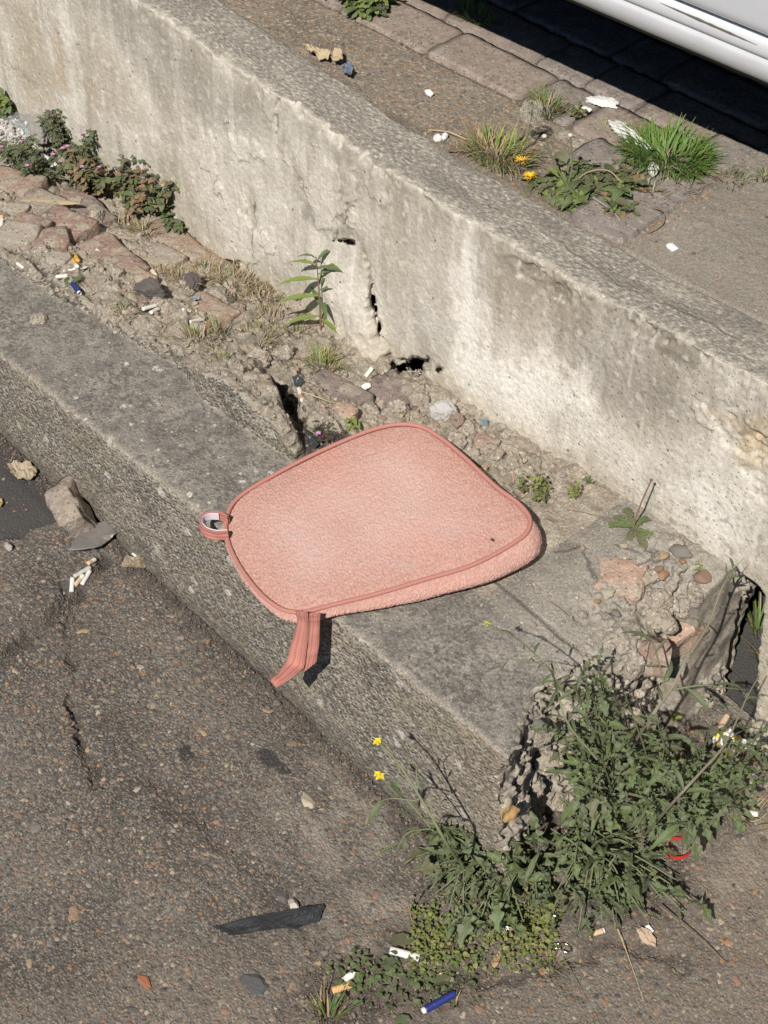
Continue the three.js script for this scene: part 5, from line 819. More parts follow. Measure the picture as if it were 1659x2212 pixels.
const yellow = mat([0.72, 0.55, 0.03], 0.6), pink = mat([0.55, 0.22, 0.50], 0.6), whiteM = mat([0.72, 0.70, 0.66], 0.7);
const flowerStalks = [];
{
  // the big grey-green weed in front of the broken end: two plants growing into each other
  const lb = R(1010, 1880, 0.0);
  const mk = (label, bx, by, tips, seed, extra) => {
    const rr = rng(300 + seed), base = R(bx, by, 0.0), S = [];
    for (const [x, y, h] of tips) { const b0 = V3(base.x + (rr() - 0.5) * 0.09, roadY(base.x), base.z + (rr() - 0.5) * 0.07), e = R(x, y, h), m = b0.clone().lerp(e, 0.5); m.y += 0.02 + 0.025 * rr(); m.x += (rr() - 0.5) * 0.03; S.push({ pts: [b0, m, e], size: [0.072, 0.040], gap: 0.0215, geos: rr() < 0.7 ? rocket : [...rocket, ...narrow], r: 0.0019 }); }
    if (extra) S.push(...extra);
    return [weed('wild_rocket_plant', label, 'weed', base, S, { seed, most: 297, r0: 0.0019 }), base];
  };
  const stalks = [{ pts: [lb, RZ(964, 1821, 0.115), RZ(915, 1735, 0.117), RZ(868, 1660, 0.117), RZ(838, 1622, 0.116), RZ(818, 1604, 0.115)], size: [0.034, 0.018], gap: 0.020, geos: narrow, tip: narrow, r: 0.0024 },
    { pts: [RZ(940, 1800, 0.115), RZ(880, 1730, 0.125), RZ(848, 1708, 0.125), RZ(824, 1680, 0.12)], size: [0.030, 0.018], gap: 0.024, geos: narrow, r: 0.0016 },
    { pts: [RZ(900, 1730, 0.12), RZ(845, 1725, 0.14), RZ(812, 1735, 0.15)], size: [0.04, 0.03], gap: 0.03, geos: narrow, r: 0.0012 },
    { pts: [RZ(930, 1790, 0.12), RZ(880, 1800, 0.15), RZ(850, 1850, 0.17)], size: [0.05, 0.035], gap: 0.02, geos: narrow, r: 0.0014 },
    { pts: [RZ(910, 1735, 0.115), RZ(900, 1660, 0.10), RZ(918, 1640, 0.095)], size: [0.04, 0.025], gap: 0.022, geos: narrow, r: 0.0014 }];
  const [t, base] = mk('grey-green lobed weed at the step corner with yellow flowers on long stalks', 1120, 1850, [[925, 1765, 0.04], [900, 1850, 0.04], [940, 1930, 0.035], [985, 2000, 0.03], [1060, 2030, 0.03], [1130, 1990, 0.05], [1010, 1790, 0.06], [1060, 1760, 0.07], [1050, 1860, 0.08], [960, 1880, 0.05], [1000, 1930, 0.05], [1090, 1930, 0.07], [1110, 1800, 0.09], [1150, 1880, 0.09], [960, 1810, 0.05], [915, 1900, 0.03], [1120, 1740, 0.06], [1040, 1980, 0.04], [980, 1750, 0.05], [1160, 1940, 0.06]], 3, stalks);
  for (const [a, b, z, s] of [[816, 1600, 0.115, 0.006], [812, 1604, 0.118, 0.005], [820, 1606, 0.112, 0.005], [821, 1678, 0.12, 0.008], [815, 1672, 0.121, 0.006]]) flower4(t, rel(RZ(a, b, z), base), yellow, s, 'yellow_flower');
  mk('bushy grey-green lobed weed directly under the front corner of the step, above the chickweed', 1010, 1885, [[930, 1790, 0.05], [905, 1830, 0.04], [890, 1880, 0.035], [930, 1920, 0.04], [970, 1960, 0.04], [1030, 1970, 0.05], [1080, 1900, 0.07], [1060, 1820, 0.08], [1010, 1780, 0.08], [970, 1800, 0.07], [950, 1860, 0.06], [1000, 1900, 0.07], [1100, 1830, 0.09], [1090, 1760, 0.09], [1040, 1730, 0.08], [970, 1740, 0.06], [1000, 2000, 0.03], [1090, 2010, 0.03]], 8);
  mk('sprawling grey-green lobed weed in the middle of the bottom right, above the can tab', 1280, 1860, [[1180, 1990, 0.05], [1270, 1950, 0.05], [1380, 1890, 0.05], [1480, 1975, 0.03], [1430, 1940, 0.04], [1330, 1850, 0.07], [1280, 1770, 0.08], [1190, 1790, 0.10], [1240, 1870, 0.09], [1200, 1930, 0.08], [1340, 1960, 0.05], [1250, 2010, 0.03], [1300, 1990, 0.04], [1210, 1840, 0.09], [1370, 1830, 0.06], [1440, 1860, 0.05], [1400, 1990, 0.03], [1350, 1920, 0.06], [1230, 1790, 0.09], [1310, 1810, 0.08], [1400, 1790, 0.06], [1460, 1900, 0.05], [1520, 1960, 0.03], [1330, 2010, 0.03], [1290, 1900, 0.08]], 4);
}
{
  // the second weed, rising past the end of the step
  const rr = rng(404), base = R(1345, 1660, 0.0), S = [];
  const at = (l) => l.map(([x, y, X]) => atX(x, y, X)), brown = mat([0.19, 0.16, 0.11], 0.7);
  S.push({ pts: [base, ...at([[1400, 1557, 0.300], [1452, 1485, 0.295], [1479, 1431, 0.29], [1530, 1350, 0.275], [1560, 1269, 0.262], [1590, 1225, 0.256]])], size: [0.036, 0.022], gap: 0.024, geos: narrow, r: 0.0026, m: brown });
  S.push({ pts: at([[1560, 1275, 0.262], [1575, 1240, 0.26], [1608, 1205, 0.262]]), size: [0.03, 0.02], gap: 0.02, geos: narrow, r: 0.001 });
  S.push({ pts: at([[1440, 1500, 0.295], [1420, 1420, 0.27], [1395, 1345, 0.25]]), size: [0.046, 0.034], gap: 0.018, geos: narrow, r: 0.0016 });
  S.push({ pts: at([[1452, 1490, 0.295], [1520, 1480, 0.32], [1560, 1485, 0.335], [1610, 1490, 0.345]]), size: [0.044, 0.034], gap: 0.016, geos: [...rocket, ...narrow], r: 0.0014 });
  S.push({ pts: [R(1370, 1830, 0.0), ...at([[1465, 1721, 0.42], [1520, 1661, 0.42], [1566, 1608, 0.415], [1614, 1505, 0.39], [1640, 1460, 0.375]])], size: [0.044, 0.024], gap: 0.026, geos: [...rocket, ...narrow], r: 0.0022, m: brown });
  S.push({ pts: [atX(1290, 1640, 0.29), atX(1225, 1560, 0.25), atX(1205, 1500, 0.225), RZ(1180, 1437, 0.0), RZ(1110, 1375, -0.02), RZ(1050, 1347, -0.03)], size: [0.036, 0.016], gap: 0.024, geos: narrow, r: 0.0018, from: 0.1 });
  S.push({ pts: [RZ(1180, 1437, 0.0), RZ(1120, 1425, 0.01), RZ(1062, 1425, 0.02)], size: [0.03, 0.02], gap: 0.03, geos: narrow, r: 0.0008 });
  const S2 = [], go = (x, y, X, o = {}) => { const b0 = R(x < 1330 ? 1290 : 1440 + (rr() - 0.5) * 120, 1720 + (rr() - 0.5) * 80, 0), e = atX(x, y, X), m = b0.clone().lerp(e, 0.5); m.x += 0.02; (x < 1345 ? S2 : S).push({ pts: [b0, m, e], size: [0.062, 0.036], gap: 0.022, ...o }); };
  for (const [x, y, X] of [[1240, 1480, 0.235], [1260, 1440, 0.235], [1265, 1530, 0.26], [1290, 1470, 0.25], [1310, 1560, 0.28], [1300, 1640, 0.30], [1260, 1690, 0.30], [1350, 1600, 0.31], [1420, 1630, 0.36], [1480, 1640, 0.39], [1540, 1560, 0.38], [1460, 1700, 0.40], [1540, 1690, 0.42], [1600, 1740, 0.44], [1650, 1680, 0.45], [1500, 1770, 0.42], [1390, 1720, 0.38], [1330, 1740, 0.36], [1600, 1600, 0.42], [1420, 1560, 0.33], [1350, 1500, 0.28], [1250, 1610, 0.27], [1290, 1420, 0.24], [1275, 1480, 0.245], [1195, 1560, 0.25], [1640, 1620, 0.44], [1650, 1560, 0.42], [1440, 1780, 0.4], [1580, 1660, 0.43], [1500, 1600, 0.38]]) go(x, y, X, { geos: x > 1500 ? rocket : [...rocket, ...rocket, ...narrow] });
  const t = weed('wild_rocket_plant', 'tall grey-green weed with a thick stem rising past the right end of the step', 'weed', base, S, { seed: 5, most: 297 });
  weed('wild_rocket_plant', 'grey-green lobed weed pressed against the broken face of the step end', 'weed', R(1280, 1720, 0), S2, { seed: 6, most: 297 });
  for (const [a, b, z, s] of [[1050, 1346, -0.03, 0.005], [1056, 1350, -0.03, 0.005]]) flower4(t, rel(RZ(a, b, z), base), mat([0.35, 0.36, 0.08], 0.6), s, 'flower_bud');
}
{
  // chickweed mat under the big weed
  const base = R(1050, 2010, 0), t = thing('chickweed', 'low mat of bright yellow-green chickweed spreading below the big weed', 'weed', base), rr = rng(61), A = [], Bs = [], F = [];
  for (let i = 0; i < 1100; i++) { const u = Math.pow(rr(), 0.7) * (rr() < 0.5 ? 1 : -1), px = 1045 + 160 * u + 20 * (rr() - 0.5), py = 2020 + 105 * (rr() + rr() - 1) - 0.1 * (px - 1045), p = R(px, py, 0); p.y += 0.004 + 0.02 * rr() * rr(); const a = rr() * 6.28; leafInto(rr() < 0.5 ? A : Bs, smallLeaf[i % 2], rel(p, base), V3(Math.cos(a), 0.2 + 0.7 * rr(), Math.sin(a)), V3(rr() - 0.5, 1, rr() - 0.5), 0.004 + 0.007 * rr() * rr()); }
  part('foliage', mergeGeometries(A), LEAF.bright, t); part('pale_foliage', mergeGeometries(Bs), LEAF.yellow, t, 'yellowing chickweed leaves');
  for (const [a, b] of [[1085, 1995], [1095, 2005], [1020, 1960]]) flower4(t, rel(R(a, b, 0.02), base), whiteM, 0.004, 'white_flower', 6);
  for (const [a, b, c, d] of [[905, 2020, 882, 1955], [905, 2020, 880, 1950], [1020, 2010, 1018, 1930]]) part('stalk', tube([rel(R(a, b, 0.0), base), rel(R((a + c) / 2 - 4, (b + d) / 2, 0.02), base), rel(R(c, d, 0.03), base)], 0.0012, 0.0008, 5, 8), stemRed, t);
  const base2 = R(905, 2110, 0), t2 = thing('chickweed', 'sparse small green seedlings in dark soil near the blue tube', 'weed', base2), A2 = [], rr2 = rng(62);
  for (let i = 0; i < 170; i++) { const px = 880 + 210 * (rr2() + rr2() - 1), py = 2120 + 75 * (rr2() + rr2() - 1), p = R(px, py, 0); p.y += 0.003 + 0.008 * rr2(); const a = rr2() * 6.28; leafInto(A2, smallLeaf[i % 2], rel(p, base2), V3(Math.cos(a), 0.4, Math.sin(a)), V3(rr2() - 0.5, 1, rr2() - 0.5), 0.005 + 0.007 * rr2()); }
  part('foliage', mergeGeometries(A2), LEAF.mid, t2);
}
// grass tufts on the upper pavement and along the step
const G1 = [0.16, 0.27, 0.045], G2 = [0.26, 0.30, 0.07];
tuft('big dense bright green grass tuft beside the white plaster patch', 1440, 345, yardP, { n: 900, h: 0.056, r: 0.050, rx: 1.3, lean: 1.15, w: 0.0014, green: [0.145, 0.24, 0.04], dry: 0.05, seed: 1 });
tuft('yellowish half dry grass tuft at the back edge of the wall top', 1075, 345, yardP, { n: 340, h: 0.055, r: 0.032, rx: 1.6, lean: 0.8, green: G2, dry: 0.55, seed: 2 });
tuft('small upright grass tuft between paving bricks behind the dandelion clock', 1180, 235, yardP, { n: 150, h: 0.046, r: 0.016, rx: 1.7, lean: 0.75, green: [0.19, 0.21, 0.06], dry: 0.2, seed: 3 });
tuft('tiny grass sprout left of the long white plaster patch', 1306, 278, yardP, { n: 28, h: 0.022, r: 0.010, lean: 0.8, green: G2, dry: 0.2, seed: 4 });
tuft('small bright grass tuft at the edge of the car shadow', 1030, 38, yardP, { n: 130, h: 0.042, r: 0.018, rx: 1.8, lean: 0.8, green: G1, dry: 0.05, seed: 5 });
tuft('flat green moss and grass patch in the joint left of the pavers', 900, 84, yardP, { n: 60, h: 0.016, r: 0.018, rx: 1.7, lean: 1, green: [0.12, 0.15, 0.04], dry: 0.2, seed: 6 });
tuft('thin grass line along the paver edge, below the shadow tip', 975, 118, yardP, { n: 40, h: 0.012, r: 0.016, rx: 1.8, lean: 1, green: [0.12, 0.14, 0.045], dry: 0.3, seed: 7 });
tuft('thin grass patch in a joint under the small bright tuft', 1045, 106, yardP, { n: 40, h: 0.012, r: 0.016, rx: 1.8, lean: 1, green: [0.14, 0.16, 0.05], dry: 0.4, seed: 8 });
tuft('low grass strip right of the big green tuft', 1575, 382, yardP, { n: 70, h: 0.018, r: 0.022, rx: 1.6, lean: 1, green: [0.12, 0.15, 0.045], dry: 0.25, seed: 9 });
tuft('small grass at the right frame edge on the upper pavement', 1650, 385, yardP, { n: 40, h: 0.02, r: 0.014, lean: 1, green: [0.13, 0.16, 0.045], dry: 0.2, seed: 10 });
tuft('straggly green and dry grass at the foot of the big tuft', 1440, 400, yardP, { n: 90, h: 0.025, r: 0.035, rx: 1.4, lean: 1, green: [0.13, 0.16, 0.045], dry: 0.35, seed: 11 });
const dryG = [0.22, 0.22, 0.07];
[[395, 605, 70, 0.032, 0.024, 0.6, 'dry grass clump right of the dark stone on the rubble'], [500, 615, 120, 0.034, 0.034, 0.75, 'broad dry straw grass clump near the wall foot left of the tall leafy weed'], [560, 650, 90, 0.032, 0.03, 0.8, 'dry straw grass just left of the tall leafy weed'], [272, 680, 46, 0.030, 0.016, 0.35, 'small green and dry grass clump at the edge of the step tread'], [430, 735, 70, 0.034, 0.022, 0.6, 'half dry grass clump on rubble above the long crumbled lip'], [468, 720, 36, 0.040, 0.010, 0.1, 'upright green grass blades in the middle of the rubble'], [560, 745, 80, 0.042, 0.02, 0.3, 'green grass clump on the mortar above the crevice'], [640, 725, 36, 0.026, 0.012, 0.25, 'little grass sprout below the tall leafy weed'], [695, 790, 90, 0.040, 0.020, 0.15, 'yellow-green grass tuft beside the dark crevice'], [480, 775, 30, 0.022, 0.010, 0.3, 'low grass blades at the back of the crumbled lip'], [530, 600, 110, 0.030, 0.034, 0.9, 'broad flat straw patch along the wall foot'], [455, 590, 80, 0.026, 0.03, 0.85, 'flat straw patch in the middle of the brick rubble'], [585, 690, 60, 0.028, 0.024, 0.7, 'straw and green blades below the leaning straw'], [265, 490, 70, 0.028, 0.024, 0.75, 'dry grass at the foot of the pink flowered weeds'], [310, 500, 60, 0.026, 0.02, 0.6, 'dry grass below the brown leaved weed at the wall'], [340, 590, 30, 0.022, 0.014, 0.8, 'few straw blades beside a pale brick'], [610, 620, 40, 0.028, 0.020, 0.8, 'straw blades at the wall foot behind the tall leafy weed'], [1110, 1052, 40, 0.014, 0.014, 0.95, 'dead straw wisps between cushion and wall'], [300, 560, 20, 0.02, 0.01, 0.9, 'single straw wisps between two bricks']].forEach(([px, py, n, h, r, dry, label], i) => tuft(label, px, py, onStep, { n, h, r, rx: 1.3, lean: 0.85, w: 0.0009, green: label.startsWith('yellow-green tuft') || label.startsWith('yellow-green grass') ? [0.26, 0.27, 0.06] : dryG, dry, seed: 20 + i }));
[[1640, 1370, 34, 0.10, 0.014, 0.15, 'tall grass blades at the right frame edge below the wall'], [1655, 1440, 26, 0.07, 0.014, 0.5, 'short half dry grass at the right frame edge beside the tall blades'], [1490, 1690, 40, 0.04, 0.03, 0.95, 'dead brown grass among the weeds right of the step end'], [705, 2200, 30, 0.05, 0.012, 0.3, 'thin grass at the bottom edge left of the blue tube'], [985, 2170, 10, 0.024, 0.006, 0.1, 'single little seedling right of the blue tube'], [1190, 2080, 26, 0.03, 0.014, 0.6, 'small half dry grass below the big weed by the can tab'], [1600, 1745, 40, 0.04, 0.03, 0.9, 'brown dead stalks under the right leaves near the frame edge']].forEach(([px, py, n, h, r, dry, label], i) => tuft(label, px, py, roadP, { n, h, r, rx: 1.2, lean: 0.6, w: 0.0012, green: [0.16, 0.21, 0.05], dry, seed: 50 + i }));

// bushy small-leaved weeds
function bushy(name, label, px, py, on, { n = 160, w = 0.05, d = 0.03, h = 0.05, geos = smallLeaf, mats = [LEAF.dark, LEAF.olive], s = [0.008, 0.014], stems = 10, seed = 1, flowers = 0, fm = pink, shape = 0 } = {}) {
  if (seed < 7) { w *= 1.2; h *= 1.2; d *= 1.15; n = Math.round(n * 1.5); }
  const p0 = on(px, py), t = thing(name, label, 'weed', p0), rr = rng(seed * 71 + 3), L = mats.map(() => []), ST = [];
  const tips = [...Array(stems)].map(() => { const a = rr() * 6.28, q = Math.sqrt(rr()); return V3(Math.cos(a) * q * w, h * (0.35 + 0.75 * rr()) * (1 - 0.35 * q), Math.sin(a) * q * d); });
  for (const e of tips) ST.push(tube([V3(e.x * 0.3, 0, e.z * 0.3), V3(e.x * 0.75, e.y * 0.6, e.z * 0.75), e], 0.0009, 0.0005, 4, 6));
  for (let i = 0; i < n; i++) { const e = tips[i % stems], u = 0.2 + 0.85 * rr(), p = V3(e.x * (0.3 + 0.7 * u) + (rr() - 0.5) * 0.016, e.y * u, e.z * (0.3 + 0.7 * u) + (rr() - 0.5) * 0.016), a = rr() * 6.28; leafInto(L[Math.floor(rr() * L.length)], geos[i % geos.length], p, V3(Math.cos(a), 0.1 + 0.8 * rr() - 0.3, Math.sin(a)), V3(rr() - 0.5, 1, rr() - 0.5), lerp(s[0], s[1], rr())); }
  part('stems', mergeGeometries(ST), stemRed, t); L.forEach((l, i) => l.length && part('foliage', mergeGeometries(l), mats[i], t));
  for (let i = 0; i < flowers; i++) { const e = tips[(i * 3) % stems]; flower4(t, V3(e.x + (rr() - 0.5) * 0.02, e.y * (0.9 + 0.25 * rr()) + 0.004, e.z + 0.005), fm, 0.0052, 'pink_flower', 5); }
  return t;
}
bushy('herb_robert', 'dark feathery weed with pink flowers by the clear plastic bag', 62, 375, onStep, { n: 380, w: 0.085, d: 0.04, h: 0.055, geos: divided, mats: [LEAF.dark, LEAF.mid, LEAF.olive], s: [0.010, 0.018], stems: 16, seed: 1, flowers: 4 });
bushy('herb_robert', 'tall dark feathery weed with pink flowers against the wall, leftmost of the wall weeds', 165, 350, onStep, { n: 420, w: 0.075, d: 0.035, h: 0.10, geos: divided, mats: [LEAF.dark, LEAF.olive, LEAF.mid], s: [0.010, 0.018], stems: 18, seed: 2, flowers: 6 });
bushy('dead_nettle', 'weed with round olive leaves at the middle of the wall weeds', 205, 415, onStep, { n: 330, w: 0.085, d: 0.04, h: 0.085, mats: [LEAF.olive, LEAF.mid, LEAF.brown], s: [0.010, 0.018], stems: 16, seed: 3, flowers: 3 });
bushy('dead_nettle', 'weed with browned nettle leaves drooping at the wall foot', 285, 445, onStep, { n: 200, w: 0.06, d: 0.03, h: 0.075, mats: [LEAF.olive, LEAF.brown, LEAF.mid], s: [0.010, 0.016], stems: 12, seed: 4 });
bushy('dead_nettle', 'upright weed with brown tops, rightmost of the wall weeds', 335, 455, onStep, { n: 330, w: 0.07, d: 0.035, h: 0.10, mats: [LEAF.olive, LEAF.mid, LEAF.brown, LEAF.dark], s: [0.010, 0.017], stems: 16, seed: 5 });
bushy('dead_nettle', 'low green leaves at the right foot of the wall weeds', 380, 492, onStep, { n: 70, w: 0.03, d: 0.02, h: 0.025, mats: [LEAF.mid, LEAF.olive], s: [0.009, 0.015], stems: 8, seed: 6 });
bushy('leafy_weed', 'bright green weed at the wall foot on the left frame edge', 6, 245, onStep, { n: 90, w: 0.03, d: 0.02, h: 0.06, mats: [LEAF.bright, LEAF.mid], s: [0.012, 0.02], stems: 8, seed: 7 });
bushy('herb_robert', 'low dark purple feathery weed with one pink flower beside the cushion', 722, 945, onStep, { n: 170, w: 0.035, d: 0.02, h: 0.02, geos: divided, mats: [LEAF.purple, LEAF.purple, LEAF.dark], s: [0.007, 0.012], stems: 10, seed: 8, flowers: 1 });
bushy('seedling', 'single pale green seedling behind the cushion edge', 765, 922, onStep, { n: 10, w: 0.006, d: 0.006, h: 0.022, mats: [LEAF.bright], s: [0.010, 0.014], stems: 2, seed: 9 });
bushy('pellitory', 'yellow-green small-leaved weed right of the cushion, nearest it', 1165, 1078, onStep, { n: 120, w: 0.022, d: 0.016, h: 0.05, mats: [LEAF.yellow, LEAF.bright, LEAF.olive], s: [0.005, 0.009], stems: 10, seed: 10 });
bushy('pellitory', 'yellow-green sprig just left of the wall fern', 1240, 1072, onStep, { n: 46, w: 0.014, d: 0.01, h: 0.032, mats: [LEAF.yellow, LEAF.bright], s: [0.005, 0.008], stems: 4, seed: 11 });
bushy('pellitory', 'small sprig touching the right edge of the cushion', 1126, 1062, onStep, { n: 40, w: 0.008, d: 0.008, h: 0.034, mats: [LEAF.olive, LEAF.bright], s: [0.005, 0.008], stems: 4, seed: 12 });
bushy('seedling', 'tiny two leaved seedling on the ledge remnant at the wall', 1515, 1232, onStep, { n: 8, w: 0.006, d: 0.006, h: 0.008, mats: [LEAF.bright], s: [0.006, 0.009], stems: 3, seed: 13 });
bushy('leafy_weed', 'dark green weed at the top edge beside the paving', 785, 14, yardP, { n: 150, w: 0.06, d: 0.04, h: 0.035, geos: toothed, mats: [LEAF.mid, LEAF.bright, LEAF.dark], s: [0.018, 0.034], stems: 14, seed: 14 });
bushy('leafy_weed', 'small weed in the joint below the small upright grass', 1252, 250, yardP, { n: 46, w: 0.016, d: 0.014, h: 0.018, mats: [LEAF.mid, LEAF.olive, LEAF.yellow], s: [0.006, 0.011], stems: 6, seed: 15 });
bushy('leafy_weed', 'tangle of low dandelion leaves in the gap behind the wall', 1300, 425, yardP, { n: 330, w: 0.095, d: 0.05, h: 0.03, geos: [...toothed, ...smallLeaf], mats: [LEAF.mid, LEAF.olive, LEAF.dark, LEAF.bright], s: [0.012, 0.03], stems: 24, seed: 16 });
bushy('leafy_weed', 'clover-like leaves touching the wall top under the bare stalks', 1225, 435, yardP, { n: 90, w: 0.045, d: 0.02, h: 0.022, geos: smallLeaf, mats: [LEAF.mid, LEAF.bright, LEAF.olive], s: [0.010, 0.018], stems: 12, seed: 17 });
bushy('leafy_weed', 'flat dandelion rosette between the two bare stalks and the big grass tuft', 1330, 388, yardP, { n: 120, w: 0.07, d: 0.035, h: 0.018, geos: [...toothed, ...smallLeaf], mats: [LEAF.mid, LEAF.olive, LEAF.brown], s: [0.010, 0.024], stems: 16, seed: 31 });
bushy('leafy_weed', 'sparse green weed at the wall back right of the yellow flowers', 1175, 405, yardP, { n: 70, w: 0.045, d: 0.02, h: 0.016, geos: [...smallLeaf, ...toothed], mats: [LEAF.mid, LEAF.olive], s: [0.008, 0.018], stems: 12, seed: 32 });
tuft('patchy half dry grass in the soil behind the wall, middle of the weeds', 1385, 430, yardP, { n: 90, h: 0.026, r: 0.03, rx: 1.7, lean: 1, green: [0.16, 0.19, 0.05], dry: 0.5, seed: 71 });
bushy('leafy_weed', 'brown and green leaf litter weed behind the wall, above the slab corner', 1345, 465, yardP, { n: 80, w: 0.04, d: 0.025, h: 0.02, geos: [...ovals, ...toothed], mats: [LEAF.mid, LEAF.olive, LEAF.brown], s: [0.012, 0.022], stems: 10, seed: 18 });
bushy('leafy_weed', 'few round leaves at the foot of the big grass tuft', 1478, 405, yardP, { n: 26, w: 0.03, d: 0.014, h: 0.014, geos: ovals, mats: [LEAF.mid, LEAF.olive], s: [0.010, 0.018], stems: 8, seed: 19 });
{
  // fern on the wall, tall willowherb, dandelions
  const p = atZ(1283, 1042, ZW), t = thing('wall_fern', 'small green fern growing from the wall foot', 'fern', p);
  for (const [a, b] of [[-0.9, 0.2], [0.3, 0.6], [0.9, 0.1], [-0.2, 0.7]]) leaf(t, divided[0], LEAF.mid, V3(0, 0, 0.001), V3(a, b + 0.2, 0.8), V3(0, 1, 0.6), 0.024);
  const b = onStep(693, 712), w = thing('willowherb', 'tall green weed with long narrow leaves standing at the wall foot', 'weed', b), tip = atY(683, 555, b.y + 0.145), cv = [V3(0, -0.004, 0), rel(atY(690, 640, b.y + 0.07), b), rel(tip, b)];
  part('stem', tube(cv, 0.0018, 0.0008, 6, 12), stemRed, w); const c3 = new THREE.CatmullRomCurve3(cv);
  [[0.22, 200, 0.05], [0.28, 20, 0.045], [0.36, 100, 0.05], [0.5, 190, 0.06], [0.58, 350, 0.06], [0.64, 70, 0.045], [0.72, 185, 0.055], [0.78, 10, 0.06], [0.86, 330, 0.055], [0.9, 150, 0.04], [0.95, 30, 0.035], [0.98, 200, 0.025], [0.18, 300, 0.045], [0.15, 60, 0.05], [0.42, 280, 0.04]].forEach(([u, a, s], i) => { const q = a * Math.PI / 180, d = RIGHT.clone().multiplyScalar(Math.cos(q)).add(V3(-FWD.x, 0, -FWD.z).multiplyScalar(-Math.sin(q) * 0.9)); d.y = 0.35 - 0.3 * (i % 3 === 0) + 0.5 * (u > 0.9); leaf(w, lances[i % 3], i % 3 ? LEAF.mid : LEAF.bright, c3.getPointAt(u), d, UP, s * 1.3); });
  const dl = (label, px, py, on, headPx, headPy, head, mid, seed, leaves, ls = 0.05) => {
    const q = on(px, py), t2 = thing('dandelion', label, 'dandelion', q), far = V3(-FWD.x, 0, -FWD.z).normalize(), tipA = head && on2(headPx, headPy, q);
    if (head) { const m = tipA.clone().add(q).multiplyScalar(0.5).sub(q).add(RIGHT.clone().multiplyScalar(mid)); part('stalk', tube([V3(0, 0, 0), m, rel(tipA, q)], 0.0016, 0.0012, 6, 12), head === 'seeded' ? stemRed : stemMat, t2); }
    const hp = head && rel(tipA, q), rr = rng(seed);
    if (head === 'bare' || head === 'seeded') part('seed_base', (() => { const g = new THREE.SphereGeometry(head === 'bare' ? 0.0038 : 0.0026, 10, 8); g.scale(1, 0.8, 1); return g; })(), head === 'bare' ? mat([0.55, 0.46, 0.36]) : mat([0.16, 0.11, 0.07]), t2).position.copy(hp);
    if (head === 'clock') { const g = []; for (let i = 0; i < 150; i++) { const d = V3(rr() - 0.5, rr() - 0.42, rr() - 0.5).normalize(), e = d.clone().multiplyScalar(0.016 * (0.8 + 0.3 * rr())); const st = sheet(2, 2, (u, v) => { const o = (u - 0.5) * 0.0003; return [e.x * v + o, e.y * v, e.z * v + o]; }); g.push(st); const sd = d.clone().cross(V3(0.3, 1, 0.2)).normalize(), s2 = d.clone().cross(sd); for (let k = 0; k < 5; k++) { const a = k * 1.2566, f = e.clone().addScaledVector(sd, Math.cos(a) * 0.004).addScaledVector(s2, Math.sin(a) * 0.004).addScaledVector(d, 0.002); g.push(sheet(2, 2, (u, v) => { const o = (u - 0.5) * 0.0003; return [lerp(e.x, f.x, v) + o, lerp(e.y, f.y, v) + o, lerp(e.z, f.z, v)]; })); } } part('seed_head', mergeGeometries(g), mat([0.62, 0.58, 0.48], 0.9), t2).position.copy(hp); part('seed_base', new THREE.SphereGeometry(0.004, 8, 6), mat([0.12, 0.12, 0.08]), t2).position.copy(hp); }
    if (head === 'yellow') { const g = []; for (let i = 0; i < 60; i++) { const a = rr() * 6.28; leafInto(g, narrow[0], V3(0, 0, 0), V3(Math.cos(a), 0.15 + 0.9 * rr(), Math.sin(a)), UP, 0.009 + 0.005 * rr()); } part('flower_head', mergeGeometries(g), mat([0.75, 0.46, 0.02], 0.6), t2).position.copy(hp); }
    leaves.forEach(([a, up], i) => { const r0 = a * Math.PI / 180, d = RIGHT.clone().multiplyScalar(Math.cos(r0)).add(far.clone().multiplyScalar(-Math.sin(r0))); d.y = up; leaf(t2, toothed[i % 3], i % 2 ? LEAF.olive : LEAF.mid, V3(0, 0.003, 0), d, UP, ls * (0.75 + 0.4 * rr())); });
    return t2;
  };
  const on2 = (px, py, q) => { const d = sight(px, py), n = V3(-FWD.x, 0, -FWD.z), s = EYE.clone().sub(q).dot(n) / -d.dot(n); return EYE.clone().addScaledVector(d, s); };
  dl('dandelion with a tall dark stalk and bitten leaves on the step near the wall', 1367, 1142, onStep, 1407, 1037, 'seeded', -0.002, 11, [[170, 0.1], [100, 0.35], [40, 0.2], [-70, 0.05], [-35, 0.05], [-110, 0.05], [140, 0.3]], 0.045);
  dl('dandelion clock with white fluffy seed head behind the dry grass', 1115, 335, yardP, 1148, 243, 'clock', 0.006, 12, [[170, 0.2], [200, 0.1]], 0.04);
  dl('bare dandelion stalk leaning right over the weeds, left of two', 1240, 425, yardP, 1176, 294, 'bare', -0.004, 13, [[30, 0.1], [200, 0.2]], 0.05);
  dl('bare upright dandelion stalk over the weeds, right of two', 1222, 420, yardP, 1232, 292, 'bare', 0.006, 14, [[80, 0.2]], 0.05);
  dl('yellow dandelion flower at the right end of the dry grass tuft', 1150, 398, yardP, 1146, 383, 'yellow', 0, 15, [[-30, 0.1], [-70, 0.1], [10, 0.2], [-110, 0.1]], 0.04);
  dl('smaller yellow dandelion flower inside the dry grass tuft', 1130, 366, yardP, 1128, 349, 'yellow', 0, 16, [[20, 0.1]], 0.03);
}

// ------------------------------------------------------------------ litter
const paperM = mat([0.66, 0.63, 0.57], 0.8), filterM = mat([0.60, 0.36, 0.15], 0.8), filterPale = mat([0.58, 0.42, 0.27], 0.8), ashM = mat([0.06, 0.055, 0.05], 0.95), dirtyPaper = mat([0.50, 0.47, 0.41], 0.85), blueM = mat([0.018, 0.03, 0.16], 0.45);
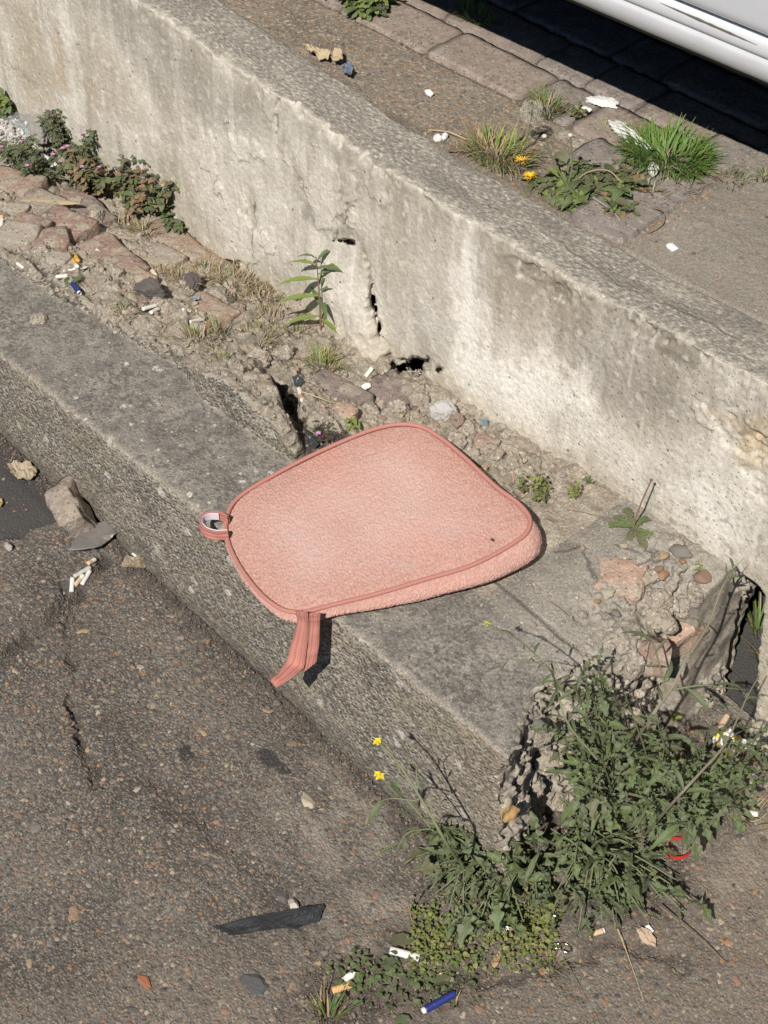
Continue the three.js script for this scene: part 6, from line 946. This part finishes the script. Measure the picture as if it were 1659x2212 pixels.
// a smoked cigarette end between two picture points; share of its length that is filter, counted from the first point
function butt(label, a, b, on, share, { r = 0.0037, paper = paperM, filter = filterM, crush = 0.25, lift = 0 } = {}) {
  const A = on(...a), B = on(...b), t = thing('cigarette_butt', label, 'cigarette butt', A, 0, 'cigarette butts dropped on the ground'), d = rel(B, A); d.y += lift; const len = d.length();
  const seg = (u0, u1, m, name) => { const n = 10, dir = d.clone().normalize(), s = dir.clone().cross(UP).normalize(), u = s.clone().cross(dir), g = [0]; part(name, sheet(15, n + 5, (uu, v, i, j) => { const w = clamp((j - 2) / n, 0, 1), e = j < 2 ? j * 0.5 : j > n + 2 ? (n + 4 - j) * 0.5 : 1, tt = lerp(u0, u1, w), ang = uu * 6.2832, k = r * e, q = 1 - crush * (0.5 + 0.5 * n2(tt * 5 + a[0], 3)) , wr = 1 + 0.05 * n2(ang * 2, tt * 30 + a[1]); const p = dir.clone().multiplyScalar(len * tt).addScaledVector(s, Math.cos(ang) * k * wr * (2 - q) * 0.9).addScaledVector(u, Math.sin(ang) * k * q * wr + r * q * 0.8); return [p.x, p.y, p.z]; }), m, t); };
  if (share > 0.02) seg(0, share, filter, 'filter'); if (share < 0.98) seg(share + 0.004, 1, paper, 'paper');
  return t;
}
const S1 = onStep;
butt('orange filtered cigarette end lying on a flat brick below the wall weeds', [176, 505], [156, 509], S1, 0.55);
butt('short upright orange filter on the left tip of the big flat brick', [238, 543], [240, 531], S1, 0.8, { lift: 0.004 });
butt('long orange filter lying in the mortar left of the big flat brick', [155, 560], [167, 579], S1, 0.85);
butt('yellow-orange filter just right of the long orange filter', [162, 553], [169, 567], S1, 1, { filter: mat([0.62, 0.36, 0.06], 0.8) });
butt('clean white cigarette end above the small blue tube', [124, 601], [147, 599], S1, 0, { crush: 0.1 });
butt('thin flattened white cigarette paper left of the long orange filter', [138, 587], [164, 582], S1, 0, { r: 0.0026, crush: 0.5 });
butt('small white cigarette end on the cracked tread at the left', [38, 571], [51, 581], S1, 0, { r: 0.003 });
butt('pale tan stub right of the dry grass, below the grey brick', [329, 586], [337, 599], S1, 0.7, { filter: filterPale });
butt('white cigarette end at the left frame edge beside soil', [3, 492], [5, 476], S1, 0, { r: 0.0034 });
butt('orange filter at the left frame edge above the white end', [0, 473], [9, 469], S1, 1);
butt('white cigarette end on rubble beside the dark stone, upper of two', [308, 671], [337, 663], S1, 0, { crush: 0.15 });
butt('white cigarette end on rubble beside the dark stone, lower of two', [325, 679], [342, 670], S1, 0);
butt('clean white cigarette tube on rubble right of the green blades', [411, 699], [439, 693], S1, 0, { crush: 0.1 });
butt('thin white cigarette tube behind the dark stone', [393, 670], [410, 675], S1, 0, { r: 0.0028 });
butt('white cigarette end by the hole in the wall foot', [791, 815], [806, 801], S1, 0, { lift: 0.005 });
butt('dirty white butt in the dark crevice', [645, 840], [650, 855], S1, 0, { paper: dirtyPaper });
butt('orange burnt butt in the dark crevice', [650, 858], [654, 868], S1, 0.8);
butt('white butt bent across the road joint, topmost of the pile', [160, 1248], [195, 1228], roadP, 0, { crush: 0.3, paper: dirtyPaper });
butt('orange filtered butt in the middle of the pile in the road joint', [163, 1266], [181, 1245], roadP, 0.6, { filter: filterPale });
butt('white butt with dark ash mark at the left of the pile in the road joint', [155, 1280], [157, 1250], roadP, 0, { r: 0.0036 });
butt('white butt at the right of the pile in the road joint', [177, 1265], [195, 1235], roadP, 0);
butt('pinkish stub above the pile in the road joint', [190, 1220], [205, 1211], roadP, 0.5, { filter: filterPale });
butt('small white butt standing at the foot of the step, right of the metal strip', [289, 1197], [298, 1207], roadP, 0, { r: 0.0036 });
butt('orange filter lying left of the fallen half brick', [101, 1074], [119, 1073], roadP, 1);
butt('big white cigarette end by the chickweed, beside an oval leaf', [842, 2056], [905, 2073], roadP, 0, { r: 0.0058, crush: 0.1 });
butt('orange filter in the dark soil near the bottom edge', [718, 2143], [762, 2128], roadP, 1, { r: 0.005 });
butt('orange filter under the big weed, right of the can tab', [1272, 2022], [1304, 2012], roadP, 0.9, { r: 0.0042, filter: filterPale });
butt('whitish butt standing in the shade of the big weed', [1345, 1772], [1352, 1752], roadP, 0.3, { paper: dirtyPaper });
butt('white butt right of the weeds under a long lobed leaf', [1604, 1757], [1634, 1762], roadP, 0, { r: 0.0045 });
butt('orange leaf-like filter behind the weeds at the right', [1555, 1574], [1571, 1549], roadP, 1, { r: 0.005, filter: filterPale });
// capped tubes
function tubeLitter(label, a, b, on, r) { const A = on(...a), B = on(...b), t = thing('plastic_tube', label, 'tube', A), d = rel(B, A), n = d.clone().normalize().multiplyScalar(0.004), u = V3(0, r, 0); part('body', tube([u.clone(), d.clone().multiplyScalar(0.5).add(u), d.clone().add(u)], (q) => r * (q < 0.02 || q > 0.98 ? 0.9 : 1) * (Math.abs(q - 0.28) < 0.015 ? 0.95 : 1), r, 14, 60), blueM, t); part('tip', tube([n.clone().negate().add(u), n.clone().multiplyScalar(0.3).add(u)], r * 0.8, r * 0.85, 12, 6), paperM, t, 'white torn tip'); part('end_cap', (() => { const g = new THREE.SphereGeometry(r * 0.93, 12, 8); g.scale(1, 1, 1); return g; })(), blueM, t).position.copy(d.clone().multiplyScalar(0.985).add(u)); return t; }
tubeLitter('dark blue tube with white tip lying in soil at the bottom of the picture', [918, 2186], [980, 2152], roadP, 0.0053);
tubeLitter('small blue tube with white end on a green leaf, on the rubble at the left', [171, 636], [157, 617], S1, 0.0042);
// thin crumpled pieces: a sheet of paper, card, foil or plastic lying on the ground
function scrap(name, label, category, pts, on, m, { lift = 0.004, crumple = 0.004, th = 0.0008, seed = 1, fold = 12, wall = false } = {}) {
  const P = pts.map(([a, b]) => on(a, b)), c = P.reduce((a, p) => a.add(p.clone()), V3(0, 0, 0)).divideScalar(P.length), t = thing(name, label, category, c), n = 14, rings = 9;
  const at = (u, v) => { const k = u * P.length, i = Math.floor(k) % P.length, p = P[i].clone().lerp(P[(i + 1) % P.length], k - Math.floor(k)), r = v * (1 - 0.05 * n2(u * 30, seed)), q = rel(p, c).multiplyScalar(r); const h = lift + crumple * (n3(q.x * fold * 5 + seed, q.z * fold * 5, q.y * fold * 5 + 2) + 0.6 * Math.abs(n3(q.x * fold * 12, q.z * fold * 12 + seed, 5))); return [q, h]; };
  const mk = (dy) => sheet(P.length * n + 1, rings + 1, (u, v) => { const [q, h] = at(u, v); return wall === 'x' ? [q.x + h + dy, q.y, q.z] : wall ? [q.x, q.y, q.z + h + dy] : [q.x, q.y * v + h + dy, q.z]; });
  const top = mk(th), low = mk(0), rim = sheet(P.length * n + 1, 2, (u, v) => { const [q, h] = at(u, 1); return wall === 'x' ? [q.x + h + v * th, q.y, q.z] : wall ? [q.x, q.y, q.z + h + v * th] : [q.x, q.y + h + v * th, q.z]; });
  part('sheet', mergeGeometries([top, low, rim]), m, t); return t;
}
scrap('plastic_strip', 'long torn black plastic strip lying on the road at the lower middle', 'plastic strip', [[458, 2008], [500, 1997], [560, 1983], [640, 1968], [700, 1958], [697, 1976], [690, 1997], [655, 2004], [640, 2012], [610, 2010], [575, 2016], [545, 2020], [495, 2024], [478, 2014]], roadP, (() => { const q = paint(256, 64, (u, v, o) => { const k = n2(u * 8, v * 60) + 0.5 * n2(u * 20, v * 160); o[0] = 0.022; o[1] = 0.023; o[2] = 0.026; mixc(o, 0.085, 0.085, 0.088, ss(0.1, 0.6, k) * 0.7); mixc(o, 0.16, 0.14, 0.12, ss(0.35, 0.7, n2(u * 30, v * 30)) * 0.5); o[3] = 0.5 + 0.4 * k; }); return new THREE.MeshStandardMaterial({ map: q.map, bumpMap: q.bump, bumpScale: 0.0008, roughness: 0.5, side: THREE.DoubleSide }); })(), { lift: 0.005, crumple: 0.0025, th: 0.0015, seed: 3, fold: 6 });
scrap('metal_strip', 'dark bent metal strip with a shiny edge at the foot of the step', 'metal strip', [[150, 1202], [172, 1168], [195, 1150], [232, 1138], [258, 1152], [252, 1166], [236, 1182], [216, 1194], [180, 1200]], roadP, mat([0.17, 0.155, 0.135], 0.35), { lift: 0.012, crumple: 0.003, th: 0.0014, seed: 9, fold: 5 });
{ const p = [[150, 1200], [182, 1199], [215, 1193]].map(([a, b]) => { const q = roadP(a, b); q.y += 0.014; return q; }), m = scene.children[scene.children.length - 1]; part('shiny_edge', tube(p.map((q) => rel(q, m.position)), 0.0016, 0.0016, 8, 10), mat([0.75, 0.74, 0.72], 0.3, { metalness: 1 }), m, 'bright metal edge'); }
scrap('plastic_wrapper', 'brown crumpled wrapper at the foot of the step under a small white butt', 'wrapper', [[262, 1225], [275, 1207], [298, 1210], [318, 1216], [315, 1232], [290, 1233]], roadP, mat([0.23, 0.18, 0.12], 0.5), { lift: 0.005, crumple: 0.006, seed: 11, fold: 14 });
scrap('dry_leaf', 'pale crumpled dead leaf on the tar at the left edge', 'leaf', [[18, 1016], [40, 1008], [62, 1010], [82, 1018], [80, 1036], [62, 1046], [40, 1044], [25, 1032]], roadP, mat([0.36, 0.29, 0.20], 0.85), { lift: 0.009, crumple: 0.010, seed: 13, fold: 12 });
scrap('card_scrap', 'torn tan card scrap on the left frame edge of the road', 'card', [[-6, 1083], [4, 1082], [8, 1092], [3, 1102], [-6, 1100]], roadP, mat([0.42, 0.30, 0.14], 0.85), { lift: 0.006, crumple: 0.006, seed: 15 });
scrap('dry_leaf', 'ochre yellow dead leaf caught at the broken corner of the step', 'leaf', [[1080, 1752], [1088, 1741], [1105, 1737], [1117, 1743], [1112, 1757], [1103, 1766], [1088, 1774], [1079, 1769]], (a, b) => atX(a, b, 0.232), mat([0.50, 0.32, 0.13], 0.8), { wall: 'x', lift: 0.003, crumple: 0.004, seed: 17 });
scrap('fallen_leaf', 'olive oval leaf beside the big white cigarette end', 'leaf', [[842, 2036], [850, 2026], [870, 2022], [888, 2028], [895, 2036], [884, 2045], [862, 2050], [848, 2046]], roadP, LEAF.olive, { lift: 0.008, crumple: 0.002, seed: 19, fold: 4 });
scrap('fallen_leaf', 'dark oval leaf below the big white cigarette end', 'leaf', [[826, 2094], [832, 2076], [848, 2074], [856, 2084], [845, 2098], [834, 2104]], roadP, LEAF.dark, { lift: 0.007, crumple: 0.002, seed: 21, fold: 4 });
scrap('fallen_leaf', 'pale green oval leaf above the blue tube', 'leaf', [[938, 2122], [945, 2114], [962, 2112], [974, 2118], [968, 2130], [950, 2136], [940, 2132]], roadP, LEAF.olive, { lift: 0.008, crumple: 0.002, seed: 23, fold: 4 });
scrap('fallen_leaf', 'round grey-green leaf at the bottom edge below the blue tube', 'leaf', [[852, 2205], [866, 2198], [882, 2200], [888, 2210], [876, 2218], [856, 2216]], roadP, LEAF.grey, { lift: 0.007, crumple: 0.002, seed: 25, fold: 4 });
scrap('paper_scrap', 'white paper scrap above the orange filter in the bottom soil', 'paper', [[738, 2120], [755, 2108], [768, 2107], [765, 2118], [748, 2126]], roadP, paperM, { lift: 0.007, crumple: 0.004, seed: 27 });
scrap('paper_scrap', 'small white paper scrap behind the pale green oval leaf', 'paper', [[938, 2118], [950, 2108], [962, 2112], [956, 2120], [944, 2122]], roadP, paperM, { lift: 0.005, crumple: 0.003, seed: 29 });
scrap('dry_leaf', 'curled tan dead leaf under the right side of the big weed', 'leaf', [[1373, 2022], [1382, 2014], [1400, 2020], [1414, 2038], [1416, 2056], [1404, 2054], [1384, 2042]], roadP, mat([0.42, 0.31, 0.21], 0.8), { lift: 0.010, crumple: 0.008, seed: 31 });
scrap('dry_leaf', 'narrow orange-brown dead leaf below the chickweed', 'leaf', [[1062, 2094], [1066, 2076], [1074, 2064], [1080, 2074], [1076, 2090], [1068, 2100]], roadP, mat([0.42, 0.25, 0.14], 0.8), { lift: 0.007, crumple: 0.004, seed: 33 });
scrap('paper_scrap', 'white scrap at the right end of the big weed below its leaves', 'paper', [[1392, 2008], [1400, 2004], [1412, 2016], [1406, 2022], [1396, 2018]], roadP, paperM, { lift: 0.006, crumple: 0.003, seed: 35 });
scrap('foil_scrap', 'shiny silver foil scrap under the big weed', 'foil', [[1188, 1984], [1196, 1976], [1208, 1978], [1212, 1988], [1200, 1994]], roadP, mat([0.75, 0.75, 0.76], 0.25, { metalness: 1 }), { lift: 0.008, crumple: 0.006, seed: 37 });
scrap('crushed_packet', 'crumpled white and yellow packet behind the weeds at the right frame edge', 'packet', [[1536, 1610], [1550, 1598], [1575, 1600], [1600, 1608], [1612, 1625], [1600, 1645], [1582, 1658], [1566, 1640], [1545, 1628]], roadP, (() => { const t = paint(128, 128, (u, v, o) => { o[0] = 0.70; o[1] = 0.69; o[2] = 0.66; o[3] = 0.5; if (Math.sin(u * 26) > 0.55 || n2(u * 5, v * 5) > 0.35) mixc(o, 0.72, 0.52, 0.04, 0.95); if (n2(u * 9 + 4, v * 9) > 0.4) mixc(o, 0.10, 0.09, 0.08, 0.9); }); return new THREE.MeshStandardMaterial({ map: t.map, roughness: 0.45, side: THREE.DoubleSide }); })(), { lift: 0.016, crumple: 0.016, seed: 39, fold: 9 });
scrap('paper_disc', 'round white paper disc by the right frame edge under a lobed leaf', 'paper', [[1616, 1690], [1624, 1682], [1634, 1686], [1637, 1698], [1630, 1706], [1620, 1704]], roadP, paperM, { lift: 0.010, crumple: 0.002, seed: 41, fold: 4 });
scrap('paper_scrap', 'white paper scrap on the mortar left of the upright orange stub', 'paper', [[205, 546], [214, 538], [230, 536], [232, 542], [218, 546]], S1, paperM, { lift: 0.003, crumple: 0.003, seed: 43 });
scrap('paper_scrap', 'white shred beside the thin flattened paper on the rubble', 'paper', [[172, 582], [180, 577], [192, 579], [186, 583], [176, 586]], S1, paperM, { lift: 0.002, crumple: 0.002, seed: 45 });
scrap('paper_scrap', 'crumbled white flake on the purple-grey brick behind the cushion', 'paper', [[776, 842], [784, 834], [798, 836], [802, 844], [792, 848], [780, 848]], S1, paperM, { lift: 0.005, crumple: 0.005, seed: 47 });
scrap('plastic_scrap', 'clear light blue plastic scrap standing at the wall foot', 'plastic', [[1024, 910], [1036, 904], [1054, 904], [1055, 920], [1046, 918], [1034, 915]], (a, b) => atZ(a, b, ZW + 0.012), new THREE.MeshPhysicalMaterial({ color: C(0.45, 0.62, 0.72), roughness: 0.2, transmission: 0.6, thickness: 0, side: THREE.DoubleSide }), { wall: true, lift: 0.001, crumple: 0.002, seed: 49, fold: 5 });
scrap('plastic_scrap', 'bluish grey foil scrap on the rubble above the thin white tube', 'plastic', [[408, 650], [418, 644], [432, 645], [434, 652], [420, 655]], S1, mat([0.24, 0.27, 0.30], 0.3), { lift: 0.004, crumple: 0.005, seed: 51 });
scrap('plastic_scrap', 'black torn plastic in the crevice, upper piece', 'plastic', [[630, 820], [645, 818], [655, 832], [648, 842], [636, 836]], S1, mat([0.05, 0.055, 0.06], 0.3), { lift: 0.006, crumple: 0.006, seed: 53 });
scrap('plastic_scrap', 'black torn plastic in the crevice, lower piece at the cushion', 'plastic', [[662, 945], [676, 950], [690, 966], [680, 976], [668, 962]], S1, mat([0.05, 0.055, 0.06], 0.3), { lift: 0.006, crumple: 0.006, seed: 55 });
scrap('card_scrap', 'torn tan card on the back edge of the wall, left piece', 'card', [[655, 117], [672, 110], [695, 122], [715, 134], [708, 143], [690, 140], [672, 130]], yardP, mat([0.42, 0.33, 0.20], 0.85), { lift: 0.012, crumple: 0.010, seed: 57 });
scrap('card_scrap', 'torn tan card on the back edge of the wall, right piece', 'card', [[715, 146], [722, 130], [738, 130], [742, 146], [730, 152]], yardP, mat([0.40, 0.31, 0.20], 0.85), { lift: 0.014, crumple: 0.010, seed: 59 });
scrap('plastic_scrap', 'dark blue-grey plastic scrap beside the torn card behind the wall', 'plastic', [[738, 168], [744, 150], [756, 148], [764, 164], [758, 178], [746, 176]], yardP, mat([0.12, 0.15, 0.19], 0.35), { lift: 0.012, crumple: 0.010, seed: 61 });
scrap('paper_wad', 'crumpled white paper ball at the foot of the big grass tuft', 'paper', [[1396, 384], [1402, 377], [1414, 376], [1422, 384], [1416, 392], [1402, 393]], yardP, dirtyPaper, { lift: 0.012, crumple: 0.012, seed: 63, fold: 16 });
scrap('dry_leaf', 'dark brown dead leaf on the wall top left of the dry grass', 'leaf', [[967, 332], [978, 327], [994, 327], [998, 334], [984, 338], [970, 336]], yardP, mat([0.14, 0.085, 0.06], 0.8), { lift: 0.006, crumple: 0.003, seed: 65 });
scrap('dry_leaf', 'thin brown curled leaf in the soil on the right road edge', 'leaf', [[1640, 1815], [1648, 1808], [1655, 1818], [1652, 1834], [1643, 1830]], roadP, mat([0.13, 0.095, 0.065], 0.8), { lift: 0.006, crumple: 0.004, seed: 67 });
scrap('dry_leaf', 'olive-yellow leaf lying among the weeds behind the broken end', 'leaf', [[1442, 1570], [1452, 1562], [1466, 1564], [1470, 1578], [1456, 1588], [1445, 1582]], roadP, LEAF.yellow, { lift: 0.03, crumple: 0.003, seed: 69 });
scrap('fallen_leaf', 'green leaf lying under the small blue tube', 'leaf', [[138, 612], [148, 604], [168, 603], [180, 600], [176, 610], [160, 620], [144, 622]], S1, LEAF.mid, { lift: 0.004, crumple: 0.003, seed: 71 });
// solid lumps
function lump(name, label, category, px, py, on, sz, m, { seed = 1, rough = 0.3, turn = 0, detail = 5, facet = 1.6, fine = 0.05, sink = 0.2 } = {}) { const p = on(px, py), g = detail > 4 && rough > 0.2 ? crag(seed, 14, ...sz, 0.05 + fine, 14) : rock(seed, detail, ...sz, rough, facet), P = g.attributes.position; for (let q = 0; q < P.count; q++) { const x = P.getX(q), y = P.getY(q), z = P.getZ(q), s = 1 + fine * (n3(x * 240, y * 240, z * 240 + seed) + 0.6 * n3(x * 600, y * 600, z * 600)); P.setXYZ(q, x * s, y * s, z * s); } g.computeVertexNormals(); const o = part(name, boxUV(g), m, scene); o.name = numbered(name); o.position.set(p.x, p.y + sz[1] * (1 - sink) - sz[1] * 0.2, p.z); o.rotation.y = turn; return tag(o, label, category); }
const plasterM = mat([0.66, 0.64, 0.60], 0.9), stoneDark = mat([0.10, 0.085, 0.075], 0.9);
lump('plaster_patch', 'long flat white plaster lump on the pavement left of the big grass tuft', 'plaster', 1357, 297, yardP, [0.052, 0.010, 0.016], plasterM, { seed: 3, turn: -0.15, fine: 0.09 });
lump('plaster_patch', 'white plaster splat on the paving near the car shadow', 'plaster', 1304, 223, yardP, [0.026, 0.0045, 0.013], plasterM, { seed: 5, turn: 0.3, fine: 0.12 });
lump('plaster_patch', 'small white plaster crumb right of the small upright grass', 'plaster', 1262, 238, yardP, [0.014, 0.004, 0.006], plasterM, { seed: 7 });
lump('white_chip', 'white chip behind the wall left of the dry grass, left of two', 'stone', 945, 302, yardP, [0.007, 0.006, 0.006], plasterM, { seed: 8 });
lump('white_chip', 'white chip behind the wall left of the dry grass, right of two', 'stone', 961, 300, yardP, [0.005, 0.006, 0.005], plasterM, { seed: 9 });
lump('white_chip', 'lone white chip on the concrete strip behind the wall', 'stone', 927, 206, yardP, [0.008, 0.006, 0.006], plasterM, { seed: 10 });
lump('white_chip', 'white chip on the slab near the right frame edge', 'stone', 1454, 538, yardP, [0.010, 0.004, 0.006], plasterM, { seed: 12 });
lump('white_stone', 'pale grey-white stone chunk behind the cushion near the wall', 'stone', 962, 904, S1, [0.024, 0.018, 0.018], mat([0.42, 0.40, 0.37], 0.85), { seed: 14, facet: 1.1, rough: 0.35, turn: 0.6 });
lump('brick_chip', 'dark red chip stuck to the right of the pale stone chunk', 'brick', 985, 915, S1, [0.012, 0.011, 0.010], brickMats[0], { seed: 16 });
lump('dark_stone', 'dark brown-black stone on the rubble beside two white cigarette ends', 'stone', 328, 640, S1, [0.026, 0.020, 0.020], stoneDark, { seed: 18, turn: 0.5 });
lump('dark_stone', 'black cinder lump in the dry grass right of the dark brown stone', 'stone', 416, 612, S1, [0.022, 0.013, 0.015], stoneDark, { seed: 20, fine: 0.12 });
lump('white_stick', 'chalky white stick lying among the weeds at the left', 'stick', 112, 362, S1, [0.042, 0.007, 0.007], mat([0.66, 0.65, 0.62], 0.85), { seed: 22, rough: 0.12, turn: -0.12, sink: -0.6 });
lump('wood_splinter', 'flat yellowish wood splinter across the bricks at the left', 'wood', 105, 440, S1, [0.058, 0.004, 0.009], mat([0.36, 0.29, 0.17], 0.85), { seed: 24, rough: 0.15, turn: 0.75, sink: -0.2 });
lump('grey_stone', 'large grey stone holding the clear plastic bag at the wall', 'stone', 92, 305, S1, [0.030, 0.030, 0.022], mat([0.27, 0.245, 0.215], 0.9), { seed: 26 });
lump('pale_stone', 'small beige stone on the road at the left frame edge', 'stone', 20, 1186, roadP, [0.009, 0.008, 0.007], mat([0.34, 0.30, 0.25], 0.9), { seed: 28 });
lump('pale_stone', 'pale shell-like stone above the black plastic strip', 'stone', 634, 1956, roadP, [0.010, 0.007, 0.008], mat([0.42, 0.38, 0.32], 0.8), { seed: 30 });
lump('dark_stone', 'dark flint stone set in the road above the black plastic strip', 'stone', 611, 1934, roadP, [0.010, 0.007, 0.012], mat([0.09, 0.08, 0.075], 0.7), { seed: 32, sink: 1.15 });
lump('dark_stone', 'blue-black flint in the broken road edge below the black strip', 'stone', 548, 2120, roadP, [0.018, 0.006, 0.016], mat([0.075, 0.072, 0.072], 0.8), { seed: 33, sink: 1.15 });
lump('red_stone', 'rust red stone chip set in the road at the lower left', 'stone', 310, 2116, roadP, [0.013, 0.006, 0.009], mat([0.27, 0.10, 0.05], 0.85), { seed: 34, sink: 1.15 });
lump('tan_stone', 'tan angular chip set in the road below the left middle', 'stone', 161, 1972, roadP, [0.015, 0.005, 0.010], mat([0.26, 0.17, 0.11], 0.85), { seed: 35, facet: 1, sink: 1.15 });
lump('cream_stone', 'long cream stone set in the road left of the yellow flowers', 'stone', 662, 1727, roadP, [0.017, 0.006, 0.010], mat([0.40, 0.34, 0.25], 0.85), { seed: 36, sink: 1.15 });
{
  // half brick by the step
  const p = roadP(158, 1122), t = part('half_brick', boxUV(brickGeo(7, 0.095, 0.05, 0.06, 0.010, 26, 18)), brickMats[1], scene); t.name = numbered('half_brick'); t.position.set(p.x, p.y + 0.022, p.z); t.rotation.set(0.5, -0.32, 0.12); tag(t, 'broken half brick leaning at the foot of the step, left of the picture', 'brick');
  const q = roadP(188, 1128); lump('brick_chunk', 'mortar covered chunk on the right of the broken half brick', 'brick', 172, 1090, roadP, [0.028, 0.022, 0.022], brickMats[4], { seed: 40, facet: 1.1 });
  // clear bag and the pale pebbles it spilled
  const b = S1(95, 300), bag = thing('plastic_bag', 'crumpled clear plastic bag spilling pale pebbles at the left', 'bag', b), clear = new THREE.MeshPhysicalMaterial({ color: C(0.85, 0.86, 0.88), roughness: 0.16, transmission: 0.85, thickness: 0, side: THREE.DoubleSide });
  part('film', sheet(40, 30, (u, v) => { const x = lerp(-0.085, 0.03, u), z = lerp(-0.03, 0.04, v), y = 0.018 + 0.026 * Math.sin(u * 3) * (1 - v) + 0.014 * n3(x * 40, z * 40, 2) + 0.008 * Math.abs(n3(x * 90, z * 90, 7)); return [x + 0.008 * n2(u * 9, v * 9), Math.max(0.004, y), z]; }), clear, bag);
  const hp = S1(40, 300), gr = thing('spilled_pebbles', 'heap of small pale pebbles spilling from the clear bag', 'pebbles', V3(0, 0, 0)); gr.userData.kind = 'stuff'; delete gr.userData.category;
  const pm = new THREE.InstancedMesh(smallRock, stoneMat, 420), rr = rng(88), mm = new THREE.Matrix4(), cc = new THREE.Color();
  for (let i = 0; i < 420; i++) { const px = 34 + 62 * (rr() + rr() - 1), py = 300 + 38 * (rr() + rr() - 1) + 0.3 * (px - 34), p2 = S1(px, py), s = 0.003 + 0.0045 * rr(), g = 0.26 + 0.3 * rr(); mm.compose(V3(p2.x, p2.y + 0.002 + 0.008 * rr(), p2.z), new THREE.Quaternion().setFromEuler(new THREE.Euler(rr() * 3, rr() * 6, rr() * 3)), V3(s, s * 0.9, s * 0.85)); pm.setMatrixAt(i, mm); pm.setColorAt(i, cc.setRGB(g, g * 0.94, g * 0.85)); }
  pm.name = 'pebbles'; pm.userData.kind = 'stuff'; pm.castShadow = pm.receiveShadow = true; gr.add(pm);
  // can tab, red ring pull, twigs
  const ct = R(1222, 2048, 0.004), tab = thing('can_tab', 'silver drink can tab below the big weed', 'can tab', ct), silver = mat([0.6, 0.6, 0.6], 0.28, { metalness: 1 });
  { const g = new THREE.TorusGeometry(0.0075, 0.0014, 8, 28); g.rotateX(Math.PI / 2 - 0.2); g.scale(1.15, 1, 0.9); part('ring', g, silver, tab); const g2 = new THREE.TorusGeometry(0.0045, 0.0014, 8, 20); g2.rotateX(Math.PI / 2 - 0.2); g2.translate(-0.010, 0, 0.006); part('rivet_plate', g2, silver, tab); }
  const rp = R(1463, 1832, 0.012), ring = thing('bottle_ring', 'red plastic bottle ring lying under the right side of the weeds', 'ring', rp), g3 = new THREE.CylinderGeometry(0.019, 0.019, 0.005, 40, 1, true); const inner = g3.clone(); inner.scale(0.93, 1, 0.93); g3.applyMatrix4(new THREE.Matrix4().makeRotationZ(0.15)); inner.applyMatrix4(new THREE.Matrix4().makeRotationZ(0.15)); part('band', mergeGeometries([g3, inner]), mat([0.52, 0.035, 0.025], 0.4), ring);
  const twig = (label, pts, on, r, m = twigMat) => { const P = pts.map(([a, c, h]) => { const p3 = on(a, c); p3.y += h; return p3; }), t3 = thing('dry_twig', label, 'twig', P[0]); part('stem', tube(P.map((p3) => rel(p3, P[0])), r, r * 0.6, 5, 20), m, t3); };
  twig('thin dry stalk lying on the road below the big weed, left of two', [[1215, 2075, 0.008], [1240, 2110, 0.003], [1262, 2150, 0.002], [1290, 2200, 0.002]], roadP, 0.0007);
  twig('thin dry stalk lying on the road below the big weed, right of two', [[1325, 2010, 0.02], [1355, 2065, 0.004], [1375, 2120, 0.003], [1390, 2165, 0.002]], roadP, 0.0008, dryMat);
  twig('dry branched stalk reaching right over the road from the big weed', [[1420, 1985, 0.03], [1470, 2020, 0.025], [1520, 2050, 0.015], [1570, 2085, 0.004]], roadP, 0.0011);
  twig('curved brown stalk at the right frame edge', [[1665, 1740, 0.004], [1650, 1765, 0.004], [1625, 1778, 0.004], [1600, 1772, 0.01]], roadP, 0.0012, dryMat);
  twig('grey twig on the soil at the right frame edge', [[1600, 1815, 0.006], [1630, 1803, 0.006], [1665, 1795, 0.006]], roadP, 0.0008);
  twig('dry root strand on the ledge left of the tall dandelion', [[1225, 1104, 0.003], [1260, 1112, 0.005], [1300, 1120, 0.003], [1340, 1128, 0.006]], S1, 0.0008);
  twig('long straw across the rubble above the crevice', [[695, 765, 0.006], [740, 800, 0.012], [790, 828, 0.006]], S1, 0.0009);
  twig('pale straw lying over the mortar behind the lip', [[560, 690, 0.012], [620, 740, 0.006], [650, 770, 0.004]], S1, 0.0006, dryMat);
  twig('straw leaning in the crevice at the purple brick', [[655, 860, 0.012], [690, 868, 0.008], [715, 874, 0.004]], S1, 0.0012, dryMat);
  twig('thin brown straw crossing the middle of the rubble', [[390, 665, 0.01], [430, 695, 0.012], [470, 735, 0.006], [490, 770, 0.004]], S1, 0.0006, dryMat);
  twig('long thin dry stalk lying in the weeds behind the wall', [[1345, 425, 0.02], [1310, 400, 0.025], [1270, 396, 0.02], [1240, 402, 0.008]], yardP, 0.0013, mat([0.36, 0.24, 0.17], 0.8));
  twig('dry grass stalk pointing left along the wall back', [[1010, 310, 0.006], [970, 293, 0.006], [925, 285, 0.004]], yardP, 0.0014, dryMat);
  twig('brown curled stalk at the slab corner behind the wall', [[1400, 455, 0.006], [1432, 470, 0.01], [1430, 492, 0.006], [1400, 508, 0.003]], yardP, 0.0012);
  twig('grey-green old stalk at the wall edge under the weeds', [[1280, 442, 0.012], [1320, 470, 0.012], [1360, 508, 0.004]], yardP, 0.0022, mat([0.22, 0.22, 0.17], 0.8));
}
renderer.render(scene, camera);
